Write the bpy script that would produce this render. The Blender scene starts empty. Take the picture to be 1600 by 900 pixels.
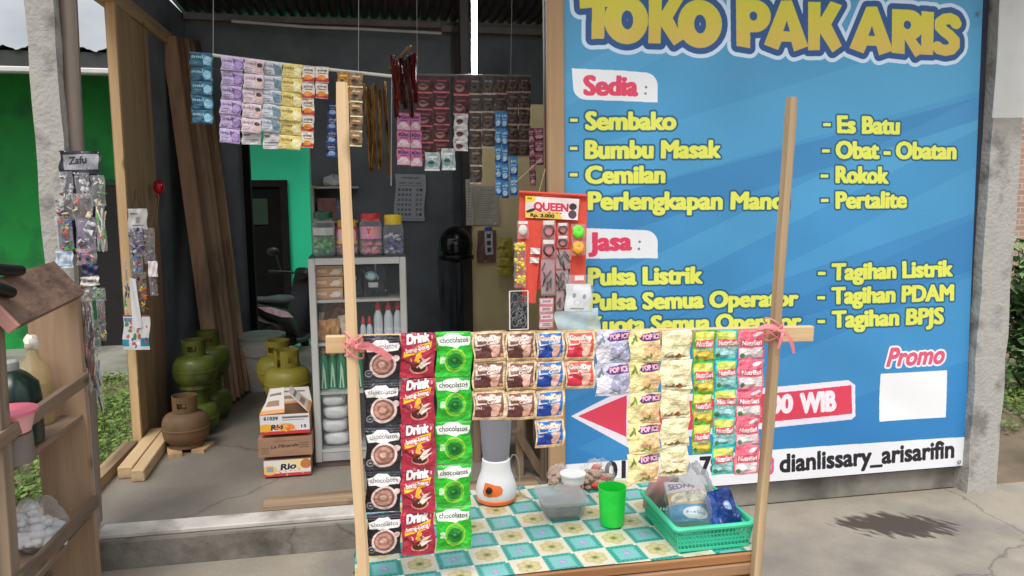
import bpy, math, random
import numpy as np
from mathutils import Vector, Matrix
R_ = math.radians
rnd = random.Random(7)
sc = bpy.context.scene
COL = sc.collection

# ------------------------------------------------------------------ camera
FPX, CX, CY = 1160.0, 800.0, 450.0
EYE = 1.5
yd = np.array([(582 - CX) / FPX, (312 - CY) / FPX, 1.0]); yd /= np.linalg.norm(yd)
xd = np.array([(7108 - CX) / FPX, (267 - CY) / FPX, 1.0]); xd -= yd * (xd @ yd); xd /= np.linalg.norm(xd)
zd = np.cross(xd, yd)
if zd[1] > 0: zd = -zd
ROT = np.array([xd, yd, zd])            # camera axes (right, down, forward) to world
cam = bpy.data.cameras.new('camera'); cam.lens = 36.0 * FPX / 1600.0; cam.sensor_width = 36.0
cam.clip_start = 0.05; cam.clip_end = 500
co = bpy.data.objects.new('camera', cam); COL.objects.link(co)
mm = Matrix(((ROT[0][0], -ROT[0][1], -ROT[0][2], 0), (ROT[1][0], -ROT[1][1], -ROT[1][2], 0), (ROT[2][0], -ROT[2][1], -ROT[2][2], EYE), (0, 0, 0, 1)))
co.matrix_world = mm
sc.camera = co

# ------------------------------------------------------------------ sky, sun, exposure
SUN_EL, SUN_AZ = 58.0, 200.0             # azimuth clockwise from +Y (behind the viewer, a little to the left)
w = bpy.data.worlds.new('World'); sc.world = w; w.use_nodes = True
nt = w.node_tree; nt.nodes.clear()
N = nt.nodes.new; L = nt.links.new
out = N('ShaderNodeOutputWorld'); bg = N('ShaderNodeBackground'); bg.inputs['Strength'].default_value = 0.1
sky = N('ShaderNodeTexSky'); sky.sky_type = 'NISHITA'; sky.sun_disc = False
sky.sun_elevation = R_(SUN_EL); sky.sun_rotation = R_(SUN_AZ)
tc = N('ShaderNodeTexCoord'); mp = N('ShaderNodeMapping'); mp.inputs['Scale'].default_value = (1, 1, 2.2)
nz = N('ShaderNodeTexNoise'); nz.inputs['Scale'].default_value = 3.2; nz.inputs['Detail'].default_value = 6
cr = N('ShaderNodeValToRGB'); cr.color_ramp.elements[0].position = .35; cr.color_ramp.elements[1].position = .68
cr.color_ramp.elements[0].color = (.45, .46, .48, 1); cr.color_ramp.elements[1].color = (1, 1, 1, 1)
ml = N('ShaderNodeMix'); ml.data_type = 'RGBA'; ml.blend_type = 'MULTIPLY'; ml.inputs[0].default_value = 1
ml.inputs[7].default_value = (9.6, 9.65, 9.8, 1)
mx = N('ShaderNodeMix'); mx.data_type = 'RGBA'; mx.inputs[0].default_value = .94
sx = N('ShaderNodeSeparateXYZ'); L(tc.outputs['Generated'], sx.inputs[0])
ov = N('ShaderNodeMapRange'); ov.inputs['From Min'].default_value = 0; ov.inputs['From Max'].default_value = 1; ov.inputs['To Min'].default_value = .30; ov.inputs['To Max'].default_value = 1
L(sx.outputs['Z'], ov.inputs['Value'])              # overcast sky: three times brighter overhead than at the horizon
L(tc.outputs['Generated'], mp.inputs[0]); L(mp.outputs[0], nz.inputs['Vector']); L(nz.outputs[0], cr.inputs[0])
L(cr.outputs[0], ml.inputs[6]); ml2 = N('ShaderNodeMix'); ml2.data_type = 'RGBA'; ml2.blend_type = 'MULTIPLY'; ml2.inputs[0].default_value = 1; L(ml.outputs[2], ml2.inputs[6]); L(ov.outputs[0], ml2.inputs[7])
L(sky.outputs[0], mx.inputs[6]); L(ml2.outputs[2], mx.inputs[7])
L(mx.outputs[2], bg.inputs[0]); L(bg.outputs[0], out.inputs[0])
sl = bpy.data.lights.new('sun', 'SUN'); sl.energy = 1.0; sl.angle = R_(25); sl.color = (1, .96, .9)
so = bpy.data.objects.new('sun', sl); COL.objects.link(so)
sd = Vector((math.sin(R_(SUN_AZ)) * math.cos(R_(SUN_EL)), math.cos(R_(SUN_AZ)) * math.cos(R_(SUN_EL)), math.sin(R_(SUN_EL))))
so.rotation_euler = sd.to_track_quat('Z', 'Y').to_euler(); so.location = sd * 20
sc.view_settings.view_transform = 'Standard'; sc.view_settings.look = 'None'
sc.view_settings.exposure = 1.3; sc.view_settings.gamma = 1; sc.view_settings.use_curve_mapping = False
sc.render.engine = 'CYCLES'; sc.cycles.use_denoising = True
sc.cycles.max_bounces = 10; sc.cycles.transparent_max_bounces = 24

# ------------------------------------------------------------------ places on real planes
def ray(px, py): return ROT @ np.array([(px - CX) / FPX, (py - CY) / FPX, 1.0])
E0 = np.array([0, 0, EYE])
def at(px, py, Y=None, Z=None, X=None):
    r = ray(px, py)
    t = Y / r[1] if Y is not None else ((Z - EYE) / r[2] if Z is not None else X / r[0])
    return E0 + r * t
def onplane(px, py, p0, n):
    r = ray(px, py); p0 = np.array(p0); n = np.array(n)
    return E0 + r * (((p0 - E0) @ n) / (r @ n))

# ------------------------------------------------------------------ objects
def lin(c):
    r = []
    for v in c[:3]:
        v = v / 255.0; r.append(v / 12.92 if v <= .04045 else ((v + .055) / 1.055) ** 2.4)
    return r
class MB:
    """collects faces of ONE mesh"""
    def __init__(s): s.v = []; s.f = []; s.m = []; s.uv = {}
    def add(s, vs, fs, mi=0, uv=None):
        b = len(s.v); s.v += [tuple(map(float, p)) for p in vs]
        for f in fs: s.f.append(tuple(i + b for i in f)); s.m.append(mi)
        if uv is not None:
            for i, t in enumerate(uv): s.uv[b + i] = t
        return b
    def box(s, c, d, rz=0, mi=0, bev=0.0, rot=None):
        c = Vector(c); hx, hy, hz = d[0] / 2, d[1] / 2, d[2] / 2
        M = rot if rot is not None else Matrix.Rotation(rz, 3, 'Z')
        b = min(bev, hx * .45, hy * .45, hz * .45)
        if b <= 0:
            vs = [(x, y, z) for z in (-hz, hz) for y in (-hy, hy) for x in (-hx, hx)]
            fs = [(0, 2, 3, 1), (4, 5, 7, 6), (0, 1, 5, 4), (2, 6, 7, 3), (0, 4, 6, 2), (1, 3, 7, 5)]
        else:
            vs = []; idx = {}
            for sx in (-1, 1):
                for sy in (-1, 1):
                    for sz in (-1, 1):
                        for k in range(3):
                            q = [sx * (hx - b), sy * (hy - b), sz * (hz - b)]
                            q[k] = (sx * hx, sy * hy, sz * hz)[k]
                            idx[(sx, sy, sz, k)] = len(vs); vs.append(tuple(q))
            fs = []
            for k in range(3):
                for sg in (-1, 1):
                    a, c2 = [i for i in range(3) if i != k]
                    fq = []
                    for u, v in ((-1, -1), (1, -1), (1, 1), (-1, 1)):
                        t = [0, 0, 0]; t[k] = sg; t[a] = u; t[c2] = v; fq.append(idx[(t[0], t[1], t[2], k)])
                    fs.append(tuple(fq))
            for k in range(3):            # edges along k
                a, c2 = [i for i in range(3) if i != k]
                for u in (-1, 1):
                    for v in (-1, 1):
                        t0 = [0, 0, 0]; t0[k] = -1; t0[a] = u; t0[c2] = v
                        t1 = list(t0); t1[k] = 1
                        fs.append((idx[(*t0, a)], idx[(*t1, a)], idx[(*t1, c2)], idx[(*t0, c2)]))
            for sx in (-1, 1):
                for sy in (-1, 1):
                    for sz in (-1, 1): fs.append(tuple(idx[(sx, sy, sz, k)] for k in range(3)))
        s.add([M @ Vector(p) + c for p in vs], fs, mi); return s
    def bar(s, a, b, wx, wz, mi=0, bev=.002, up=(0, 0, 1)):
        a = Vector(a); b = Vector(b); z = (b - a); ln = z.length; z.normalize()
        u = Vector(up)
        if abs(z.dot(u)) > .98: u = Vector((0, 1, 0))
        x = u.cross(z).normalized(); y = z.cross(x)
        M = Matrix((x, y, z)).transposed()
        return s.box((a + b) / 2, (wx, wz, ln), rot=M, mi=mi, bev=bev)
    def tube(s, pts, r, n=8, mi=0, cap=True):
        pts = [Vector(p) for p in pts]; k = len(pts); vs = []; fs = []
        rr = r if isinstance(r, (list, tuple)) else [r] * k
        x = None
        for i, p in enumerate(pts):
            d = (pts[min(i + 1, k - 1)] - pts[max(i - 1, 0)]).normalized()
            if x is None: x = d.orthogonal().normalized()
            else: x = (x - d * x.dot(d)).normalized()
            y = d.cross(x)
            for j in range(n):
                t = 2 * math.pi * j / n; vs.append(p + (x * math.cos(t) + y * math.sin(t)) * rr[i])
        for i in range(k - 1):
            for j in range(n):
                j2 = (j + 1) % n; fs.append((i * n + j, i * n + j2, (i + 1) * n + j2, (i + 1) * n + j))
        if cap: fs += [tuple(range(n))[::-1], tuple((k - 1) * n + j for j in range(n))]
        s.add(vs, fs, mi); return s
    def lathe(s, prof, c=(0, 0, 0), n=32, mi=0, sq=0, ax=1.0, rim=None):
        """prof: (r,z) list bottom to top; sq squares the section"""
        vs = []; fs = []; k = len(prof)
        for r, z in prof:
            for j in range(n):
                t = 2 * math.pi * j / n; cx, cy = math.cos(t), math.sin(t)
                q = 1.0
                if sq: q = 1 / ((abs(cx) ** (2 + sq) + abs(cy) ** (2 + sq)) ** (1 / (2 + sq)))
                vs.append((c[0] + r * cx * q, c[1] + r * cy * q * ax, c[2] + z))
        for i in range(k - 1):
            for j in range(n):
                j2 = (j + 1) % n; fs.append((i * n + j, i * n + j2, (i + 1) * n + j2, (i + 1) * n + j))
        if prof[0][0] > 1e-5: fs.append(tuple(range(n))[::-1])
        if prof[-1][0] > 1e-5: fs.append(tuple((k - 1) * n + j for j in range(n)))
        s.add(vs, fs, mi); return s
    def grid(s, fn, nu, nv, mi=0, uvs=True, flip=False, uvf=None):
        vs = []; uv = []
        for j in range(nv + 1):
            for i in range(nu + 1):
                u, v = i / nu, j / nv; vs.append(fn(u, v)); uv.append((u, v) if uvf is None else uvf(u, v))
        fs = []
        for j in range(nv):
            for i in range(nu):
                a = j * (nu + 1) + i; q = (a, a + 1, a + nu + 2, a + nu + 1); fs.append(q[::-1] if flip else q)
        s.add(vs, fs, mi, uv if uvs else None); return s
    def prism(s, pts, mapf, t0, t1, mi=0):
        """outline pts (2D) mapped by mapf(u,v,t)"""
        n = len(pts); vs = [mapf(u, v, t0) for u, v in pts] + [mapf(u, v, t1) for u, v in pts]
        fs = [tuple(range(n)), tuple(range(2 * n - 1, n - 1, -1))] + [(i, i + n, (i + 1) % n + n, (i + 1) % n) for i in range(n)]
        s.add(vs, fs, mi); return s
    def ball(s, c, r, nu=14, nv=10, mi=0, jit=0, seed=0):
        rg = random.Random(seed); vs = []; fs = []
        rx, ry, rz = r if isinstance(r, (list, tuple)) else (r, r, r)
        ph = [rg.uniform(0, 6.28) for _ in range(4)]
        for j in range(1, nv):
            t = math.pi * j / nv
            for i in range(nu):
                p = 2 * math.pi * i / nu
                q = 1 + jit * (math.sin(3 * p + ph[0]) * math.sin(2 * t + ph[1]) + .6 * math.sin(5 * p + ph[2]) * math.sin(4 * t + ph[3]))
                vs.append((c[0] + rx * q * math.sin(t) * math.cos(p), c[1] + ry * q * math.sin(t) * math.sin(p), c[2] + rz * q * math.cos(t)))
        a = len(vs); vs += [(c[0], c[1], c[2] + rz), (c[0], c[1], c[2] - rz)]
        for j in range(nv - 2):
            for i in range(nu):
                i2 = (i + 1) % nu; fs.append((j * nu + i, (j + 1) * nu + i, (j + 1) * nu + i2, j * nu + i2))
        for i in range(nu):
            i2 = (i + 1) % nu; fs.append((a, i, i2)); fs.append((a + 1, (nv - 2) * nu + i2, (nv - 2) * nu + i))
        s.add(vs, fs, mi); return s

def smooth_path(pts, k=6):
    P = [Vector(p) for p in pts]; P = [P[0] * 2 - P[1]] + P + [P[-1] * 2 - P[-2]]; r = []
    for i in range(1, len(P) - 2):
        for j in range(k):
            t = j / k; a, b, c, d = P[i - 1:i + 3]; r.append(.5 * (2 * b + (c - a) * t + (2 * a - 5 * b + 4 * c - d) * t * t + (3 * b - a - 3 * c + d) * t ** 3))
    return r + [P[-2]]
def mesh_of(name, mb, mats, off=(0, 0, 0), smooth=None):
    me = bpy.data.meshes.new(name)
    o = off
    me.from_pydata([(x - o[0], y - o[1], z - o[2]) for x, y, z in mb.v], [], mb.f)
    for m in (mats if isinstance(mats, (list, tuple)) else [mats]): me.materials.append(m)
    me.polygons.foreach_set('material_index', mb.m)
    if mb.uv:
        ul = me.uv_layers.new(name='UVMap'); li = np.zeros(len(me.loops), dtype=np.int32); me.loops.foreach_get('vertex_index', li)
        ar = np.zeros((len(mb.v), 2), dtype=np.float32)
        for k, t in mb.uv.items(): ar[k] = t
        ul.data.foreach_set('uv', ar[li].ravel())
    if smooth: me.shade_smooth(); 
    if smooth and smooth is not True:
        try: me.set_sharp_from_angle(angle=R_(smooth))
        except Exception: pass
    me.update()
    return me
def wloc(o):
    p = Vector((0, 0, 0))
    while o is not None: p = p + o.location; o = o.parent
    return p
def mk(name, mb, mats, parent=None, smooth=30, label=None, cat=None, group=None, kind=None):
    """one mesh object; geometry is given in world space (parents are unrotated while building)"""
    if parent is not None:
        pl = wloc(parent); ob = bpy.data.objects.new(name, mesh_of(name, mb, mats, pl, smooth)); ob.parent = parent
    else:
        a = np.array(mb.v); lo, hi = a.min(0), a.max(0); b = ((lo[0] + hi[0]) / 2, (lo[1] + hi[1]) / 2, lo[2])
        ob = bpy.data.objects.new(name, mesh_of(name, mb, mats, b, smooth)); ob.location = b
    COL.objects.link(ob); tag(ob, label, cat, group, kind)
    return ob
def tag(o, label=None, cat=None, group=None, kind=None):
    if label: o['label'] = label
    if cat: o['category'] = cat
    if group: o['group'] = group
    if kind: o['kind'] = kind
    return o
def thing(name, label, cat, loc=(0, 0, 0), group=None, kind=None):
    o = bpy.data.objects.new(name, None); o.empty_display_size = .05; o.location = [float(x) for x in loc]; COL.objects.link(o)
    return tag(o, label, cat, group, kind)
def dup(o, loc, rz=0, label=None):
    def cp(x, par):
        c = x.copy(); COL.objects.link(c)
        if par is not None: c.parent = par
        for ch in [k for k in bpy.data.objects if k.parent is x]: cp(ch, c)
        return c
    c = cp(o, None); c.location = [float(x) for x in loc]; c.rotation_euler = (0, 0, rz)
    if label: c['label'] = label
    return c

# ------------------------------------------------------------------ materials
_mc = {}
def M(name, col, rough=.6, var=.18, scale=8, bump=0, bscale=60, metal=0, stretch=(1, 1, 1), col2=None, spec=.5, detail=5, emit=None, dirt=None, dscale=2):
    if name in _mc: return _mc[name]
    m = bpy.data.materials.new(name); m.use_nodes = True; t = m.node_tree; b = t.nodes['Principled BSDF']
    N = t.nodes.new; L = t.links.new
    c = lin(col); c2 = lin(col2) if col2 else [min(1, v * (1 + var)) for v in c]
    c1 = c if col2 else [v * (1 - var) for v in c]
    tc = N('ShaderNodeTexCoord'); mp = N('ShaderNodeMapping'); mp.inputs['Scale'].default_value = stretch
    L(tc.outputs['Object'], mp.inputs[0])
    n = N('ShaderNodeTexNoise'); n.inputs['Scale'].default_value = scale; n.inputs['Detail'].default_value = detail; n.inputs['Roughness'].default_value = .62
    L(mp.outputs[0], n.inputs['Vector'])
    r = N('ShaderNodeValToRGB'); r.color_ramp.elements[0].position = .32; r.color_ramp.elements[1].position = .68
    r.color_ramp.elements[0].color = (*c1, 1); r.color_ramp.elements[1].color = (*c2, 1)
    L(n.outputs[0], r.inputs[0]); last = r.outputs[0]
    if dirt:
        n3 = N('ShaderNodeTexNoise'); n3.inputs['Scale'].default_value = dscale; n3.inputs['Detail'].default_value = 8; L(mp.outputs[0], n3.inputs['Vector'])
        r3 = N('ShaderNodeValToRGB'); r3.color_ramp.elements[0].position = .5; r3.color_ramp.elements[1].position = .68; L(n3.outputs[0], r3.inputs[0])
        x = N('ShaderNodeMix'); x.data_type = 'RGBA'; L(r3.outputs[0], x.inputs[0]); L(last, x.inputs[6]); x.inputs[7].default_value = (*lin(dirt), 1); last = x.outputs[2]
    L(last, b.inputs['Base Color'])
    b.inputs['Roughness'].default_value = rough; b.inputs['Metallic'].default_value = metal; b.inputs['Specular IOR Level'].default_value = spec
    if bump:
        n2 = N('ShaderNodeTexNoise'); n2.inputs['Scale'].default_value = bscale; n2.inputs['Detail'].default_value = 6; L(mp.outputs[0], n2.inputs['Vector'])
        bp = N('ShaderNodeBump'); bp.inputs['Strength'].default_value = bump; bp.inputs['Distance'].default_value = .01
        L(n2.outputs[0], bp.inputs['Height']); L(bp.outputs[0], b.inputs['Normal'])
    if emit: b.inputs['Emission Color'].default_value = (*emit[0], 1); b.inputs['Emission Strength'].default_value = emit[1]
    _mc[name] = m; return m
def cracked(m, scale=.55, width=.006, col=(70, 66, 60), amt=.55):
    """thin uneven cracks and grit in a concrete material"""
    t = m.node_tree; b = t.nodes['Principled BSDF']; N = t.nodes.new; L = t.links.new; src = b.inputs['Base Color'].links[0].from_socket
    tc = N('ShaderNodeTexCoord'); n = N('ShaderNodeTexNoise'); n.inputs['Scale'].default_value = 2.4; n.inputs['Detail'].default_value = 6; L(tc.outputs['Object'], n.inputs['Vector'])
    ad = N('ShaderNodeVectorMath'); ad.operation = 'MULTIPLY_ADD'; L(n.outputs[1], ad.inputs[0]); ad.inputs[1].default_value = (.5, .5, .5); L(tc.outputs['Object'], ad.inputs[2])
    v = N('ShaderNodeTexVoronoi'); v.feature = 'DISTANCE_TO_EDGE'; v.inputs['Scale'].default_value = scale; L(ad.outputs[0], v.inputs['Vector'])
    r = N('ShaderNodeMapRange'); r.inputs['From Min'].default_value = 0; r.inputs['From Max'].default_value = width; r.inputs['To Min'].default_value = amt; r.inputs['To Max'].default_value = 0; L(v.outputs[0], r.inputs['Value'])
    g = N('ShaderNodeTexNoise'); g.inputs['Scale'].default_value = 160; g.inputs['Detail'].default_value = 2; L(tc.outputs['Object'], g.inputs['Vector'])
    r2 = N('ShaderNodeMapRange'); r2.inputs['From Min'].default_value = .62; r2.inputs['From Max'].default_value = .72; r2.inputs['To Min'].default_value = 0; r2.inputs['To Max'].default_value = .45; L(g.outputs[0], r2.inputs['Value'])
    mxm = N('ShaderNodeMath'); mxm.operation = 'MAXIMUM'; L(r.outputs[0], mxm.inputs[0]); L(r2.outputs[0], mxm.inputs[1])
    x = N('ShaderNodeMix'); x.data_type = 'RGBA'; L(mxm.outputs[0], x.inputs[0]); L(src, x.inputs[6]); x.inputs[7].default_value = (*lin(col), 1); L(x.outputs[2], b.inputs['Base Color']); return m
def wood(name, col, col2, axis=2, rough=.7, scale=14):
    st = [1.0, 1.0, 1.0]; st[axis] = .07
    if name in _mc: return _mc[name]
    g = lambda c: [v * .93 + .07 * sum(c) / 3 for v in c]
    m = M(name, g(col), rough, col2=g(col2), scale=scale, stretch=st, bump=.35, bscale=60, dirt=[v * .66 for v in g(col)], dscale=6)
    t = m.node_tree; b = t.nodes['Principled BSDF']; N = t.nodes.new; L = t.links.new       # knots and dark specks
    src = b.inputs['Base Color'].links[0].from_socket; tc = N('ShaderNodeTexCoord'); mp = N('ShaderNodeMapping'); s2 = [1.0, 1.0, 1.0]; s2[axis] = .45; mp.inputs['Scale'].default_value = s2
    vo = N('ShaderNodeTexVoronoi'); vo.inputs['Scale'].default_value = 9; L(tc.outputs['Object'], mp.inputs[0]); L(mp.outputs[0], vo.inputs['Vector'])
    r = N('ShaderNodeValToRGB'); r.color_ramp.elements[0].position = .05; r.color_ramp.elements[0].color = (.8, .8, .8, 1); r.color_ramp.elements[1].position = .16; r.color_ramp.elements[1].color = (0, 0, 0, 1); L(vo.outputs['Distance'], r.inputs[0])
    x = N('ShaderNodeMix'); x.data_type = 'RGBA'; L(r.outputs[0], x.inputs[0]); L(src, x.inputs[6]); x.inputs[7].default_value = (*[v * .35 for v in lin(col)], 1); L(x.outputs[2], b.inputs['Base Color'])
    return m
def clear(name, col=(235, 240, 240), solid=.25, rough=.15, edge=.4):
    """thin clear plastic or glass sheet"""
    if name in _mc: return _mc[name]
    m = bpy.data.materials.new(name); m.use_nodes = True; t = m.node_tree; t.nodes.clear(); N = t.nodes.new; L = t.links.new
    o = N('ShaderNodeOutputMaterial'); tr = N('ShaderNodeBsdfTransparent'); p = N('ShaderNodeBsdfPrincipled')
    p.inputs['Base Color'].default_value = (*lin(col), 1); p.inputs['Roughness'].default_value = rough
    fr = N('ShaderNodeLayerWeight'); fr.inputs[0].default_value = .35
    a = N('ShaderNodeMath'); a.operation = 'MULTIPLY_ADD'; a.inputs[1].default_value = .55; a.inputs[2].default_value = solid; a.use_clamp = True
    a.inputs[1].default_value = edge; L(fr.outputs['Facing'], a.inputs[0])
    n = N('ShaderNodeTexNoise'); n.inputs['Scale'].default_value = 45; n.inputs['Detail'].default_value = 4
    bp = N('ShaderNodeBump'); bp.inputs['Strength'].default_value = .35; bp.inputs['Distance'].default_value = .01; L(n.outputs[0], bp.inputs['Height']); L(bp.outputs[0], p.inputs['Normal'])
    x = N('ShaderNodeMixShader'); L(a.outputs[0], x.inputs[0]); L(tr.outputs[0], x.inputs[1]); L(p.outputs[0], x.inputs[2]); L(x.outputs[0], o.inputs[0])
    _mc[name] = m; return m
def printed(name, img, rough=.4, bump=.15, bscale=30, metal=0, spec=.5):
    m = bpy.data.materials.new(name); m.use_nodes = True; t = m.node_tree; b = t.nodes['Principled BSDF']; N = t.nodes.new; L = t.links.new
    i = N('ShaderNodeTexImage'); i.image = img; i.extension = 'EXTEND'; L(i.outputs[0], b.inputs['Base Color'])
    b.inputs['Roughness'].default_value = rough; b.inputs['Metallic'].default_value = metal; b.inputs['Specular IOR Level'].default_value = spec
    if bump:
        tc = N('ShaderNodeTexCoord'); n = N('ShaderNodeTexNoise'); n.inputs['Scale'].default_value = bscale; n.inputs['Detail'].default_value = 3
        L(tc.outputs['Object'], n.inputs['Vector'])
        bp = N('ShaderNodeBump'); bp.inputs['Strength'].default_value = bump; bp.inputs['Distance'].default_value = .02; L(n.outputs[0], bp.inputs['Height']); L(bp.outputs[0], b.inputs['Normal'])
    return m

# ------------------------------------------------------------------ prints, drawn as code
_gl = {}
def glyphs(s):
    if s in _gl: return _gl[s]
    cu = bpy.data.curves.new('t', 'FONT'); cu.body = s; cu.resolution_u = 3
    ob = bpy.data.objects.new('t', cu); COL.objects.link(ob); dg = bpy.context.evaluated_depsgraph_get()
    ev = ob.evaluated_get(dg); me = ev.to_mesh(); me.calc_loop_triangles()
    v = np.array([x.co[:2] for x in me.vertices]); t = np.array([x.vertices[:] for x in me.loop_triangles])
    ev.to_mesh_clear(); bpy.data.objects.remove(ob); bpy.data.curves.remove(cu)
    v = v.copy(); x0, x1 = v[:, 0].min(), v[:, 0].max(); v[:, 0] = (v[:, 0] - x0) / (x1 - x0); v[:, 1] /= CAPH
    _gl[s] = (v, t); return v, t
CAPH = 0.665
SS = 2
class Paint:
    def __init__(s, W, H, col=(255, 255, 255)):
        s.W, s.H = W * SS, H * SS; s.a = np.empty((s.H, s.W, 3), np.float32); s.a[:] = np.array(col) / 255.
    def _px(s, x, y): return x * s.W, y * s.H
    def blend(s, mask, y0, x0, col, al=1.0):
        h, w = mask.shape; sub = s.a[y0:y0 + h, x0:x0 + w]
        c = np.array(col, np.float32) / 255. if not callable(col) else None
        if c is None: c = col(np.arange(y0, y0 + h)[:, None] / s.H, np.arange(x0, x0 + w)[None, :] / s.W) / 255.
        m = (mask * al)[..., None].astype(np.float32); sub[:] = sub * (1 - m) + c * m
    def _win(s, x0, y0, x1, y1):
        a, b = max(0, int(x0) - 1), max(0, int(y0) - 1); c, d = min(s.W, int(x1) + 2), min(s.H, int(y1) + 2)
        if c <= a or d <= b: return None
        yy, xx = np.mgrid[b:d, a:c] + .5; return a, b, xx, yy
    def poly(s, pts, col, al=1):
        q = np.array([s._px(*p) for p in pts]); w = s._win(q[:, 0].min(), q[:, 1].min(), q[:, 0].max(), q[:, 1].max())
        if w is None: return s
        a, b, xx, yy = w; ins = np.zeros(xx.shape, bool); n = len(q)
        for i in range(n):
            (xa, ya), (xb, yb) = q[i], q[(i + 1) % n]
            if ya == yb: continue
            cnd = (ya > yy) != (yb > yy); ins ^= cnd & (xx < (xb - xa) * (yy - ya) / (yb - ya) + xa)
        s.blend(ins, b, a, col, al); return s
    def rect(s, x0, y0, x1, y1, col, al=1): return s.poly([(x0, y0), (x1, y0), (x1, y1), (x0, y1)], col, al)
    def ell(s, cx, cy, rx, ry, col, al=1, rot=0, ring=0):
        X, Y = s._px(cx, cy); rx *= s.W; ry *= s.H; m = max(rx, ry); w = s._win(X - m, Y - m, X + m, Y + m)
        if w is None: return s
        a, b, xx, yy = w; dx, dy = xx - X, yy - Y; c_, s_ = math.cos(rot), math.sin(rot)
        u, v = (dx * c_ + dy * s_) / rx, (-dx * s_ + dy * c_) / ry; d = np.sqrt(u * u + v * v); k = d < 1
        if ring: k &= d > 1 - ring
        s.blend(k, b, a, col, al); return s
    def text_at(s, body, A, ux, uy, col, ol=(), bold=0, hb=0):
        """A baseline start (px), ux = full width vector, uy = cap height vector (px); outline radii px, widest first"""
        v, t = glyphs(body); P = np.array(A) + v[:, :1] * np.array(ux) + v[:, 1:2] * np.array(uy)
        pad = int(max([bold] + [o[0] for o in ol]) + hb) + 2
        x0, y0 = np.floor(P.min(0)).astype(int) - pad; x1, y1 = np.ceil(P.max(0)).astype(int) + pad
        w_, h_ = x1 - x0, y1 - y0; mk_ = np.zeros((h_, w_), bool); Q = P - [x0, y0]
        for i, j, k in t:
            a, b, c = Q[i], Q[j], Q[k]
            lx, ly = int(min(a[0], b[0], c[0])), int(min(a[1], b[1], c[1])); hx, hy = int(max(a[0], b[0], c[0])) + 1, int(max(a[1], b[1], c[1])) + 1
            yy, xx = np.mgrid[ly:hy, lx:hx] + .5
            e0 = (b[0] - a[0]) * (yy - a[1]) - (b[1] - a[1]) * (xx - a[0]); e1 = (c[0] - b[0]) * (yy - b[1]) - (c[1] - b[1]) * (xx - b[0]); e2 = (a[0] - c[0]) * (yy - c[1]) - (a[1] - c[1]) * (xx - c[0])
            mk_[ly:hy, lx:hx] |= ((e0 >= 0) & (e1 >= 0) & (e2 >= 0)) | ((e0 <= 0) & (e1 <= 0) & (e2 <= 0))
        if hb:                      # heavier stems, as in a bold face
            m0 = mk_.copy()
            for k in range(1, int(round(hb)) + 1): mk_[:, k:] |= m0[:, :-k]; mk_[:, :-k] |= m0[:, k:]
        R = pad
        if bold or ol:
            dv = np.where(mk_, 0., 1e4)
            for i in range(1, h_): dv[i] = np.minimum(dv[i], dv[i - 1] + 1)
            for i in range(h_ - 2, -1, -1): dv[i] = np.minimum(dv[i], dv[i + 1] + 1)
            dv = dv ** 2; d2 = dv.copy()
            for k in range(1, R + 1):
                d2[:, k:] = np.minimum(d2[:, k:], dv[:, :-k] + k * k); d2[:, :-k] = np.minimum(d2[:, :-k], dv[:, k:] + k * k)
            D = np.sqrt(d2)
        cl = lambda m: m[max(0, -y0):h_ - max(0, y1 - s.H), max(0, -x0):w_ - max(0, x1 - s.W)]
        if x0 >= s.W or y0 >= s.H or x1 <= 0 or y1 <= 0: return s
        yy0, xx0 = max(0, y0), max(0, x0)
        for r, c in ol: s.blend(np.clip(cl(r + .5 - D), 0, 1), yy0, xx0, c)
        s.blend(np.clip(cl(bold + .5 - D), 0, 1) if bold else cl(mk_), yy0, xx0, col); return s
    def text(s, body, x0, x1, yb, h, col, bold=0, ol=(), ang=0, sl=0):
        """unit coords; h cap height as share of the height; bold and outline as share of the width"""
        W, H = s.W, s.H; wd = (x1 - x0) * W; c_, s_ = math.cos(ang), math.sin(ang); hh = h * H
        return s.text_at(body, (x0 * W, yb * H), (wd * c_, -wd * s_), (hh * (sl * c_ - s_), -hh * (c_ + sl * s_)), col, [(r * W, c) for r, c in ol], bold * W)
    def scrawl(s, x0, x1, yb, h, col):
        """print too small to read: short uneven marks"""
        g = random.Random(int(x0 * 100) + int(yb * 1000)); x = x0
        while x < x1:
            q = g.uniform(.03, .07); s.rect(x, yb - h * g.uniform(.6, 1), min(x1, x + q), yb - h * g.uniform(0, .25), col, .85); x += q + .025
        return s
    def shapes(s, polys, holes, col, ol=(), bold=0):
        """union of outlines in texture pixels, minus holes, with rounded outlines"""
        al = [np.array(p, float) for p in polys]; hl = [np.array(p, float) for p in holes]; q = np.concatenate(al); pad = int(max([bold] + [o[0] for o in ol])) + 2
        x0, y0 = np.floor(q.min(0)).astype(int) - pad; x1, y1 = np.ceil(q.max(0)).astype(int) + pad; yy, xx = np.mgrid[y0:y1, x0:x1] + .5
        def ins(p):
            m = np.zeros(xx.shape, bool)
            for i in range(len(p)):
                (xa, ya), (xb, yb) = p[i], p[(i + 1) % len(p)]
                if ya != yb: m ^= ((ya > yy) != (yb > yy)) & (xx < (xb - xa) * (yy - ya) / (yb - ya) + xa)
            return m
        m = np.zeros(xx.shape, bool)
        for p in al: m |= ins(p)
        for p in hl: m &= ~ins(p)
        dv = np.where(m, 0., 1e4)
        for i in range(1, len(dv)): dv[i] = np.minimum(dv[i], dv[i - 1] + 1)
        for i in range(len(dv) - 2, -1, -1): dv[i] = np.minimum(dv[i], dv[i + 1] + 1)
        dv = dv ** 2; d2 = dv.copy()
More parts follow.
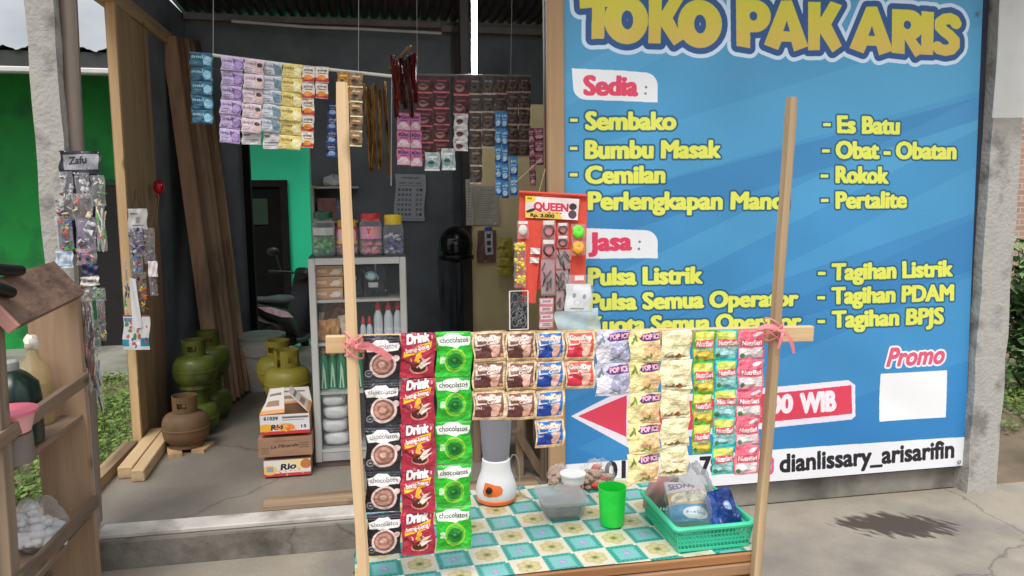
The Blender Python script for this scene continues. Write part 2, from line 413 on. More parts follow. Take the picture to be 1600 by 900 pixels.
        for k in range(1, pad + 1): d2[:, k:] = np.minimum(d2[:, k:], dv[:, :-k] + k * k); d2[:, :-k] = np.minimum(d2[:, :-k], dv[:, k:] + k * k)
        D = np.sqrt(d2); a, b = max(0, y0), max(0, x0); D = D[a - y0:, b - x0:][:max(0, s.H - a), :max(0, s.W - b)]
        for r, c in ol: s.blend(np.clip(r + .5 - D, 0, 1), a, b, c)
        s.blend(np.clip(bold + .5 - D, 0, 1), a, b, col); return s
    def noise(s, amp, cells=8, seed=1):
        g = np.random.default_rng(seed).random((cells + 2, cells + 2)); yy = np.linspace(0, cells, s.H); xx = np.linspace(0, cells, s.W)
        i, j = yy.astype(int), xx.astype(int); fy, fx = (yy - i)[:, None], (xx - j)[None, :]
        n = (g[i][:, j] * (1 - fx) + g[i][:, j + 1] * fx) * (1 - fy) + (g[i + 1][:, j] * (1 - fx) + g[i + 1][:, j + 1] * fx) * fy
        s.a *= (1 + amp * (n - .5) * 2)[..., None].astype(np.float32); return s
    def speck(s, n, cols, rx=(.01, .05), box=(0, 0, 1, 1), seed=0, al=.9):
        g = random.Random(seed)
        for _ in range(n): s.ell(g.uniform(box[0], box[2]), g.uniform(box[1], box[3]), g.uniform(*rx), g.uniform(*rx), g.choice(cols), al, g.uniform(0, 3))
        return s
    def image(s, name):
        a = s.a.reshape(s.H // SS, SS, s.W // SS, SS, 3).mean((1, 3)); a = np.clip(a, 0, 1)
        h, w = a.shape[:2]; im = bpy.data.images.new(name, w, h); px = np.ones((h, w, 4), np.float32); px[..., :3] = a[::-1]
        im.pixels.foreach_set(px.ravel()); im.pack(); return im
# ================================================================== THE SETTING
cem = M('cement', (150, 146, 138), .85, var=.16, scale=5, bump=.35, bscale=45, dirt=(112, 108, 102), dscale=3)
cem_dark = M('dark_cement', (142, 138, 128), .85, var=.2, scale=5, bump=.5, bscale=30, dirt=(102, 98, 90), dscale=4)  # slightly darker, mottled cement
cem_pillar = M('pillar_cement', (176, 174, 168), .88, var=.12, scale=9, bump=.6, bscale=60, dirt=(128, 126, 121), dscale=9)
pave = M('pavement_concrete', (154, 145, 131), .8, var=.13, scale=3.2, bump=.4, bscale=70, dirt=(124, 118, 110), dscale=2.1, detail=9)
floor_m = M('floor_concrete', (134, 126, 116), .55, var=.13, scale=2.5, bump=.15, bscale=25, dirt=(112, 106, 98), dscale=1.5)
cracked(pave); cracked(floor_m, .4)
step_m = cracked(M('step_cement', (122, 117, 108), .88, var=.24, scale=7, bump=.6, bscale=30, dirt=(80, 76, 69), dscale=5), 1.1, .01)
soil = M('soil', (122, 106, 88), .95, var=.25, scale=3, bump=.6, bscale=25, dirt=(88, 80, 62), dscale=1.2)
wd_pale = wood('pale_wood', (190, 152, 104), (214, 180, 132))
wd_tan = wood('tan_board', (158, 126, 90), (182, 150, 112), scale=9)
wd_tan_y = wood('tan_beam', (168, 134, 96), (196, 164, 122), axis=1)
wd_old = wood('old_grey_wood', (128, 108, 88), (156, 136, 114), axis=2)
wd_old_y = wood('old_grey_rail', (120, 98, 80), (150, 126, 106), axis=1)
wd_brown = wood('brown_plank', (158, 122, 94), (190, 150, 116), axis=2)
wd_x = wood('pale_bar', (196, 160, 112), (218, 186, 140), axis=0)
dark_wall = M('dark_boarded_wall', (112, 119, 124), .7, var=.18, scale=3, bump=.2, bscale=20, dirt=(86, 92, 97))
cream = M('cream_plaster', (222, 204, 156), .8, var=.1, scale=3, bump=.1, dirt=(196, 176, 130))
teal = M('teal_paint', (30, 190, 140), .55, var=.06, scale=2, bump=.1)
teal_lit = M('teal_lit_edge', (120, 225, 185), .55, var=.05)  # lighter teal: stronger light on the wall's end put into the colour
green = M('green_paint', (10, 148, 60), .65, var=.14, scale=1.8, bump=.15, dirt=(16, 106, 52), dscale=3)
zinc = M('roof_metal', (92, 88, 84), .5, var=.3, scale=6, metal=.6, dirt=(92, 62, 44), dscale=2)
dark_paint = M('dark_brown_paint', (24, 20, 20), .8, spec=.12, var=.2)
grey_tube = M('grey_steel', (132, 120, 110), .45, var=.12, metal=.2, stretch=(1, 1, .2))
white_pvc = M('white_pvc', (205, 205, 200), .4, var=.08)
white_paint = M('white_paint', (196, 191, 184), .7, var=.1, scale=9, dirt=(150, 142, 132), dscale=6)

ab = []
g = MB().grid(lambda u, v: (-80 + 160 * u, -30 + 160 * v, 0), 8, 8, uvs=False); mk('ground', g, soil, smooth=None, kind='structure')
g = MB().box((2.93, -.4, -.046), (8.2, 7.2, .1)); mk('pavement', g, pave, kind='structure')
g = MB().box((-3.6, 8.05, -.046), (4.6, 2.5, .1)); mk('path', g, M('path_concrete', (150, 146, 138), .85, var=.15, scale=3, dirt=(120, 114, 104)), kind='structure')
YW = 3.2
g = MB().box((-.16, 5.17, .066), (2.42, 4.06, .128), bev=.012); g.box((2.1, 5.2, .064), (2.0, 3.9, .124))
mk('floor', g, floor_m, smooth=None, kind='structure')
# dark wet stain soaked into the pavement, brushed out towards the lower right
def add_stain(m, ob, c, ang, rx, ry, col):
    t = m.node_tree; b = t.nodes['Principled BSDF']; N = t.nodes.new; L = t.links.new; src = b.inputs['Base Color'].links[0].from_socket
    tc = N('ShaderNodeTexCoord'); mp = N('ShaderNodeMapping'); mp.vector_type = 'TEXTURE'; mp.inputs['Location'].default_value = (c[0] - ob.location[0], c[1] - ob.location[1], 0); mp.inputs['Rotation'].default_value = (0, 0, ang); mp.inputs['Scale'].default_value = (rx, ry, 1)
    L(tc.outputs['Object'], mp.inputs[0])
    mp2 = N('ShaderNodeMapping'); mp2.inputs['Rotation'].default_value = (0, 0, R_(66)); L(mp.outputs[0], mp2.inputs[0])
    mp3 = N('ShaderNodeMapping'); mp3.inputs['Scale'].default_value = (1.6, 8, 1); L(mp2.outputs[0], mp3.inputs[0])
    n = N('ShaderNodeTexNoise'); n.inputs['Scale'].default_value = 1.0; n.inputs['Detail'].default_value = 6; L(mp3.outputs[0], n.inputs['Vector'])
    sp = N('ShaderNodeSeparateXYZ'); L(mp.outputs[0], sp.inputs[0]); cb = N('ShaderNodeCombineXYZ'); L(sp.outputs[0], cb.inputs[0]); L(sp.outputs[1], cb.inputs[1])
    ln = N('ShaderNodeVectorMath'); ln.operation = 'LENGTH'; L(cb.outputs[0], ln.inputs[0])
    a = N('ShaderNodeMath'); a.operation = 'MULTIPLY_ADD'; L(n.outputs[0], a.inputs[0]); a.inputs[1].default_value = -1.9; L(ln.outputs['Value'], a.inputs[2])
    r = N('ShaderNodeMapRange'); r.inputs['From Min'].default_value = -.22; r.inputs['From Max'].default_value = .06; r.inputs['To Min'].default_value = .95; r.inputs['To Max'].default_value = 0; L(a.outputs[0], r.inputs['Value'])
    x = N('ShaderNodeMix'); x.data_type = 'RGBA'; L(r.outputs[0], x.inputs[0]); L(src, x.inputs[6]); x.inputs[7].default_value = (*lin(col), 1); L(x.outputs[2], b.inputs['Base Color'])
sc_ = at(1398, 820, Z=.004); add_stain(pave, bpy.data.objects['pavement'], sc_, R_(-14), .27, .13, (66, 54, 46))

# ------------------------------------------------------------------ the shop
shop = thing('shop_building', 'small open-fronted shop with dark interior, cement pillars and a corrugated metal roof', 'shop', (0, YW, 0))
def pxbox(x0, x1, Y, z0, z1, dy, mat_, name, ymid=400, bev=.004, front=True):
    a, b = at(x0, ymid, Y=Y)[0], at(x1, ymid, Y=Y)[0]
    return mk(name, MB().box(((a + b) / 2, Y + dy / 2, (z0 + z1) / 2), (b - a, dy, z1 - z0), bev=bev), mat_, shop)
def rough_pillar(x0, x1, y0, y1, z0, z1, seed):
    rg = random.Random(seed); g = MB(); n = 26; ring = []
    per = [(x0, y0), ((x0 + x1) / 2, y0), (x1, y0), (x1, (y0 + y1) / 2), (x1, y1), ((x0 + x1) / 2, y1), (x0, y1), (x0, (y0 + y1) / 2)]
    vs = []; k = len(per)
    for j in range(n + 1):
        z = z0 + (z1 - z0) * j / n
        for (x, y) in per: vs.append((x + rg.uniform(-.004, .004), y + rg.uniform(-.004, .004), z))
    fs = [(j * k + i, j * k + (i + 1) % k, (j + 1) * k + (i + 1) % k, (j + 1) * k + i) for j in range(n) for i in range(k)]
    fs.append(tuple(n * k + i for i in range(k))); g.add(vs, fs); return g
px0, px1 = at(36, 0, Y=3.1)[0], at(82, 0, Y=3.1)[0]
mk('pillar', rough_pillar(px0, px1, 3.1, 3.17, 0, 3.0, 1), cem_pillar, shop, smooth=20)
mk('pillar', rough_pillar(at(1513, 740, Y=3.12)[0], at(1558, 740, Y=3.12)[0], 3.12, 3.3, 0, 3.0, 2), cem_pillar, shop, smooth=20)
# slim jamb beside the pillar
mk('door_jamb', MB().tube([at(147, 815, Y=3.18), at(126, 400, Y=3.18), at(106, -10, Y=3.18), at(94, -260, Y=3.18)], .031, 16), grey_tube, shop)
# front wall that carries the banner
mk('front_wall', MB().box((1.87, 3.27, 1.5), (2.1, .12, 2.99)), cem_dark, shop)
mk('front_jamb', MB().bar((.79, 3.185, .1), (.775, 3.185, 2.98), .075, .09, bev=.006), wd_tan, shop)
# threshold
mk('step_face', MB().box((-.17, 3.134, .062), (2.5, .016, .12), bev=.006), step_m, shop)
mk('threshold', MB().box((-.2, 3.2, .139), (1.9, .11, .022), bev=.006), white_paint, shop)
mk('threshold_plank', MB().bar((-.52, 3.36, .142), (.74, 3.36, .142), .12, .022), wood('plank_x', (150, 124, 96), (176, 150, 120), axis=0), shop)
# left side: boards, sill, top plate, dark wall behind
mk('wall_board', MB().bar((-1.335, 4.49, .13), (-1.325, 4.49, 2.53), .046, .30), wd_tan, shop)
mk('wall_board', MB().bar((-1.335, 4.795, .13), (-1.325, 4.795, 2.525), .046, .30), wd_tan, shop)
mk('stud', MB().bar((-1.325, 4.33, .13), (-1.312, 4.33, 2.53), .044, .03), wd_pale, shop)
mk('sill_beam', MB().bar((-1.345, 3.3, .16), (-1.345, 4.28, .16), .07, .06), wd_tan_y, shop)
mk('top_plate', MB().bar((-1.34, 3.15, 2.575), (-1.34, 6.0, 2.575), .09, .09), wd_tan_y, shop)
mk('side_wall', MB().box((-1.345, 5.48, 1.49), (.05, 1.06, 2.72)).box((-1.345, 4.6, 2.74), (.046, 2.9, .24)), dark_wall, shop)
mk('side_wall', MB().box((2.95, 4.65, 1.46), (.1, 2.8, 2.9)), dark_wall, shop)
# back walls
xa, xb = at(391, 400, Y=6.0)[0], at(487, 300, Y=6.0)[0]
g = MB().box(((-1.32 + xa) / 2, 6.05, 1.505), (xa + 1.32, .1, 2.75)); g.box(((xb + 2.9) / 2, 6.05, 1.505), (2.9 - xb, .1, 2.75)); g.box(((xa + xb) / 2, 6.05, 2.505), (xb - xa + .02, .098, .74))
mk('back_wall', g, dark_wall, shop, smooth=None)
mk('lit_wall_end', MB().box(((at(484, 300, Y=6.6)[0] + at(494, 300, Y=6.6)[0]) / 2, 6.62, 1.35), (at(494, 300, Y=6.6)[0] - at(484, 300, Y=6.6)[0], .04, 2.7)), teal_lit, shop)  # pale strip stands in for the lit end of the teal wall
mk('inner_frame', MB().box((xa + .01, 5.98, 1.15), (.05, .06, 2.0)), dark_paint, shop)
ta, tb = at(375, 400, Y=7.9)[0], at(500, 400, Y=7.9)[0]
mk('passage_wall', MB().box(((ta + tb) / 2, 7.95, 1.5), (tb - ta + 1.6, .1, 3.0)), teal, shop)
da, db = at(392, 400, Y=7.89)[0], at(446, 400, Y=7.89)[0]; dz = at(420, 290, Y=7.89)[2]
dr = mk('inner_door', MB().box(((da + db) / 2, 7.885, dz / 2 + .05), (db - da, .03, dz - .1)), M('door_black', (13, 12, 12), .8, spec=.1), shop)
mk('door_frame', MB().box((db + .012, 7.87, dz / 2), (.07, .05, dz), bev=.004).box(((da + db) / 2, 7.872, dz + .02), (db - da + .1, .05, .07), bev=.004), dark_paint, dr)
mk('door_panel', MB().box(((da + db) / 2 - .06, 7.866, dz - .26), (.16, .01, .26)), M('dark_green', (8, 38, 20), .5), dr)
cx0, cx1 = at(737, 400, Y=5.0)[0], at(870, 400, Y=5.0)[0]
mk('partition', MB().box(((cx0 + cx1) / 2, 5.03, 1.13), (cx1 - cx0, .06, 2.0)), cream, shop)
mk('partition_post', MB().box((cx0 - .03, 5.02, 1.6), (.06, .08, 2.95), bev=.004), M('dark_post', (46, 42, 40), .6), shop)
g = MB(); nx = 220
def rf(u, v, dz=0):
    x = -1.36 + 4.6 * u; return (x, 2.6 + 3.6 * v, 3.085 - .2 * v + .016 * math.sin(x * 2 * math.pi / .076) + dz)
g.grid(lambda u, v: rf(u, v), nx * 2, 2, uvs=False); mk('roof', g, zinc, shop, smooth=True)  # unseen front overhang sized to shade the banner; back cut short for passage daylight
z = 2.82
mk('purlin', MB().bar((-1.3, 5.88, z), (.55, 5.88, z), .04, .045), M('purlin_wood', (120, 112, 104), .7), shop)
mk('purlin', MB().bar((.55, 5.86, z - .03), (2.9, 5.86, z - .03), .05, .05), M('purlin_wood', (120, 112, 104), .7), shop)
mk('purlin', MB().bar((-1.3, 4.0, z + .13), (2.9, 4.0, z + .13), .05, .06), M('purlin_wood', (120, 112, 104), .7), shop)
mk('purlin_edge', MB().tube([at(362, 33, Y=5.78), at(480, 42, Y=5.78), at(560, 45, Y=5.78), at(690, 52, Y=5.78)], .011, 8), white_pvc, shop)  # added white tube standing in for the purlin's thin white edge
mk('roof_post', MB().bar((at(718, 60, Y=5.93)[0], 5.93, 2.0), (at(718, 60, Y=5.93)[0], 5.93, 2.85), .07, .06), M('roof_post_paint', (92, 84, 82), .6), shop)

# ------------------------------------------------------------------ neighbour's green house
nh = thing('green_house', 'bright green house across the yard with a grey roof edge and dark doorway', 'house', (-4.6, 8.3, 0))
mk('wall', MB().box((-5.2, 8.4, 1.4), (8.4, .2, 2.8)), green, nh)
g = MB().grid(lambda u, v: (-9.6 + 8.9 * u, 7.3 + 3.5 * v, 2.83 + .022 * math.sin((-9.6 + 8.9 * u) * 2 * math.pi / .21) ** 3 - .18 * v), 360, 2, uvs=False)
rf_ = mk('roof', g, M('house_roof', (62, 64, 66), .7, var=.2), nh, smooth=True)
mk('fascia', MB().box((-5.15, 7.34, 2.735), (8.9, .03, .15)), M('fascia_dark', (48, 52, 50), .6), rf_)
mk('gutter', MB().box((-5.15, 7.3, 2.64), (8.9, .1, .05), bev=.01), white_pvc, rf_)
mk('ceiling', MB().box((-5.15, 7.85, 2.76), (8.9, 1.0, .02)), M('soffit', (90, 110, 96), .8), nh)
a, b = at(150, 400, Y=8.28)[0], at(222, 400, Y=8.28)[0]; zz = at(170, 290, Y=8.28)[2]
d_ = mk('door', MB().box(((a + b) / 2, 8.29, zz / 2), (b - a, .04, zz)), M('house_door', (30, 26, 26), .5), nh)
mk('door_frame', MB().box((a - .03, 8.28, zz / 2), (.06, .06, zz), bev=.005).box(((a + b) / 2, 8.282, zz + .03), (b - a + .12, .06, .06), bev=.005), M('house_frame', (12, 74, 40), .5), d_)

# ------------------------------------------------------------------ brick wall at the right, plants, rock
def brick_mat():
    m = bpy.data.materials.new('red_brick'); m.use_nodes = True; t = m.node_tree; b = t.nodes['Principled BSDF']; N = t.nodes.new; L = t.links.new
    tc = N('ShaderNodeTexCoord'); mp = N('ShaderNodeMapping'); mp.inputs['Rotation'].default_value = (R_(90), 0, 0); L(tc.outputs['Object'], mp.inputs[0])
    k = N('ShaderNodeTexBrick'); k.inputs['Scale'].default_value = 5; k.inputs['Color1'].default_value = (*lin((170, 132, 116)), 1); k.inputs['Color2'].default_value = (*lin((186, 150, 134)), 1)
    k.inputs['Mortar'].default_value = (*lin((190, 186, 178)), 1); k.inputs['Mortar Size'].default_value = .03; k.inputs['Brick Width'].default_value = .95; k.inputs['Row Height'].default_value = .3
    L(mp.outputs[0], k.inputs['Vector']); L(k.outputs[0], b.inputs['Base Color']); b.inputs['Roughness'].default_value = .9
    bp = N('ShaderNodeBump'); bp.inputs['Strength'].default_value = .6; bp.inputs['Distance'].default_value = .02; L(k.outputs['Fac'], bp.inputs['Height']); bp.invert = True; L(bp.outputs[0], b.inputs['Normal'])
    return m
mk('brick_wall', MB().box((7.6, 6.6, 1.35), (4.2, .2, 2.7)), brick_mat(), label='old red brick wall behind the leafy bush at the right', cat='wall')

def leaf_plant(name, c, rx, ry, z0, z1, n, ls, seed, mats, label, stems=7):
    rg = random.Random(seed); p = thing(name, label, 'plant', (c[0], c[1], 0)); st = MB(); lf = MB()
    tips = []
    for i in range(stems):
        a = rg.uniform(0, 6.28); q = rg.uniform(.3, 1); top = Vector((c[0] + rx * q * math.cos(a), c[1] + ry * q * math.sin(a), z0 + (z1 - z0) * rg.uniform(.65, 1)))
        b0 = Vector((c[0] + rg.uniform(-.06, .06), c[1] + rg.uniform(-.06, .06), 0)); mid = (b0 + top) / 2 + Vector((rg.uniform(-.05, .05), rg.uniform(-.05, .05), .05))
        st.tube([b0, mid, top], [.012, .009, .004], 6); tips.append((b0, mid, top))
    for i in range(n):
        b0, mid, top = rg.choice(tips); t = rg.uniform(.25, 1.05); q = b0.lerp(mid, t * 2) if t < .5 else mid.lerp(top, (t - .5) * 2)
        q = q + Vector((rg.gauss(0, rx * .22), rg.gauss(0, ry * .22), rg.gauss(0, .07)))
        if q.z < .03: q.z = .03
        d = Vector((rg.uniform(-1, 1), rg.uniform(-1, 1), rg.uniform(-.6, .4))).normalized(); s_ = ls * rg.uniform(.6, 1.3)
        sd = d.cross(Vector((0, 0, 1))).normalized(); up = sd.cross(d)
        P = [q, q + d * s_ * .35 + sd * s_ * .3 + up * s_ * .06, q + d * s_ * .75 + sd * s_ * .22, q + d * s_ - up * s_ * .1, q + d * s_ * .75 - sd * s_ * .22, q + d * s_ * .35 - sd * s_ * .3 + up * s_ * .06]
        lf.add(P, [(0, 1, 2, 3), (0, 3, 4, 5)], rg.randrange(len(mats)))
    mk('stem', st, M('green_stem', (86, 96, 52), .7), p); mk('foliage', lf, mats, p, smooth=None); return p
lg = [M('leaf_a', (96, 130, 76), .5, var=.25), M('leaf_b', (126, 154, 98), .5, var=.25), M('leaf_c', (56, 88, 44), .5, var=.25)]
leaf_plant('bush', (*at(1592, 640, Y=5.2)[:2], 0), .42, .3, 0, 1.05, 1500, .085, 5, lg, 'leafy green bush behind the cement pillar, in front of the bricks', 12)
leaf_plant('weed', (*at(1604, 660, Y=4.7)[:2], 0), .3, .2, 0, .35, 360, .07, 6, lg, 'low weed clump at the foot of the leafy bush')
g = MB().ball((at(1592, 755, Z=.1)[0], 3.5, .07), (.24, .2, .17), 18, 12, jit=.16, seed=4)
mk('rock', g, M('dark_rock', (62, 62, 64), .8, var=.3, scale=9, bump=.8, bscale=14), smooth=25, label='dark grey rock at the foot of the cement pillar', cat='rock')
# grass and ground cover
def cover(name, areas, seed, size):
    rg = random.Random(seed); g = MB()
    for (x0, x1, y0, y1, n) in areas:
        for _ in range(n):
            x, y = rg.uniform(x0, x1), rg.uniform(y0, y1)
            if math.sin(x * 4.1 + 1) * math.sin(y * 3.3) + rg.uniform(-.7, 1.0) < -.35: continue
            s = size * rg.uniform(.5, 1.3); a = rg.uniform(0, 6.28); h = rg.uniform(.01, .07); d = Vector((math.cos(a), math.sin(a), rg.uniform(-.2, .5))); sd = Vector((-math.sin(a), math.cos(a), rg.uniform(-.3, .3)))
            q = Vector((x, y, h)); g.add([q, q + d * s * .5 + sd * s * .35, q + d * s, q + d * s * .5 - sd * s * .35], [(0, 1, 2, 3)], rg.randrange(3))
            if rg.random() < .25: g.add([(x, y, 0), (x + .006, y, 0), (x + .02 * math.cos(a), y + .02 * math.sin(a), h + .06)], [(0, 1, 2)], rg.randrange(3))
    return mk(name, g, [M('cover_a', (98, 128, 52), .6, var=.25), M('cover_b', (76, 108, 44), .6, var=.25), M('cover_c', (122, 142, 70), .6, var=.25)], smooth=None, label='short green ground cover growing in the yard beside the shop', cat='grass', kind='stuff')
cover('grass', [(-2.6, -1.46, 3.9, 6.7, 9000), (3.35, 5.2, 3.9, 6.4, 9000), (-5, -2.6, 5.2, 6.7, 3000)], 9, .04)

# ------------------------------------------------------------------ plastic sheet at the top of the right pillar
def hsheet(x0, y0, x1, y1, Y, amp=.01, seed=0, nu=10, nv=14):
    a, b = at(x0, y0, Y=Y), at(x1, y1, Y=Y); rg = random.Random(seed); ph = [rg.uniform(0, 6.28) for _ in range(3)]
    return MB().grid(lambda u, v: (a[0] + (b[0] - a[0]) * u, Y + amp * (math.sin(6 * u + ph[0] + 2 * v) + .6 * math.sin(9 * v + ph[1] + 3 * u)), b[2] + (a[2] - b[2]) * v), nu, nv)
mk('plastic_sheet', hsheet(1588, -330, 1640, 185, 3.075, .012, 3), clear('milky_plastic', (225, 228, 228), .42, .35), smooth=True, label='milky clear plastic sheet hanging on the upper pillar', cat='plastic sheet')
# ================================================================== THE BANNER
YB = 3.165
bq = [at(857, -75, Y=YB), at(1538, -75, Y=YB), at(1505, 727, Y=YB), at(861, 780, Y=YB)]
bx0, bx1 = min(p[0] for p in bq) - .01, max(p[0] for p in bq) + .01; bz0, bz1 = min(p[2] for p in bq) - .01, max(p[2] for p in bq) + .01
BW = 1500; BH = int(BW * (bz1 - bz0) / (bx1 - bx0))
SS = 1
bp_ = Paint(BW, BH, (58, 142, 200))
def bpx(px, py):
    p = at(px, py, Y=YB); return np.array([(p[0] - bx0) / (bx1 - bx0) * BW, (bz1 - p[2]) / (bz1 - bz0) * BH])
def bu(px, py): q = bpx(px, py); return q[0] / BW, q[1] / BH
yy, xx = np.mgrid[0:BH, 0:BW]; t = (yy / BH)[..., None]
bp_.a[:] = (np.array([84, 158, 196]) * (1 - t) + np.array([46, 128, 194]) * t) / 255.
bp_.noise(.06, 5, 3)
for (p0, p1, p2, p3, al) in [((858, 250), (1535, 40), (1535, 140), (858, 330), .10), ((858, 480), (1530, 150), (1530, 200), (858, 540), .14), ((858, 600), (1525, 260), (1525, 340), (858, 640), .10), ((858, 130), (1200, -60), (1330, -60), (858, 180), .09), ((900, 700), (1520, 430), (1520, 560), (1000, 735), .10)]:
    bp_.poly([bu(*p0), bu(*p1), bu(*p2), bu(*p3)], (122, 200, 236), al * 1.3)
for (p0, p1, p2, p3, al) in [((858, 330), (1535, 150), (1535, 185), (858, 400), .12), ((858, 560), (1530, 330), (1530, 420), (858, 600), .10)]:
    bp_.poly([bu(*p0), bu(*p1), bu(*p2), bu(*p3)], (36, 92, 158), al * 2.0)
U = BW / 682.0       # texture pixels per photo pixel, about
def bt(s, A, B, h, col, ol=(), bold=0, lean=0, hb=0):
    a, b = bpx(*A), bpx(*B); up = bpx(A[0] + lean, A[1] - h) - a
    bp_.text_at(s, a, b - a, up, col, [(r * U, c) for r, c in ol], bold * U, hb * U)
YL, NV = (228, 232, 96), (36, 92, 124)
def item(s, x0, x1, y0, y1, h, dash=None):
    bt(s, (x0 + 3, y0 - 1), (x1 - 3, y1 - 1), h - 3, YL, [(3.9, NV)], 1.4, 0, .7)
    if dash:
        for col, e in ((NV, 2.4), (YL, 0)): bp_.poly([bu(dash[0] - e, dash[1] - 2.5 - e), bu(dash[0] + 12 + e, dash[1] - 2.5 - e), bu(dash[0] + 12 + e, dash[1] + 2.5 + e), bu(dash[0] - e, dash[1] + 2.5 + e)], col)
item('Sembako', 913, 1057, 203, 203, 29, (890, 188)); item('Bumbu Masak', 913, 1127, 248, 247, 29, (890, 232))
item('Cemilan', 913, 1041, 287, 286, 28, (890, 273)); item('Perlengkapan Mandi', 917, 1232, 328, 327, 29, (890, 314))
item('Es Batu', 1306, 1407, 208, 210, 28, (1285, 195)); item('Obat - Obatan', 1303, 1495, 248, 249, 28, (1283, 236))
item('Rokok', 1303, 1389, 286, 287, 27, (1281, 275)); item('Pertalite', 1303, 1418, 326, 325, 27, (1281, 313))
item('Pulsa Listrik', 917, 1099, 446, 443, 28, (892, 432)); item('Pulsa Semua Operator', 917, 1247, 485, 478, 27, (892, 470))
item('Kuota Semua Operator', 917, 1252, 521, 514, 27, (892, 506))
item('Tagihan Listrik', 1297, 1490, 438, 432, 27, (1277, 427)); item('Tagihan PDAM', 1297, 1491, 475, 470, 27, (1276, 465)); item('Tagihan BPJS', 1297, 1475, 512, 506, 27, (1276, 502))
def rpoly(pts, col, al=1): bp_.poly([bu(*p) for p in pts], col, al)
def arc(cx, cy, r, a0, a1, n=8): return [(cx + r * math.cos(a0 + (a1 - a0) * i / n), cy + r * math.sin(a0 + (a1 - a0) * i / n)) for i in range(n + 1)]
W_ = (234, 236, 240); PI = math.pi
for dy, x0 in ((0, 893), (248, 880)):
    rpoly([(x0, 107 + dy)] + arc(1008, 133 + dy * .995, 20, -PI / 2, 0) + [(1028, 160 + dy * .982)] + arc(x0 + 22, 136 + dy, 20, PI / 2, PI), W_)
bt('Sedia', (913, 148), (995, 149), 28, (222, 72, 104), (), 1.5, 0, 1); bt('Jasa', (921, 391), (986, 390), 26, (222, 62, 98), (), 1.5, 0, 1)
for x, y in ((1010, 136), (1009, 146), (1000, 378), (999, 389)): q = bu(x, y); bp_.ell(q[0], q[1], 1.8 / 682, 1.8 / 682 * BW / BH, (120, 120, 120))
# title, letter by letter
def gold(yy, xx):
    t = np.clip((yy * BH - bpx(1200, 0)[1]) / (bpx(1200, 90)[1] - bpx(1200, 0)[1]), 0, 1)[..., None]
    return np.array([212, 208, 58]) * (1 - t) + np.array([206, 172, 92]) * t + 0 * xx[..., None]
def arcp(cx, cy, rx, ry, a0, a1, n=14): return [(cx + rx * math.cos(a0 + (a1 - a0) * i / n), cy + ry * math.sin(a0 + (a1 - a0) * i / n)) for i in range(n + 1)]
PB = [(0, 0), (.55, 0)] + arcp(.55, .34, .45, .34, -PI / 2, PI / 2) + [(.4, .68)]
SP = [(.8, .24), (.74, .17), (.6, .13), (.42, .15), (.26, .23), (.26, .34), (.4, .43), (.58, .51), (.74, .62), (.74, .74), (.62, .83), (.44, .86), (.22, .83), (.14, .76)]
LET = {'T': ([[(0, .02), (1, -.02), (.98, .27), (.69, .28), (.66, 1), (.33, 1), (.35, .29), (.02, .31)]], []),
       'O': ([arcp(.5, .5, .5, .5, 0, 2 * PI, 28)], [arcp(.52, .5, .14, .2, 0, 2 * PI, 18)]),
       'K': ([[(0, 0), (.36, 0), (.36, .34), (.66, -.02), (1, .06), (.68, .46), (1, .9), (.72, 1.04), (.35, .64), (.34, 1), (0, 1)]], []),
       'P': ([PB + [(.4, 1.02), (0, .98)]], [arcp(.5, .34, .12, .1, 0, 2 * PI, 14)]),
       'A': ([[(.38, 0), (.62, -.02), (1, .92), (.68, 1.04), (.62, .84), (.4, .84), (.32, 1.02), (0, .92)]], [[(.51, .4), (.59, .63), (.43, .63)]]),
       'R': ([PB + [(.4, 1.0), (0, .98)], [(.3, .55), (.62, .55), (1.04, .92), (.74, 1.06)]], [arcp(.48, .34, .12, .1, 0, 2 * PI, 14)]),
       'I': ([[(.02, 0), (1, .02), (.92, 1), (0, .99)]], []),
       'S': ([arcp(x, y, .19, .125, 0, 2 * PI, 12) for i in range(len(SP) - 1) for x, y in ((SP[i][0] + (SP[i + 1][0] - SP[i][0]) * k / 3, SP[i][1] + (SP[i + 1][1] - SP[i][1]) * k / 3) for k in range(3))], [])}
title = [('T', 905, 962, 61, -8, 0), ('O', 943, 1012, 70, -6, 0), ('K', 1013, 1068, 68, -6, 1), ('O', 1059, 1128, 75, -1, 1), ('P', 1150, 1204, 74, 0, 1), ('A', 1194, 1262, 77, 2, 3), ('K', 1262, 1314, 79, 4, 1), ('A', 1326, 1394, 83, 12, 4), ('R', 1392, 1442, 85, 16, 2), ('I', 1438, 1458, 86, 18, 0), ('S', 1456, 1502, 89, 20, 2)]
tl = []
for ch, x0, x1, yb, yt, sk in title:
    f = lambda p: bpx(x0 + (x1 - x0) * p[0], yt + (yb - yt) * p[1] + sk * (p[0] - .5)); ps, hs = LET[ch]; tl.append(([[f(p) for p in q] for q in ps], [[f(p) for p in q] for q in hs]))
for r_, c_ in ((14, (200, 220, 240)), (8.5, (40, 82, 138)), (0, gold)):
    for ps, hs in tl: bp_.shapes(ps, hs if r_ < 12 else [], c_, [(r_ * U, c_)] if r_ else (), 1)
bt('Promo', (1385, 572), (1472, 567), 27, (226, 92, 122), [(4.5, (250, 244, 250))], 1.6, 7)
rpoly([(1376, 584), (1479, 578), (1477, 652), (1374, 659)], (246, 247, 250))
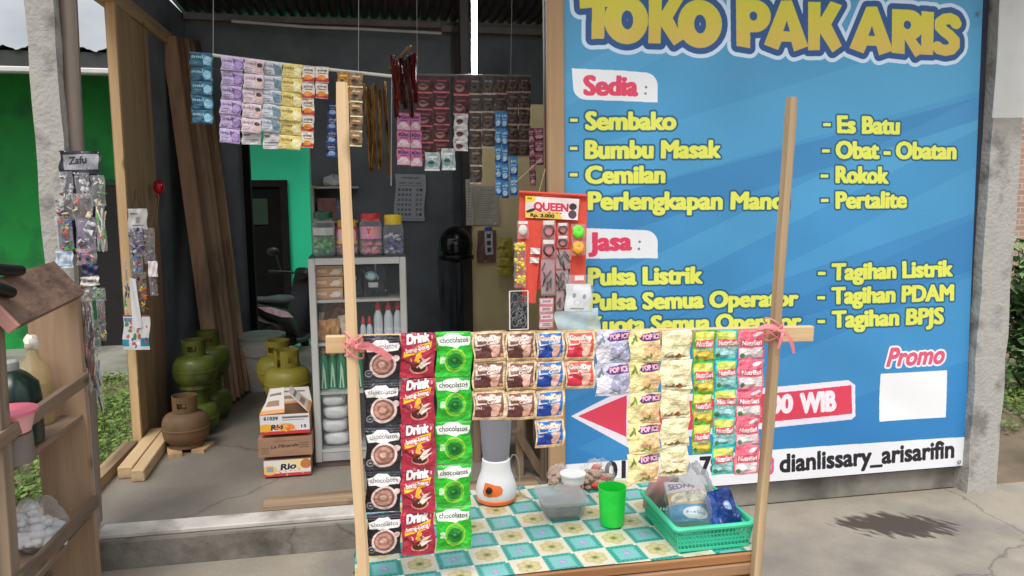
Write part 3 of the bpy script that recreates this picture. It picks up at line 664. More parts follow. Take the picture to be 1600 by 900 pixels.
# red arrow with opening hours
wh, rd = (236, 230, 242), (222, 66, 92)
rpoly([(892, 650), (990, 600), (990, 622), (1326, 594)] + [(1337, 602), (1336, 650), (1330, 655), (990, 690), (990, 704)], wh)
rpoly([(903, 650), (979, 617), (979, 683)], rd); rpoly([(984, 634), (1331, 602), (1331, 646), (984, 680)], rd)
bt('00', (1202, 645), (1236, 643), 26, (250, 236, 244), (), 2.2); bt('WIB', (1250, 644), (1304, 640), 28, (250, 236, 244), (), 2.4)
# white strip
rpoly([(850, 728), (1160, 705), (1512, 682), (1512, 745), (1160, 775), (850, 800)], (240, 241, 246))
bt('01', (946, 748), (976, 746), 25, (36, 36, 42), [(1.6, (36, 36, 42))], 1.6); bt('7800', (1094, 741), (1160, 736), 26, (36, 36, 42), [(1.6, (36, 36, 42))], 1.6)
bt('dianlissary_arisarifin', (1218, 737), (1489, 714), 26, (34, 34, 40), [(1.5, (34, 34, 40))], 1.5)
for r0, c_ in ((0, (226, 96, 150)), (4.2, (240, 241, 246))):
    rpoly([(1184 + r0, 716 + r0)] + [(1205 - r0 * .8, 713 + r0), (1208 - r0, 717 + r0), (1208 - r0, 736 - r0), (1204 - r0, 741 - r0), (1186 + r0, 743 - r0), (1183 + r0, 739 - r0)], c_)
q = bu(1196, 728); bp_.ell(q[0], q[1], 6.5 / 682, 6.5 / 682 * BW / BH, (226, 96, 150), ring=.5)
gn = np.random.default_rng(5).normal(0, .012, bp_.a.shape[:2])[..., None]; bp_.a += gn.astype(np.float32)
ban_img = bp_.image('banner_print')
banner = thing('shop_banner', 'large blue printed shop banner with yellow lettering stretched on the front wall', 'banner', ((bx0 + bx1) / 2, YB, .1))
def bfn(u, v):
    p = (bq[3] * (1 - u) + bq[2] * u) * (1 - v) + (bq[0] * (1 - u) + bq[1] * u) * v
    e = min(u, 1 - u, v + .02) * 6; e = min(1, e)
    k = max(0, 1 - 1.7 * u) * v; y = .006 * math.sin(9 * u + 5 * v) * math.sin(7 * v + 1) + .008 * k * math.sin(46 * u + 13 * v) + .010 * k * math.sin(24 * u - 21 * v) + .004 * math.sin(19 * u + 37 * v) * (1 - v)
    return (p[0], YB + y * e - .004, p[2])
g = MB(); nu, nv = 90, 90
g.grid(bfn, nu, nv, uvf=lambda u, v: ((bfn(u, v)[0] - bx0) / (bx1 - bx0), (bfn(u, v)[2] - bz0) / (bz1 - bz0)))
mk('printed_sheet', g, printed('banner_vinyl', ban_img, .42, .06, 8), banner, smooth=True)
for px_, py_ in ((1499, 722), (1529, 20), (866, 770)):
    e_ = at(px_, py_, Y=YB - .012); mk('eyelet', MB().tube([(e_[0] + .008 * math.cos(t), YB - .012, e_[2] + .008 * math.sin(t)) for t in np.linspace(0, 6.283, 14)], .0026, 6, cap=False), M('eyelet_metal', (150, 150, 150), .35, metal=.8), banner, smooth=True)
fr = MB()
for a, b in ((0, 3), (1, 2), (3, 2), (0, 1)):
    p, q = bq[a] + np.array([0, .02, 0]), bq[b] + np.array([0, .02, 0])
    fr.bar(p, q, .03, .018)
mk('frame', fr, M('banner_batten', (40, 48, 66), .7), banner)
mk('dark_edge_strip', MB().bar((bq[1][0] + .022, YB + .02, bq[1][2]), (bq[2][0] + .012, YB + .02, bq[2][2]), .05, .02), M('banner_batten', (40, 48, 66), .7), banner)  # dark navy strip along the banner's right edge
SS = 2
# ================================================================== POUCHES, SACHETS, STRIPS
def pouch(w, h, t, seed=0, seam=.10, wr=.0016, nu=12, nv=14, c=(0, 0, 0), tilt=0, lean=0, back=1, twist=0):
    """sealed pouch hanging from its top edge centre c; printed front towards -Y; lean turns it in its own plane"""
    rg = random.Random(seed); ph = [rg.uniform(0, 6.28) for _ in range(6)]; ct, st = math.cos(lean), math.sin(lean)
    def sh(u, v, s):
        e = min(1, min(v, 1 - v) / max(seam, .01) * .5) if min(v, 1 - v) < seam else 1
        bul = (math.sin(math.pi * min(1, max(0, u))) ** .55) * (math.sin(math.pi * v) ** .6) * e
        x = (u - .5) * w; z = -(1 - v) * h
        edge = 1 if 0 < u < 1 and 0 < v < 1 else 0
        y = s * (t * bul * (1 + .25 * math.sin(7 * u + ph[0]) * math.sin(6 * v + ph[1])) + .0003)
        y += wr * (math.sin(5 * u + 8 * v + ph[2]) + .7 * math.sin(13 * u - 6 * v + ph[3]) * edge) + .0006 * (math.sin(u * w * 2600) if min(v, 1 - v) < seam * .8 else 0)
        x += .004 * w / .05 * .4 * math.sin(6 * v + ph[4]) * (1 if u in (0, 1) else .5)
        y += math.sin(tilt) * z + twist * x
        return (c[0] + x * ct + z * st, c[1] + y, c[2] + z * ct - x * st)
    g = MB(); g.grid(lambda u, v: sh(u, v, -1), nu, nv, 0); g.grid(lambda u, v: sh(u, v, 1), nu, nv, back, flip=True)
    return g
foil = M('foil_back', (196, 190, 182), .35, metal=.6, var=.1)
paper_back = M('paper_back', (214, 210, 202), .8, var=.05)
_img = {}
def kind_mat(key, fn, W, H, rough=.3, bump=.55, bscale=60, metal=0):
    if key not in _img:
        p = fn(W, H); _img[key] = printed(key + '_print', p.image(key + '_print'), rough, bump, bscale, metal)
    return _img[key]
def hang_strip(mat, x0, x1, y0, xb0, xb1, y1, n, Y, label, group, t=.005, name='sachet_strip', cat='sachet strip', part='sachet', seed=0, back=None, detail=(12, 14), wob=.004, top_tail=0):
    """a chain of n joined sachets between photo rows y0 and y1 on the upright plane at depth Y"""
    a = (at(x0, y0, Y=Y) + at(x1, y0, Y=Y)) / 2; b = (at(xb0, y1, Y=Y) + at(xb1, y1, Y=Y)) / 2
    wt, wb = at(x1, y0, Y=Y)[0] - at(x0, y0, Y=Y)[0], at(xb1, y1, Y=Y)[0] - at(xb0, y1, Y=Y)[0]
    th = thing(name, label, cat, a, group); rg = random.Random(seed + int(x0))
    H = (a[2] - b[2]) / n; lean = math.atan2(a[0] - b[0], a[2] - b[2])
    for i in range(n):
        f = i / n; c = a + (b - a) * f + np.array([0, rg.uniform(-.0015, .0015), 0])
        ww = wt + (wb - wt) * (i + .5) / n
        g = pouch(ww * rg.uniform(.985, 1.0), H * .995, t, seed * 31 + i + int(x0), c=c, nu=detail[0], nv=detail[1], tilt=rg.uniform(-wob, wob) * 20, lean=lean + rg.uniform(-wob, wob) * 3, twist=rg.uniform(-.1, .1))
        mk(part, g, [mat, back or foil], th, smooth=50)
    return th
def sheet_item(name, mat, x0, y0, x1, y1, Y, label, cat, group=None, t=.001, wr=.003, seed=0, lean=0, back=None, parent=None, nu=10, nv=12, tilt=0):
    a, b = at(x0, y0, Y=Y), at(x1, y1, Y=Y); c = (at((x0 + x1) / 2, y0, Y=Y))
    g = pouch(b[0] - a[0], a[2] - b[2], t, seed, .03, wr, nu, nv, c, tilt, lean)
    return mk(name, g, [mat, back or paper_back], parent, smooth=60, label=label, cat=cat, group=group)

# ---- prints of the front sachets
CR = (246, 240, 236)
def k_black(W, H):
    p = Paint(W, H, (27, 27, 33)); p.rect(0, 0, 1, .1, (58, 60, 70)); p.rect(0, .9, 1, 1, (46, 48, 58)); p.rect(0, .115, 1, .13, (110, 112, 120)); p.rect(0, .03, 1, .045, (20, 20, 26)); p.rect(0, .06, 1, .075, (96, 98, 108)); p.rect(0, .87, 1, .88, (80, 82, 92))
    p.poly([(.02, .2), (.2, .17), (.34, .1), (.62, .1), (.7, .17), (.96, .17), (.98, .24), (.93, .34), (.66, .35), (.56, .41), (.4, .38), (.28, .35), (.06, .37)], (244, 242, 242))
    p.text('chocolatos', .12, .9, .29, .1, (112, 108, 112), .004)
    p.ell(.87, .51, .1, .07, (236, 206, 200)); p.ell(.52, .66, .37, .29, (238, 212, 206)); p.ell(.52, .65, .3, .235, (140, 92, 82)); p.ell(.5, .65, .25, .19, (196, 150, 134)); p.ell(.5, .65, .17, .12, (168, 116, 102), ring=.4); p.ell(.48, .64, .09, .06, (222, 184, 168))
    p.ell(.14, .84, .11, .085, (150, 150, 156)); p.ell(.14, .84, .08, .06, (60, 60, 68)); p.rect(.1, .83, .18, .85, (200, 200, 205)); return p
def k_red(W, H):
    p = Paint(W, H, (186, 48, 72)); p.rect(0, 0, 1, .06, (204, 80, 100)); p.noise(.06, 4)
    p.text('Drink', .18, .82, .24, .19, (250, 246, 246), .022, [(.05, (130, 22, 44))], .12, .15)
    p.poly([(.1, .42), (.16, .36), (.9, .18), (.86, .36), (.1, .54)], (248, 206, 40))
    p.text('beng-beng', .17, .84, .44, .1, (252, 240, 240), .01, [(.03, (190, 40, 60))], .2)
    p.poly([(.4, .62), (.46, .47), (.5, .42), (.6, .44), (.62, .52), (.54, .56), (.56, .66)], (246, 186, 50))
    p.ell(.54, .8, .26, .11, (226, 150, 140)); p.ell(.53, .77, .22, .1, (82, 36, 26)); p.ell(.3, .68, .2, .03, (110, 40, 36), rot=.5)
    p.poly([(.52, .72), (.66, .58), (.9, .53), (.68, .68), (.56, .76)], (248, 232, 214)); p.poly([(.56, .74), (.74, .66), (.92, .64), (.72, .74), (.6, .8)], (250, 240, 226)); p.ell(.12, .6, .07, .04, (110, 34, 42)); p.speck(10, [(110, 40, 36), (248, 220, 200)], (.01, .03), (.2, .55, .85, .75), 4)
    p.rect(.88, .06, .92, .13, (250, 200, 205)); return p
def k_green(W, H):
    p = Paint(W, H, (42, 186, 44)); p.noise(.1, 5, 2); p.rect(0, 0, 1, .06, (84, 214, 84)); p.rect(0, .9, 1, 1, (58, 200, 60))
    p.poly([(.02, .12), (.2, .1), (.34, .04), (.64, .04), (.74, .1), (.97, .11), (.98, .2), (.92, .3), (.66, .3), (.56, .36), (.4, .32), (.26, .3), (.06, .3)], (247, 248, 244))
    p.text('chocolatos', .1, .9, .235, .11, (92, 98, 90), .006)
    p.ell(.52, .63, .3, .27, (166, 214, 60), ring=.14); p.ell(.54, .63, .25, .22, (96, 196, 52)); p.ell(.52, .64, .21, .17, (24, 132, 46)); p.ell(.52, .64, .12, .09, (14, 104, 38)); p.ell(.5, .62, .05, .03, (60, 170, 70))
    p.rect(.1, .6, .24, .7, (200, 240, 190)); p.ell(.17, .58, .07, .04, (220, 245, 210)); p.ell(.8, .84, .14, .05, (100, 220, 90), .6); return p
def k_day(bg1, bg2, sub):
    def f(W, H):
        p = Paint(W, H, (236, 208, 164)); p.rect(0, 0, 1, .05, (204, 170, 124)); p.rect(0, .94, 1, 1, (206, 172, 126)); p.rect(.93, .05, 1, .93, (246, 226, 188))
        p.rect(.05, .08, .92, .9, bg1); p.poly([(.05, .52), (.3, .46), (.5, .56), (.6, .75), (.62, .9), (.05, .9)], bg2)
        p.poly([(.05, .1), (.12, .08), (.15, .44), (.4, .42), (.4, .46), (.09, .5)], (244, 226, 210))
        p.text('GoodDay', .14, .86, .3, .14, (255, 248, 240), .012, [(.035, (214, 160, 140))], 0); p.text(sub, .42, .8, .44, .11, (255, 250, 244), .008, (), .08, .2)
        p.poly([(.5, .5), (.84, .47), (.78, .8), (.72, .88), (.56, .88), (.53, .72), (.58, .64)], (236, 184, 164)); p.ell(.67, .49, .17, .05, (250, 216, 196)); p.ell(.86, .82, .05, .06, (232, 170, 130))
        p.text("3in1", .07, .24, .62, .08, (250, 235, 225), .006); return p
    return f
def k_pop(bg, low, fruit, leaf):
    def f(W, H):
        p = Paint(W, H, bg); p.noise(.06, 5, 4); p.rect(0, .92, 1, .96, (150, 140, 120), .5)
        p.ell(.25, .68, .3, .34, low); p.ell(.72, .66, .3, .26, fruit); p.ell(.62, .5, .14, .14, tuple(min(255, v + 18) for v in fruit)); p.speck(40, [low, fruit, bg, (255, 255, 255)], (.02, .06), (.3, .42, .98, .9), 5, .6)
        p.poly([(.3, .26), (.44, .12), (.7, .06), (.99, .08), (.99, .3), (.6, .34), (.42, .34)], (84, 62, 134)); p.text('POP ICE', .42, .97, .28, .14, (250, 190, 205), .012, [(.03, (122, 60, 120))], .05)
        p.ell(.14, .3, .04, .16, leaf, rot=.5); p.ell(.2, .24, .03, .14, leaf, rot=-.3); p.ell(.58, .86, .12, .03, leaf, rot=.4); p.ell(.68, .8, .04, .08, leaf); p.ell(.48, .9, .1, .03, leaf, rot=-.3); return p
    return f
def k_cream(W, H):
    p = Paint(W, H, (250, 240, 196)); p.rect(0, 0, 1, .04, (252, 246, 214)); p.scrawl(.26, .74, .22, .09, (190, 182, 110)); p.text('CARAMEL', .3, .82, .56, .07, (156, 140, 110), .004, (), 0)
    p.ell(.5, .9, .46, .025, (170, 146, 96)); p.speck(26, [(150, 120, 70), (120, 96, 60), (190, 160, 100), (120, 130, 80)], (.01, .05), (.1, .83, .95, .92), 6); p.ell(.58, .83, .06, .06, (166, 70, 44)); p.ell(.5, .87, .05, .04, (130, 56, 40)); return p
def k_nutri(border, top, low, sub):
    def f(W, H):
        p = Paint(W, H, border); p.poly([(.06, .05), (.92, .05), (.92, .3), (.06, .3)], top); p.poly([(.06, .2), (.5, .1), (.92, .26), (.92, .34), (.06, .34)], tuple(int(v * .82 + 40) for v in top)); p.ell(.74, .14, .2, .06, (250, 246, 160) if border[1] > 150 else (255, 236, 240), rot=-.4)
        p.poly([(.05, .6), (.93, .58), (.93, .93), (.05, .93)], low); p.ell(.56, .8, .34, .11, tuple(min(255, v + 30) for v in low)); p.ell(.4, .88, .34, .05, tuple(int(v * .8) for v in low)); p.ell(.16, .86, .1, .08, (70, 130, 74))
        p.rect(.1, .31, .95, .55, (222, 64, 84)); p.rect(.12, .33, .93, .53, (232, 92, 104)); p.text('NutriSari', .15, .9, .5, .15, (255, 250, 250), .012)
        (p.text(sub, .16, .86, .67, .1, (250, 250, 246), .006, [(.02, tuple(int(v * .7) for v in border))], .04) if sub else p.rect(.1, .6, .9, .74, (248, 236, 238))); return p
    return f
# ================================================================== THE STALL
TZ = .722; YF = 1.436; YS = 1.424
tbl = thing('display_table', 'wooden sales table with two tall poles and a crossbar for sachets', 'table', (.38, 1.67, 0))
tx0, tx1, ty1 = -.055, .815, 1.905
wt_b = wood('table_wood', (150, 98, 56), (184, 128, 80), axis=0); wt_l = wood('table_leg_wood', (140, 96, 60), (170, 122, 80))
mk('tabletop', MB().box(((tx0 + tx1) / 2, (YF + ty1) / 2, TZ - .013), (tx1 - tx0, ty1 - YF, .022), bev=.003), wt_b, tbl)
mk('edge_strip', MB().box(((tx0 + tx1) / 2, YF + .006, TZ - .038), (tx1 - tx0 - .004, .02, .026), bev=.003), wood('table_edge', (138, 100, 66), (172, 130, 92), axis=0), tbl)
g = MB().box((.17, YF + .02, TZ - .14), (.37, .018, .17), bev=.003); mk('apron', g, wt_b, tbl)
g = MB().box((.585, YF + .02, TZ - .14), (.37, .018, .17), bev=.003); mk('drawer_front', g, wood('drawer_wood', (172, 104, 52), (204, 136, 78), axis=0), tbl)
mk('apron', MB().box(((tx0 + tx1) / 2, ty1 - .03, TZ - .1), (tx1 - tx0 - .08, .02, .12)), wt_b, tbl)
for x in (tx0 + .03, tx1 - .03):
    for y in (YF + .035, ty1 - .035): mk('leg', MB().bar((x, y, 0), (x, y, TZ - .025), .045, .045, bev=.003), wt_l, tbl)
def pole(x0, z0, x1, z1, seed, cham):
    rg = random.Random(seed); g = MB(); n = 40; w0 = cham; vs = []; fs = []
    prof = [(-1, -1), (.55, -1), (1, -.55), (1, 1), (-1, 1)]
    for j in range(n + 1):
        t = j / n; x = x0 + (x1 - x0) * t + .0035 * math.sin(5 * t + seed) + .0012 * math.sin(17 * t + seed); z = z0 + (z1 - z0) * t; s = 1 + .05 * math.sin(11 * t + seed * 2) + rg.uniform(-.03, .03)
        if j == n: s *= .86
        for px, py in prof: vs.append((x + px * w0 * s, 1.4215 + py * .010 * s, z))
    k = len(prof)
    fs = [(j * k + i, j * k + (i + 1) % k, (j + 1) * k + (i + 1) % k, (j + 1) * k + i) for j in range(n) for i in range(k)] + [tuple(n * k + i for i in range(k)), tuple(range(k))[::-1]]
    g.add(vs, fs); return g
pole_m = wood('pole_wood', (216, 180, 134), (236, 206, 164)); 
mk('pole', pole(-.034, .1, -.047, 1.712, 1, .0108), pole_m, tbl, smooth=20)
mk('pole', pole(.786, .1, .847, 1.702, 4, .0094), pole_m, tbl, smooth=20)
a, b = at(509, 538, Y=1.442), at(1269, 521, Y=1.442)
mk('crossbar', MB().bar(a, b, .016, .034, bev=.002), wd_x, tbl)
# vinyl tablecloth, printed with tilted squares
def cloth_print():
    W = 900; Hh = int(W * .53); p = Paint(W, Hh, (208, 202, 182)); ang = R_(4.4); T = .0745
    sx, sy = .96, .51    # metres covered
    def uv(x, y): return ((x + .1) / sx, 1 - (y - 1.42) / sy)
    def cell(i, j, q): 
        x = .037 + (i + q[0]) * T * math.cos(ang) + (j + q[1]) * T * -math.sin(ang); y = 1.557 + (i + q[0]) * T * math.sin(ang) + (j + q[1]) * T * math.cos(ang); return uv(x, y)
    for i in range(-3, 12):
        for j in range(-4, 7):
            if (i + j) % 2 == 0:
                p.poly([cell(i, j, q) for q in ((0, 0), (1, 0), (1, 1), (0, 1))], (74, 160, 150))
                p.poly([cell(i, j, q) for q in ((.17, .17), (.83, .17), (.83, .83), (.17, .83))], (118, 180, 178))
                for k in range(7):
                    for q in ((.07 + k * .14, .08), (.07 + k * .14, .92), (.08, .07 + k * .14), (.92, .07 + k * .14)): X = cell(i, j, q); p.ell(X[0], X[1], .0032, .006, (16, 128, 120))
                X = cell(i, j, (.5, .5)); p.ell(X[0], X[1], .011, .004, (150, 130, 190), rot=.6); p.ell(X[0], X[1], .004, .02, (150, 130, 190), rot=.6); p.ell(X[0], X[1], .006, .01, (196, 150, 200))
            else:
                X = cell(i, j, (.5, .5))
                for k in range(6):
                    t = k * math.pi / 3 + .5; Y = cell(i, j, (.5 + .22 * math.cos(t), .5 + .22 * math.sin(t))); p.ell(Y[0], Y[1], .012, .022, (184, 172, 120)); p.ell(Y[0], Y[1], .007, .013, (196, 186, 140))
                p.ell(X[0], X[1], .009, .016, (150, 146, 92)); p.ell(X[0], X[1], .004, .007, (70, 110, 80))
                p.ell(*cell(i, j, (.5, .16)), .01, .012, (196, 186, 148), .7); p.ell(*cell(i, j, (.5, .84)), .01, .012, (196, 186, 148), .7)
            a_, b_ = cell(i, j, (-.05, -.05)), cell(i, j, (.05, .05)); p.ell(a_[0], a_[1], .004, .007, (236, 230, 214))
    p.noise(.05, 9, 3); p.speck(60, [(150, 138, 108)], (.001, .006), seed=8, al=.25); return p
cp = cloth_print().image('tablecloth_print'); cl_m = printed('tablecloth_vinyl', cp, .32, .12, 40)
def cf(u, v):
    x = tx0 - .004 + (tx1 - tx0 + .008) * u; y = YF + .004 + (ty1 - YF - .004) * v
    return (x, y, TZ + .0012 + .0008 * math.sin(17 * x + 5 * y) * math.sin(23 * y))
g = MB().grid(cf, 40, 20, uvf=lambda u, v: ((cf(u, v)[0] + .1) / .96, (cf(u, v)[1] - 1.42) / .51))
g.grid(lambda u, v: (tx0 - .004 - .004 * v - .003 * math.sin(30 * u), YF + .05 + (ty1 - YF - .06) * u, TZ + .001 - .12 * v), 16, 6, flip=False, uvf=lambda u, v: (.05 - .12 * v, .1 + .8 * u))
cloth = mk('tablecloth', g, cl_m, smooth=True, label='vinyl tablecloth with turquoise and cream flowered squares on the sales table', cat='tablecloth')

GF = 'drink sachets hanging on the crossbar'
S = lambda *a, **k: hang_strip(*a, group=GF, wob=.0022, **k)
S(kind_mat('black_choc', k_black, 110, 136), 568, 625, 524, 573, 627, 868, 5, YS, 'strip of black chocolate sachets with a cup, hanging next to the left pole', t=.0055, seed=1)
S(kind_mat('red_choc', k_red, 110, 136), 625, 680, 520, 627, 679, 868, 5, YS - .002, 'strip of dark red drink sachets between the black and the green strips', t=.0055, seed=2)
S(kind_mat('green_choc', k_green, 110, 136), 681, 737, 518, 681, 736, 858, 5, YS, 'strip of bright green chocolate drink sachets with a green cup', t=.0055, seed=3)
dm = kind_mat('brown_coffee', k_day((136, 96, 88), (96, 54, 52), 'Coolin'), 110, 100)
S(dm, 738, 790, 517, 739, 790, 656, 3, YS, 'strip of brown coffee sachets directly beside the green strip', t=.005, seed=4)
S(dm, 790, 838, 517, 790, 838, 656, 3, YS - .001, 'strip of brown coffee sachets directly beside the blue coffee strip', t=.005, seed=5)
S(kind_mat('blue_coffee', k_day((40, 120, 208), (24, 62, 150), 'Coolin'), 100, 100), 838, 882, 517, 836, 882, 699, 4, YS, 'strip of four blue coffee sachets above the food container', t=.005, seed=6)
S(kind_mat('coral_coffee', k_day((226, 92, 84), (204, 44, 66), 'Mocca'), 104, 100), 883, 930, 516, 883, 929, 607, 2, YS, 'short strip of two red coffee sachets', t=.005, seed=7)
S(kind_mat('violet_ice', k_pop((204, 204, 226), (234, 234, 246), (170, 170, 204), (128, 140, 150)), 110, 100), 931, 985, 516, 930, 983, 618, 2, YS, 'short strip of two pale violet ice drink sachets', t=.005, seed=8)
S(kind_mat('yellow_ice', k_pop((246, 228, 160), (252, 240, 176), (240, 190, 140), (120, 150, 60)), 110, 104), 984, 1032, 516, 980, 1029, 755, 5, YS - .001, 'long strip of yellow ice drink sachets with a purple emblem', t=.005, seed=9)
S(kind_mat('cream_ice', k_cream, 104, 104), 1033, 1082, 516, 1031, 1075, 743, 5, YS, 'strip of plain cream caramel drink sachets', t=.005, seed=10)
S(kind_mat('green_juice', k_nutri((96, 186, 66), (226, 226, 90), (238, 196, 70), 'Jeruk Peras'), 80, 110), 1083, 1119, 516, 1080, 1110, 709, 4, YS, 'strip of green and yellow juice powder sachets', t=.004, seed=11)
S(kind_mat('aqua_juice', k_nutri((62, 206, 194), (214, 226, 90), (150, 206, 208), 'Kelapa Muda'), 80, 110), 1119, 1153, 516, 1111, 1147, 742, 5, YS + .001, 'strip of turquoise juice powder sachets beside the pink strip', t=.004, seed=12)
S(kind_mat('pink_juice', k_nutri((238, 130, 150), (236, 96, 122), (246, 220, 222), ''), 80, 110), 1154, 1196, 516, 1147, 1184, 741, 5, YS, 'strip of pink juice powder sachets next to the right pole', t=.004, seed=13)

# raffia ties
raf = M('pink_raffia', (238, 138, 146), .5, var=.2, scale=30)
def raffia(c, tails, seed, label):
    rg = random.Random(seed); g = MB(); cx_, cy_, cz_ = c
    for k in range(5):
        z = cz_ + (k - 2) * .005 + rg.uniform(-.002, .002); pts = []
        for i in range(15):
            t = 2 * math.pi * i / 14; pts.append((cx_ + .0175 * math.cos(t), 1.428 + .0245 * math.sin(t), z + .006 * math.sin(t + k) + (.012 * (1 if k % 2 else -1)) * math.cos(t)))
        g.tube(pts, .0015, 5)
    g.ball((cx_ + .006, 1.4, cz_), (.008, .005, .007), 10, 8, jit=.3, seed=seed)
    for tl in tails:
        p0 = Vector((cx_ + .004, 1.398, cz_)); n = 9; vs = []
        for i in range(n + 1):
            t = i / n; q = p0 + (Vector(tl[:3]) - p0) * t + Vector((0, -.006 * math.sin(3.1 * t), .010 * math.sin(3.1 * t))); wd_ = tl[3] * (.5 + .6 * math.sin(2.6 * t)); dd = (Vector(tl[:3]) - p0).normalized(); sd = dd.cross(Vector((0, 1, 0))).normalized()
            vs += [q - sd * wd_, q + sd * wd_ + Vector((0, -.002, 0))]
        g.add(vs, [(2 * i, 2 * i + 1, 2 * i + 3, 2 * i + 2) for i in range(n)])
    return mk('raffia_tie', g, raf, smooth=True, label=label, cat='tie', group='pink raffia ties on the poles')
zl = at(560, 541, Y=1.41)[2]; zr = at(1195, 519, Y=1.41)[2]
raffia((-.0425, 1.42, zl), [tuple(at(612, 560, Y=1.405)) + (.006,), tuple(at(590, 546, Y=1.4)) + (.004,), tuple(at(543, 536, Y=1.4)) + (.005,)], 1, 'pink raffia knot tying the bar to the left pole')
raffia((.829, 1.42, zr), [tuple(at(1240, 552, Y=1.4)) + (.0035,), tuple(at(1215, 545, Y=1.4)) + (.003,), tuple(at(1184, 513, Y=1.4)) + (.004,)], 2, 'pink raffia knot with long tail on the right pole')

for x_, z_ in ((-.04, a[2] + .006), (.826, b[2] + .004), (-.035, TZ - .05), (.81, TZ - .05)):
    mk('nail', MB().tube([(x_, 1.412, z_), (x_, 1.408, z_)], [.0028, .0026], 8), M('nail_steel', (92, 88, 84), .5, metal=.7), tbl)
# ------------------------------------------------------------------ things on the table
TT = TZ + .004
c = at(780, 790, Z=TT); c = np.array([c[0], c[1] + .045, TT])
bl = thing('blender', 'small white and orange drink blender standing on the table', 'blender', c)
wpl = M('white_plastic', (232, 230, 232), .3, var=.03); opl = M('orange_plastic', (236, 116, 52), .35, var=.06)
pr = [(.050, .010), (.052, .016), (.0525, .03), (.050, .045), (.045, .06), (.040, .073), (.0375, .085), (.0365, .098), (.036, .108), (.033, .11)]
mk('body', MB().lathe([(r, z) for r, z in pr], c, 40), wpl, bl, smooth=40)
mk('foot_ring', MB().lathe([(.045, 0), (.0515, .002), (.0525, .010), (.05, .012)], c, 40), opl, bl)
g = MB()
def pan(u, v, t):     # curved front panel facing the camera side
    th = R_(-104) + u; zz = v; r = np.interp(zz, [q[1] for q in pr], [q[0] for q in pr]) + t
    return (c[0] + r * math.cos(th), c[1] + r * math.sin(th), c[2] + zz)
outl = [(-.62, .036), (-.56, .058), (-.3, .058), (.05, .054), (.3, .052), (.42, .044), (.36, .032), (.1, .026), (-.3, .024), (-.55, .027)]
vs = []; 
for (u, v) in outl: vs.append(pan(u, v, .0012))
vs.append(pan(-.1, .042, .0022)); mid = [pan(-.1 + (u + .1) * .55, .042 + (v - .042) * .55, .0016) for u, v in outl]
n = len(outl); vs += mid
fs = [(i, (i + 1) % n, n + 1 + (i + 1) % n, n + 1 + i) for i in range(n)] + [(n + 1 + i, n + 1 + (i + 1) % n, n) for i in range(n)]
back_ = [pan(u, v, -.004) for u, v in outl]; b0 = len(vs); vs += back_; fs += [(i, b0 + i, b0 + (i + 1) % n, (i + 1) % n) for i in range(n)]
g.add(vs, fs); pn = mk('control_panel', g, opl, bl)
k0 = Vector(pan(-.26, .042, .001)); k1 = Vector(pan(-.26, .042, .010)); mk('knob', MB().tube([k0, k0.lerp(k1, .5), k1], [.0085, .008, .007], 16), M('black_plastic', (26, 24, 26), .4), pn)
jar_m = clear('smoky_jar', (158, 157, 168), .74, .25, .2)
mk('jar', MB().lathe([(.032, .108), (.034, .115), (.0365, .15), (.040, .2), (.0425, .222), (.0405, .222), (.0345, .15), (.031, .116)], c, 36), jar_m, bl, smooth=40)
g = MB().lathe([(.03, .112), (.02, .118), (.012, .121)], c, 24)
for k in range(4): g.bar((c[0], c[1], c[2] + .124), (c[0] + .018 * math.cos(k * 1.57), c[1] + .018 * math.sin(k * 1.57), c[2] + .131), .005, .0015)
mk('blade', g, M('blade_steel', (140, 140, 146), .3, metal=.9), bl)
mk('lid', MB().lathe([(.040, .221), (.0435, .224), (.0435, .234), (.039, .238), (.02, .24), (.016, .247), (.004, .249)], c, 32), M('lid_white', (220, 216, 214), .4), bl, smooth=40)
pw = [at(806, 733, Y=c[1] + .02), at(815, 706, Y=c[1] + .06), at(822, 718, Y=c[1] + .07), at(818, 750, Y=c[1] + .05), at(812, 764, Y=c[1] + .03)]
mk('power_cord', MB().tube(smooth_path([(c[0] + .036, c[1] + .02, TT + .085), (c[0] + .05, c[1] + .03, TT + .104), (c[0] + .064, c[1] + .034, TT + .09), (c[0] + .068, c[1] + .03, TT + .05), (c[0] + .064, c[1] + .02, TT + .012), (c[0] + .072, c[1] - .005, TT + .003), (c[0] + .09, c[1] - .03, TT + .003)]), .0016, 6), M('cord_grey', (150, 148, 146), .5), bl, smooth=True)

# clear food container with a lid
def tub(x0, x1, y0, y1, z0, z1, inset, r=.012, n=6):
    def ring(ins, z):
        a, b, c_, d = x0 + ins, x1 - ins, y0 + ins, y1 - ins; P = []
        for (cx_, cy_, t0) in ((b - r, d - r, 0), (a + r, d - r, 1.5708), (a + r, c_ + r, 3.1416), (b - r, c_ + r, 4.7124)):
            for k in range(n + 1): P.append((cx_ + r * math.cos(t0 + 1.5708 * k / n), cy_ + r * math.sin(t0 + 1.5708 * k / n), z))
        return P
    return ring
cx0_, cx1_ = .385, .495; cy0_, cy1_ = 1.66, 1.775
ring = tub(cx0_, cx1_, cy0_, cy1_, 0, 0, 0); ct = thing('food_container', 'clear grey plastic food container with a lid on the tablecloth', 'container', ((cx0_ + cx1_) / 2, (cy0_ + cy1_) / 2, TT))
def skin(rings, capb=True, capt=True, mi=0):
    g = MB(); n = len(rings[0]); vs = [p for r in rings for p in r]
    fs = [(i * n + j, i * n + (j + 1) % n, (i + 1) * n + (j + 1) % n, (i + 1) * n + j) for i in range(len(rings) - 1) for j in range(n)]
    if capb: fs.append(tuple(range(n))[::-1])
    if capt: fs.append(tuple((len(rings) - 1) * n + j for j in range(n)))
    g.add(vs, fs, mi); return g
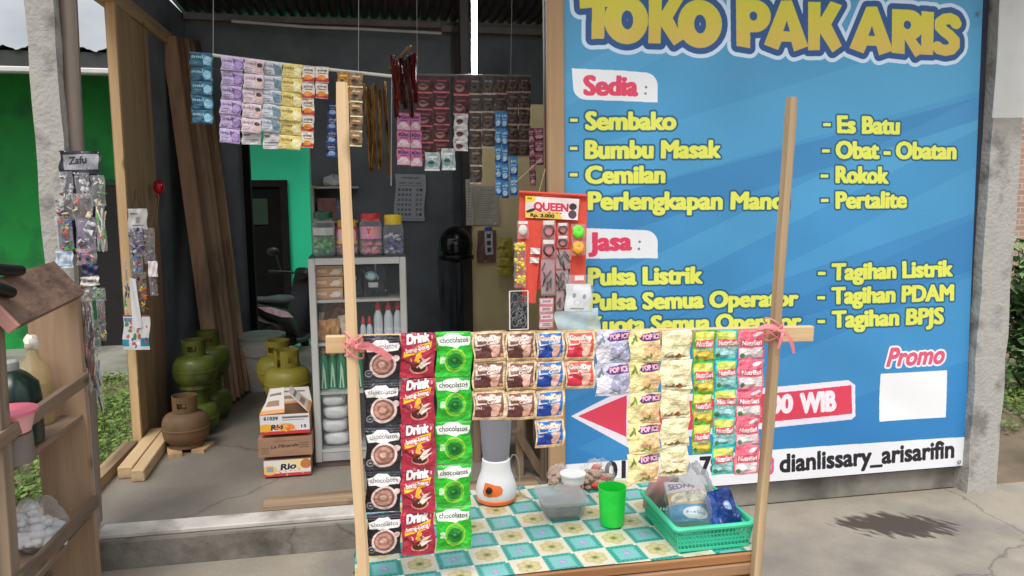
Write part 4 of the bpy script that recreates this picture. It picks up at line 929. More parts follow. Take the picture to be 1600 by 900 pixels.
cg = clear('clear_tub', (196, 200, 200), .12, .2, .3)
mk('tub', skin([ring(.012, TT), ring(.010, TT + .002), ring(.002, TT + .040), ring(.004, TT + .040), ring(.012, TT + .004)], True, True), cg, ct, smooth=40)
mk('lid', skin([ring(-.003, TT + .038), ring(-.004, TT + .041), ring(-.004, TT + .045), ring(.002, TT + .046), ring(.008, TT + .0435)], True, True), clear('clear_lid', (190, 192, 192), .32, .3, .2), ct, smooth=40)
mk('contents', skin([ring(.016, TT + .005), ring(.012, TT + .022), ring(.014, TT + .026)]), M('container_dark', (128, 128, 124), .7, var=.3, scale=40), ct, smooth=40)
# bright green mug
mc = np.array([.541, 1.625, TT]); mg = thing('green_mug', 'bright green plastic mug on the tablecloth beside the basket', 'mug', mc)
gm = M('bright_green_plastic', (36, 226, 70), .35, var=.08, scale=20, bump=.1, bscale=120)
mk('cup', MB().lathe([(.026, 0), (.0285, .003), (.0315, .06), (.0335, .09), (.034, .093), (.0325, .093), (.031, .06), (.0275, .005)], mc, 40), gm, mg, smooth=50)
mk('handle', MB().tube([(mc[0] + .004, mc[1] + .032, TT + .075), (mc[0] + .008, mc[1] + .055, TT + .07), (mc[0] + .009, mc[1] + .06, TT + .045), (mc[0] + .008, mc[1] + .05, TT + .025), (mc[0] + .004, mc[1] + .029, TT + .022)], .0042, 8), gm, mg, smooth=True)
# paper cup behind
def cup_print(W, H):
    p = Paint(W, H, (236, 232, 230)); p.rect(0, .35, 1, 1, (186, 70, 84)); p.speck(30, [(236, 220, 210), (120, 60, 60), (230, 120, 100)], (.02, .06), (0, .4, 1, 1), 3); p.ell(.36, .68, .09, .24, (240, 240, 236)); p.ell(.36, .66, .06, .14, (96, 176, 130)); p.ell(.8, .6, .08, .2, (240, 238, 230)); return p
cu = at(918, 793, Z=TT); cu = np.array([.492, 1.80, TT])
pc = thing('instant_noodle_cup', 'white and red printed cup behind the green mug', 'cup', cu)
g = MB().grid(lambda u, v: (cu[0] + (.024 + .008 * v) * math.cos(6.2832 * u - 2.6), cu[1] + (.024 + .008 * v) * math.sin(6.2832 * u - 2.6), TT + .062 * v), 32, 4); g.lathe([(.02, .001), (.024, 0)], cu, 32)
mk('cup', g, kind_mat('cup_wrap', cup_print, 200, 80, .4, 0), pc, smooth=50)
mk('lid', MB().lathe([(.031, .061), (.034, .061), (.034, .065), (.03, .066)], cu, 32), M('lid_foil', (222, 222, 222), .4), pc)
# crumpled snack bags at the table's back edge
tq = M('turquoise_plastic', (46, 178, 150), .35, var=.06)
def crumple(c, r, seed, flat=.0, n=30, k=20):
    g = MB(); rg = random.Random(seed); ph = [rg.uniform(0, 6.28) for _ in range(8)]; vs = []
    for j in range(1, k):
        t = math.pi * j / k
        for i in range(n):
            p = 2 * math.pi * i / n
            q = 1 + .10 * math.sin(3 * p + ph[0] + 2 * t) + .08 * math.sin(5 * p - 3 * t + ph[1]) * math.sin(2 * t) + .06 * math.sin(9 * p + 7 * t + ph[2]) + rg.uniform(-.03, .03)
            z = r[2] * math.cos(t); z = z if z > 0 else z * .5
            vs.append((c[0] + r[0] * q * math.sin(t) * math.cos(p), c[1] + r[1] * q * math.sin(t) * math.sin(p), c[2] + r[2] * .5 + z * q))
    a = len(vs); vs += [(c[0], c[1], c[2] + r[2] * 1.5), (c[0], c[1], c[2])]; fs = []
    for j in range(k - 2):
        for i in range(n): i2 = (i + 1) % n; fs.append((j * n + i, (j + 1) * n + i, (j + 1) * n + i2, j * n + i2))
    for i in range(n): i2 = (i + 1) % n; fs += [(a, i, i2), (a + 1, (k - 2) * n + i2, (k - 2) * n + i)]
    g.add(vs, fs); return g
film = clear('clear_film', (238, 238, 238), .10, .12, .2)
crk = [M('cracker', (170, 142, 118), .8, var=.3, scale=60, bump=.6, bscale=80), M('cracker_red', (196, 60, 56), .6)]
def snack_bag(c, r, seed, label, red=3, col=None):
    th = thing('snack_bag', label, 'snack bag', c, 'crumpled snack bags at the back of the table'); rg = random.Random(seed); g = MB()
    for i in range(46):
        a = rg.uniform(0, 6.28); q = rg.uniform(0, .8) ** .6; z = rg.uniform(.05, 1.0) * (1 - q * .7)
        g.ball((c[0] + r[0] * q * math.cos(a), c[1] + r[1] * q * math.sin(a), c[2] + r[2] * 1.3 * z), (rg.uniform(.008, .014), rg.uniform(.008, .012), rg.uniform(.004, .008)), 8, 6, mi=1 if i < red else 0, jit=.25, seed=i)
    mk('contents', g, crk, th); mk('bag', crumple(c, r, seed), film, th, smooth=True); return th
snack_bag(np.array([.575, 1.862, TT + .002]), (.052, .034, .046), 3, 'larger crumpled bag of brown crackers with red bits behind the green mug', 7)
snack_bag(np.array([.475, 1.872, TT + .002]), (.032, .03, .04), 5, 'smaller pale bag of crackers beside the blue coffee strip', 0)

# turquoise basket
bk = thing('plastic_basket', 'turquoise plastic basket with lattice sides at the table corner', 'basket', (.71, 1.55, TT))
X0, X1, Y0, Y1, Zt = .632, .812, 1.452, 1.665, TT + .056
gq = MB()
def side(a, b, ins, nn, rows):
    """lattice wall from a to b (top corners), sloping in by ins towards the base"""
    a = Vector(a); b = Vector(b); d = (b - a); nrm = Vector((-d.y, d.x, 0)).normalized()
    def P(u, v, t=0): s = u; pp = a + d * (.5 + (s - .5) * (1 - .07 * (1 - v))); return pp + nrm * (ins * (1 - v) + t) + Vector((0, 0, (v - 1) * .056))
    for k in range(nn + 1):
        u = k / nn; 
        for r in range(rows):
            v0, v1 = .1 + .74 * r / rows, .1 + .74 * (r + 1) / rows; off = (.5 / nn) * (1 if r % 2 else 0)
            u2 = min(1, max(0, u + off)); um = min(1, max(0, u + (.5 / nn - off)))
            gq.bar(P(u2, v0), P(um, v1), .0026, .0022, bev=0)
            if r == 0 or r == rows - 1: pass
    for r in range(rows + 1): v = .1 + .74 * r / rows; gq.bar(P(0, v), P(1, v), .0022, .0024, bev=0)
    gq.bar(P(0, .05), P(1, .05), .004, .008, bev=.001)
    gq.bar(P(0, .9), P(1, .9), .003, .009, bev=.001)
side((X1, Y0, Zt), (X0, Y0, Zt), -.008, 20, 4); side((X0, Y0, Zt), (X0, Y1, Zt), -.008, 24, 4); side((X1, Y1, Zt), (X1, Y0, Zt), -.008, 24, 4); side((X0, Y1, Zt), (X1, Y1, Zt), -.008, 20, 4)
mk('lattice', gq, M('turquoise_basket', (62, 196, 150), .4, var=.06), bk, smooth=None)
ring = tub(X0, X1, Y0, Y1, 0, 0, 0, r=.014)
mk('rim', skin([ring(0, Zt - .006), ring(-.007, Zt - .005), ring(-.008, Zt), ring(-.006, Zt + .003), ring(.001, Zt + .003), ring(.002, Zt - .005)], False, False), M('turquoise_rim', (74, 206, 160), .35), bk, smooth=40)
mk('base', skin([ring(.012, TT), ring(.010, TT + .004)]), tq, bk)
def k_pack1(W, H):
    p = Paint(W, H, (228, 220, 222)); p.rect(0, .3, 1, .62, (206, 178, 140)); p.rect(0, .62, 1, 1, (76, 150, 190)); p.text('SEDAAP', .06, .7, .22, .13, (150, 136, 160), .012, [(.02, (240, 232, 236))], .04)
    p.text('CHEN', .1, .96, .56, .2, (244, 236, 206), .03, [(.05, (196, 176, 120))], .08); p.ell(.6, .82, .34, .14, (234, 240, 246)); p.scrawl(.34, .86, .85, .07, (130, 156, 190)); return p
def k_blue(W, H):
    p = Paint(W, H, (34, 74, 160)); p.noise(.3, 5, 8); p.ell(.62, .5, .16, .14, (150, 190, 230)); p.ell(.56, .46, .07, .05, (230, 240, 250)); p.poly([(.05, .02), (.3, 0), (.2, .9), (.08, .95)], (52, 96, 176)); p.ell(.5, .85, .3, .1, (24, 56, 130)); return p
def leaning(name, mat, x0, x1, z0, z1, y0, y1, t, lean, label, cat, seed):
    """a packet leaning back in the basket"""
    g = MB(); q = pouch(x1 - x0, (z1 - z0), t, seed, .06, .005, 20, 22, (0, 0, 0), 0, lean); a = math.atan2(y1 - y0, z1 - z0)
    for i, p in enumerate(q.v):
        q.v[i] = ((x0 + x1) / 2 + p[0], y1 + p[1] * math.cos(a) + p[2] * math.sin(a), z1 + p[2] * math.cos(a) - p[1] * math.sin(a))
    return mk(name, q, [mat, foil], smooth=50, label=label, cat=cat)
leaning('instant_noodle_pack', kind_mat('noodle_pack', k_pack1, 120, 140, .35, .5, 30), .655, .755, TT + .012, TT + .105, 1.50, 1.585, .024, .06, 'pale printed food packet leaning in the turquoise basket', 'packet', 3)
leaning('blue_packet', kind_mat('blue_pack', k_blue, 110, 140, .22, .9, 26), .728, .800, TT + .014, TT + .098, 1.478, 1.545, .012, -.12, 'shiny dark blue packet standing in the turquoise basket', 'packet', 5)
def lumpbag(c, r, seed, mat, name, label, cat): return mk(name, crumple(c, r, seed), mat, smooth=True, label=label, cat=cat)
lumpbag(np.array([.70, 1.525, TT + .012]), (.058, .03, .062), 17, clear('thin_clear_bag', (236, 236, 240), .08, .08, .35), 'plastic_bag', 'thin clear bag loosely wrapped round the pale food packet in the basket', 'plastic bag')
lumpbag(np.array([.735, 1.615, TT + .006]), (.062, .035, .085), 12, clear('cloudy_bag', (226, 226, 230), .3, .2), 'plastic_bag', 'cloudy clear plastic bag behind the packets in the turquoise basket', 'plastic bag')
g = pouch(.075, .085, .012, 7, .06, .003, 12, 12, (.672, 1.63, TT + .105), -.2, .1)
mk('pink_packet', g, [M('pink_film', (226, 164, 166), .3, var=.15, bump=.5, bscale=30), foil], smooth=60, label='pink crumpled packet at the back of the turquoise basket', cat='packet')
# ================================================================== INSIDE THE SHOP
FZ = .13
def k_soap(bg, c1, c2, txt, tcol, face=0, seed=1):
    def f(W, H):
        p = Paint(W, H, bg); p.noise(.08, 5, seed); p.rect(0, 0, 1, .07, tuple(min(255, v + 20) for v in bg)); p.rect(0, .93, 1, 1, tuple(int(v * .75) for v in bg))
        p.poly([(.5, .1), (.98, .3), (.98, .9), (.62, .88)], c1); p.ell(.76, .55, .18, .3, c2)
        if face: p.ell(.8, .5, .13, .22, (232, 196, 180)); p.ell(.8, .36, .14, .14, (60, 46, 50))
        p.scrawl(.06, .58, .42, .2, tcol)
        for y in (.6, .72, .82): p.rect(.08, y, .08 + .38 * (1 - (y - .6)), y + .05, tuple(int(v * .6 + 40) for v in c1))
        return p
    return f
def k_tall(bg, c1, c2, txt, tcol, seed=1):
    def f(W, H):
        p = Paint(W, H, bg); p.noise(.12, 5, seed); p.rect(0, 0, 1, .06, tuple(int(v * .8) for v in bg)); p.rect(0, .72, 1, .97, c1); p.ell(.5, .7, .34, .16, c2)
        (p.text(txt, .14, .86, .34, .17, tcol, .02) if txt == 'Klin' else p.scrawl(.14, .86, .34, .17, tcol)); p.rect(.2, .42, .8, .47, tcol, .7); p.ell(.3, .8, .12, .07, tuple(int(v * .6 + 60) for v in c2)); return p
    return f
def k_coffee(bg, cup, seed=1):
    def f(W, H):
        p = Paint(W, H, bg); p.noise(.25, 6, seed); p.rect(0, .9, 1, 1, tuple(min(255, int(v * 2.2 + 40)) for v in bg)); p.ell(.4, .62, .26, .2, cup); p.ell(.4, .56, .22, .08, tuple(int(v * .5) for v in cup)); p.ell(.66, .62, .08, .08, cup, ring=.4)
        p.rect(.2, .2, .8, .3, tuple(min(255, int(v * 1.6 + 20)) for v in bg)); return p
    return f
GI = 'sachets hanging inside the shop opening'
def I(key, fn, W, H, *a, **k):
    lab = k.pop('label'); return hang_strip(kind_mat(key, fn, W, H, k.pop('rough', .4)), *a, lab, GI, detail=(7, 8), t=.004, **k)
YA, YC = 3.32, 3.62
a, b = at(331, 86, Y=YA + .012), at(612, 119, Y=YA + .012)
rail = thing('hanging_rail', 'pale thin pipe carrying the lilac and yellow sachet strips', 'rail', b)
mk('pipe', MB().tube([a, (a + b) / 2 + np.array([0, 0, -.004]), b], .007, 8), white_pvc, rail)
mk('wire', MB().tube([at(560, 114, Y=YA + .012), at(561, -190, Y=YA + .012)], .0016, 5), M('wire_grey', (150, 150, 150), .5), rail)
mk('wire', MB().tube([at(333, 86, Y=YA + .012), at(334, -190, Y=YA + .012)], .0016, 5), M('wire_grey', (150, 150, 150), .5), rail)
I('teal_soap', k_soap((30, 84, 110), (70, 140, 170), (150, 200, 220), 'Zinc', (170, 206, 220)), 90, 60, 296, 332, 82, 300, 333, 194, 5, YA, label='strip of dark teal shampoo sachets beside the leaning planks')
I('lilac_soap', k_soap((196, 178, 214), (120, 90, 160), (176, 150, 204), 'Soft', (90, 70, 130)), 90, 58, 346, 381, 89, 343, 375, 224, 6, YA, label='strip of lilac washing sachets at the end of the pale pipe', wob=.01)
I('blush_soap', k_soap((224, 206, 214), (206, 170, 180), (226, 200, 206), 'Baby', (150, 110, 130), 1), 90, 66, 382, 413, 93, 377, 408, 208, 5, YA - .004, label='strip of pinkish white sachets showing a dark-haired head', wob=.01)
I('mist_soap', k_soap((206, 208, 218), (130, 156, 170), (110, 140, 156), 'Clean', (110, 120, 150)), 90, 66, 412, 442, 97, 408, 438, 207, 5, YA, label='strip of pale grey-blue sachets beside the yellow strip', wob=.01)
sheet_item('loose_sachet', kind_mat('plain_back', lambda W, H: Paint(W, H, (214, 210, 212)).rect(.1, .6, .9, .68, (120, 120, 124)).rect(.1, .76, .7, .82, (130, 130, 134)).rect(.1, .2, .4, .3, (90, 90, 96)), 60, 60), 377, 206, 408, 226, YA + .006, 'single white sachet showing its back, under the pinkish strip', 'sachet', GI)
sheet_item('loose_sachet', kind_mat('plain_back', None, 0, 0), 410, 206, 437, 233, YA + .006, 'single white sachet showing its back, under the grey-blue strip', 'sachet', GI)
I('yellow_soap', k_soap((228, 208, 120), (240, 226, 150), (250, 240, 190), 'Fresh', (120, 90, 60)), 90, 66, 442, 472, 100, 436, 471, 234, 6, YA - .003, label='strip of yellow soap sachets', wob=.01)
I('noodle_spice', k_tall((228, 218, 206), (204, 60, 50), (240, 150, 60), 'Masak', (60, 46, 44)), 70, 80, 472, 492, 103, 471, 490, 231, 5, YA, label='long strip of white and red seasoning sachets')
I('noodle_spice', None, 0, 0, 493, 514, 104, 493, 512, 154, 2, YA, label='short strip of two white and red seasoning sachets')
I('navy_soap', k_tall((26, 44, 92), (40, 80, 150), (150, 180, 220), 'Rin', (190, 200, 220)), 60, 80, 512, 528, 160, 510, 526, 246, 4, YA + .05, label='narrow strip of navy blue sachets partly behind the left pole')
I('navy_soap', None, 0, 0, 528, 546, 160, 527, 541, 246, 4, YA + .06, label='narrow strip of navy blue sachets just behind the left pole')
I('gold_coffee', k_coffee((170, 112, 40), (210, 170, 90), 3), 60, 70, 527, 546, 112, 527, 546, 210, 4, YA, label='strip of orange brown sachets behind the top of the left pole')
I('tan_coffee', k_coffee((138, 108, 76), (100, 74, 50), 4), 60, 76, 546, 567, 114, 547, 566, 229, 5, YA, label='strip of tan coffee sachets to the right of the left pole top')
# draped golden and olive wrappers
def drape(x0, x1, y0, y1, Y, mat, seed, n=5): 
    g = MB(); rg = random.Random(seed)
    for i in range(n):
        f0 = x0 + (x1 - x0) * i / n; f1 = x0 + (x1 - x0) * (i + 1.1) / n; yy0 = y0 + rg.uniform(-6, 10); yy1 = y1 + rg.uniform(-26, 6)
        a_, b_ = at(f0, yy0, Y=Y + rg.uniform(-.03, .03)), at(f1, yy1, Y=Y); q = pouch((b_[0] - a_[0]) * 1.5, (a_[2] - b_[2]) * .94, .014, seed + i, .05, .009, 12, 26, ((a_[0] + b_[0]) / 2, a_[1], a_[2]), rg.uniform(-.05, .05), rg.uniform(-.05, .05), back=0)
        g.add(q.v, q.f, rg.randrange(len(mat)))
    return g
od = [M('olive_foil', (112, 108, 62), .3, metal=.2, var=.5, scale=18, bump=.8, bscale=24), M('gold_foil', (150, 112, 62), .3, metal=.2, var=.5, scale=18, bump=.8, bscale=24)]
mk('snack_wrapper_bundle', drape(568, 606, 132, 292, 3.75, od, 4), od, smooth=50, label='bundle of olive and golden snack packets hanging behind the red strip', cat='packets')
rdm = [M('red_foil', (96, 26, 30), .28, metal=.2, var=.5, scale=20, bump=.8, bscale=30), M('rust_foil', (120, 62, 44), .3, metal=.2, var=.6, scale=20, bump=.8, bscale=30), M('brown_foil', (70, 40, 34), .3, var=.5, scale=20, bump=.8, bscale=30)]
mk('candy_strip_bundle', drape(611, 650, 88, 186, 3.4, rdm, 8, 6), rdm, smooth=50, label='bundle of dark red and rust candy strips hanging on the brown tube', cat='packets')
g = MB().tube([at(608, 108, Y=3.75), at(626, 90, Y=3.5), at(642, 72, Y=3.28)], [.011, .011, .011], 12, cap=False); g.tube([at(640, 74, Y=3.3), at(642, 72, Y=3.28)], [.007, .007], 12)
mk('bamboo_tube', g, M('bamboo', (132, 112, 84), .5), smooth=True, label='brown bamboo tube with open end sticking out above the red strips', cat='tube')
a, b = at(640, 117, Y=YC + .012), at(830, 119, Y=YC + .012)
rail = thing('hanging_rail', 'dark thin rod carrying the maroon, grey and blue sachet strips', 'rail', b)
mk('rod', MB().tube([a, b], .006, 8), M('rod_grey', (120, 122, 124), .4, metal=.5), rail)
mk('wire', MB().tube([at(798, 117, Y=YC + .012), at(803, -190, Y=YC + .012)], .0016, 5), M('wire_grey', (150, 150, 150), .5), rail)
mk('wire', MB().tube([at(652, 117, Y=YC + .012), at(650, -190, Y=YC + .012)], .0016, 5), M('wire_grey', (150, 150, 150), .5), rail)
mk('fabric_rail_cord', MB().tube([at(612, 120, Y=YC), at(611, 290, Y=YC)], .002, 5), white_pvc, rail)
mar = k_coffee((84, 36, 40), (170, 130, 126), 5)
I('maroon_coffee', mar, 60, 70, 650, 676, 120, 651, 677, 250, 5, YC, label='strip of maroon coffee sachets beside the pink sachets')
I('maroon_coffee', None, 0, 0, 677, 702, 120, 678, 702, 246, 5, YC, label='strip of maroon coffee sachets between the other maroon strips')
I('maroon_coffee', None, 0, 0, 708, 732, 120, 708, 732, 180, 2, YC, label='short strip of two maroon coffee sachets above the white ones')
I('pink_soap', k_tall((226, 130, 168), (240, 196, 214), (250, 230, 240), 'Klin', (40, 40, 130)), 80, 96, 621, 641, 176, 620, 641, 258, 3, YC - .05, label='strip of pink detergent sachets, next to the candy bundle')
I('pink_soap', None, 0, 0, 641, 657, 176, 642, 660, 260, 3, YC - .045, label='strip of pink detergent sachets, next to the maroon strip')
I('white_coffee', k_coffee((206, 204, 206), (120, 80, 70), 6), 60, 50, 710, 731, 178, 708, 731, 236, 3, YC - .006, label='strip of white coffee sachets under two maroon ones')
I('aqua_white', k_coffee((190, 206, 206), (120, 170, 170), 7), 60, 60, 664, 687, 238, 664, 688, 267, 1, YC - .02, label='single white and pale green sachet under the maroon strip')
I('aqua_white', None, 0, 0, 690, 711, 232, 690, 712, 266, 1, YC - .02, label='single white and pale green sachet under the white coffee strip')
gk = k_coffee((74, 66, 60), (100, 88, 80), 8)
I('grey_coffee', gk, 60, 70, 733, 753, 120, 734, 753, 288, 6, YC, label='long strip of dull grey-brown coffee sachets, longest of the dull ones')
I('grey_coffee', None, 0, 0, 753, 773, 120, 753, 774, 232, 4, YC, label='strip of dull grey-brown coffee sachets left of the pale blue ones')
I('umber_coffee', k_coffee((62, 48, 42), (86, 70, 62), 9), 60, 70, 773, 792, 120, 773, 792, 176, 2, YC, label='short strip of two umber sachets above the pale blue ones')
I('umber_coffee', None, 0, 0, 792, 810, 120, 792, 810, 246, 5, YC, label='strip of umber sachets directly right of the pale blue ones')
I('umber_coffee', None, 0, 0, 810, 829, 120, 810, 828, 246, 5, YC, label='strip of umber sachets at the right end of the dark rod')
bk_ = k_tall((64, 142, 200), (30, 84, 160), (196, 224, 240), 'Dia', (230, 240, 250))
I('sky_soap', bk_, 50, 100, 773, 783, 174, 774, 784, 306, 5, YC - .012, label='narrow strip of light blue sachets, beside the grey-brown strip')
I('sky_soap', None, 0, 0, 783, 793, 174, 784, 795, 310, 5, YC - .012, label='narrow strip of light blue sachets, middle of three')
I('sky_soap', None, 0, 0, 796, 809, 244, 797, 809, 306, 2, YC - .018, label='short narrow strip of two light blue sachets below the umber strip')
I('plum_soap', k_tall((96, 50, 66), (170, 110, 120), (200, 150, 150), 'Mie', (220, 190, 190)), 50, 70, 826, 834, 200, 828, 838, 290, 4, YC - .1, label='narrow plum coloured strip near the front jamb')
I('rose_soap', k_tall((160, 96, 112), (110, 50, 70), (220, 190, 196), 'Teh', (230, 200, 206)), 60, 70, 833, 851, 200, 834, 851, 258, 3, YC - .08, label='strip of rose coloured sachets touching the front jamb')
# lit tube lamp
lamp = thing('tube_lamp', 'bright white upright tube lamp hanging above the dark rod', 'lamp', at(741, 116, Y=3.9))
a, b = at(741, 117, Y=3.9), at(741, -120, Y=3.9)
mk('tube', MB().tube([a, b], .0135, 12), M('lit_tube', (255, 250, 236), .3, emit=((.96, .98, 1.0), 22)), lamp)
mk('end_cap', MB().tube([b, b + np.array([0, 0, .05])], .017, 12), white_pvc, lamp)
mk('cord', MB().tube([b + np.array([0, 0, .04]), b + np.array([0, 0, .5])], .003, 6), M('black_cord', (30, 30, 30), .5), lamp)

# ------------------------------------------------------------------ display fridge with its goods
FY = 3.80; fx0, fx1 = at(487, 560, Y=FY)[0], at(638, 560, Y=FY)[0]; fz1 = at(560, 403, Y=FY)[2]; fd = .40
alu = M('aluminium', (196, 196, 194), .4, metal=.25, var=.06)
fr = thing('display_fridge', 'grey framed glass display cabinet with shelves, four candy jars on its top', 'display cabinet', ((fx0 + fx1) / 2, FY + fd / 2, FZ))
g = MB(); w_ = .034
gz0 = at(560, 702, Y=FY)[2]
for x in (fx0 + w_ / 2, fx1 - w_ / 2): g.box((x, FY + .015, (FZ + .03 + fz1) / 2), (w_, .03, fz1 - FZ - .03), bev=.004)
g.box(((fx0 + fx1) / 2, FY + .015, fz1 - .016), (fx1 - fx0 - 2 * w_, .0296, .032)); g.box(((fx0 + fx1) / 2, FY + .015, gz0), (fx1 - fx0 - 2 * w_, .0296, .012))
mk('door_frame', g, alu, fr)
g = MB().box((fx0 + .01, FY + .215, (FZ + fz1) / 2), (.02, .37, fz1 - FZ - .004)).box((fx1 - .01, FY + .215, (FZ + fz1) / 2), (.02, .37, fz1 - FZ - .004)).box(((fx0 + fx1) / 2, FY + fd - .01, (FZ + fz1) / 2), (fx1 - fx0 - .04, .016, fz1 - FZ - .004))
mk('cabinet', g, M('cabinet_inner', (120, 118, 116), .5), fr, smooth=None)
mk('cabinet_top', MB().box(((fx0 + fx1) / 2, FY + .215, fz1 + .002), (fx1 - fx0, .37, .012), bev=.003), M('cabinet_top_dark', (70, 74, 74), .4), fr)
g = MB().box(((fx0 + fx1) / 2, FY + .012, (FZ + .03 + gz0) / 2), (fx1 - fx0 - 2 * w_, .01, gz0 - FZ - .04))
for k in range(7): g.box(((fx0 + fx1) / 2, FY + .004, FZ + .04 + (gz0 - FZ - .05) * k / 6.5), (fx1 - fx0 - 2 * w_ - .004, .012, .006))
mk('grille', g, M('grille_grey', (170, 170, 170), .5), fr)
mk('kick_plate', MB().box(((fx0 + fx1) / 2, FY + .05, FZ + .016), (fx1 - fx0 - .01, .08, .03)), M('kick_brown', (96, 82, 74), .6), fr)
shz = [at(560, y, Y=FY + .02)[2] for y in (470, 537, 613, 702)]
for z in shz[:3]: mk('shelf', MB().box(((fx0 + fx1) / 2, FY + .2, z), (fx1 - fx0 - .044, .34, .014)), alu, fr)
mk('shelf', MB().box(((fx0 + fx1) / 2, FY + .21, shz[3] + .006), (fx1 - fx0 - .044, .33, .012)), alu, fr)
mk('glass_pane', MB().box(((fx0 + fx1) / 2, FY + .012, (gz0 + fz1) / 2), (fx1 - fx0 - 2 * w_, .004, fz1 - gz0 - .04)), clear('door_glass', (200, 215, 215), .03, .05), fr, smooth=None)
def fx(px): return at(px, 500, Y=FY + .08)[0]
# first shelf: three boxes, black packets
def k_poci(W, H):
    p = Paint(W, H, (206, 160, 116)); p.rect(0, 0, 1, .12, (226, 186, 146)); p.text('POCI', .08, .38, .6, .22, (240, 222, 200), .012); p.ell(.76, .55, .16, .26, (240, 232, 222)); p.ell(.62, .68, .1, .14, (236, 226, 214)); p.ell(.9, .4, .06, .2, (240, 232, 222), ring=.4); p.rect(0, .9, 1, 1, (170, 120, 80)); return p
bm_ = kind_mat('tea_box', k_poci, 120, 56, .6, 0); plain_b = M('tea_box_side', (176, 130, 90), .7)
bxa, bxb = fx(496), fx(538); bh = (at(515, 414, Y=FY + .08)[2] - shz[0] - .007) / 3.02
for i, lb in enumerate(('lowest of the three tan tea boxes inside the display cabinet', 'middle one of the three tan tea boxes in the display cabinet', 'topmost of the three tan tea boxes in the display cabinet')):
    z0 = shz[0] + .0075 + i * bh; g = MB(); y = FY + .06; dx = .002 * (i - 1)
    g.add([(bxa + dx, y, z0), (bxb + dx, y, z0), (bxb + dx, y, z0 + bh - .002), (bxa + dx, y, z0 + bh - .002)], [(0, 1, 2, 3)], 0, [(0, 0), (1, 0), (1, 1), (0, 1)])
    g.add([(bxa + dx, y, z0), (bxb + dx, y, z0), (bxb + dx, y, z0 + bh - .002), (bxa + dx, y, z0 + bh - .002), (bxa + dx, y + .16, z0), (bxb + dx, y + .16, z0), (bxb + dx, y + .16, z0 + bh - .002), (bxa + dx, y + .16, z0 + bh - .002)], [(0, 4, 5, 1), (1, 5, 6, 2), (2, 6, 7, 3), (3, 7, 4, 0), (4, 7, 6, 5)], 1)
    mk('tea_box', g, [bm_, plain_b], smooth=None, label=lb, cat='box', group='tea boxes in the cabinet')
def k_blackpack(W, H):
    p = Paint(W, H, (24, 26, 28)); p.ell(.34, .36, .24, .14, (120, 190, 196)); p.ell(.34, .36, .16, .09, (220, 236, 236)); p.rect(.2, .56, .62, .72, (206, 208, 210)); p.poly([(.5, .02), (.6, 0), (.56, .24), (.7, .44), (.6, .5)], (150, 156, 160)); p.speck(12, [(120, 126, 130), (70, 74, 78)], (.01, .04), seed=4); return p
bkm = kind_mat('black_pack', k_blackpack, 90, 130, .3, .6)
for (x0, x1, y0, lb) in ((538, 566, 414, 'black foil packet beside the tan tea boxes in the cabinet'), (566, 604, 412, 'black foil packet with a round pale emblem standing alone in the cabinet')):
    sheet_item('foil_packet', bkm, x0, y0, x1, 462, FY + .1, lb, 'packet', 'black packets in the cabinet', t=.012, wr=.004, seed=x0, back=bkm)
# second shelf: snack bags, bottles with red caps
sn = [M('snack_brown', (132, 84, 66), .3, var=.5, scale=40, bump=.6, bscale=40), M('snack_gold', (196, 140, 84), .35, var=.4, scale=40, bump=.6), M('snack_cream', (206, 190, 164), .4, var=.3, scale=40)]
for i, (x0, x1, y0, k, ln, lb) in enumerate(((496, 516, 500, 1, .05, 'golden snack packet nearest the cabinet side on the second shelf'), (512, 530, 498, 1, -.05, 'golden snack packet in the middle of the second cabinet shelf'), (527, 546, 492, 2, -.15, 'cream snack packet leaning on the second cabinet shelf'))):
    sheet_item('snack_packet', sn[k], x0, y0, x1, 531, FY + .07 + .01 * i, lb, 'snack packet', 'snack packets in the cabinet', t=.012, wr=.005, seed=i, lean=ln, back=sn[k])
sheet_item('snack_packet', sn[0], 498, 474, 544, 520, FY + .16, 'large dark brown clear-wrapped snack bag on the second cabinet shelf', 'snack packet', 'snack packets in the cabinet', t=.04, wr=.01, seed=11, back=sn[0])
def bottle(px, ytop, wpx, z0, Y, bodym, capm, label, group, cap=.2, name='bottle', prof=None, kind='bottle', band=None):
    x = at(px, 500, Y=Y)[0]; h = at(px, ytop, Y=Y)[2] - z0; r = wpx / 2 * Y / FPX; th = thing(name, label, kind, (x, Y, z0), group); c = (x, Y, z0)
    hb = h * (1 - cap); P = prof or [(.8, 0), (.98, .02), (1, .1), (1, .66), (.92, .78), (.6, .92), (.42, 1)]
    b = mk('body', MB().lathe([(r * a, hb * q) for a, q in P], c, 24), bodym, th, smooth=40)
    mk('cap', MB().lathe([(r * .62, hb * .975), (r * .66, hb + h * cap * .45), (r * .46, hb + h * cap * .55), (r * .4, h * .97), (r * .28, h)], c, 20), capm, th, smooth=40)
    if band: mk('label', MB().lathe([(r * 1.015, hb * .14), (r * 1.015, hb * .42)], c, 24).lathe([(r * .99, hb * .42), (r * .99, hb * .14)], c, 24), band, b, smooth=40)
    return th
wb = M('bottle_white', (200, 210, 216), .35, var=.05); rc = M('red_cap', (206, 40, 50), .4, var=.06); lb_ = M('bottle_label', (214, 216, 222), .5, var=.35, scale=60)
zb = shz[1] + .0075
for px, lb in ((591, 'tall white bottle with red cap beside the small bottles'), (607, 'tall white bottle with red cap between two alike'), (622, 'tall white bottle with red cap closest to the cabinet edge')):
    bottle(px, 471, 14, zb, FY + .08, wb, rc, lb, 'white bottles with red caps', .2, band=lb_)
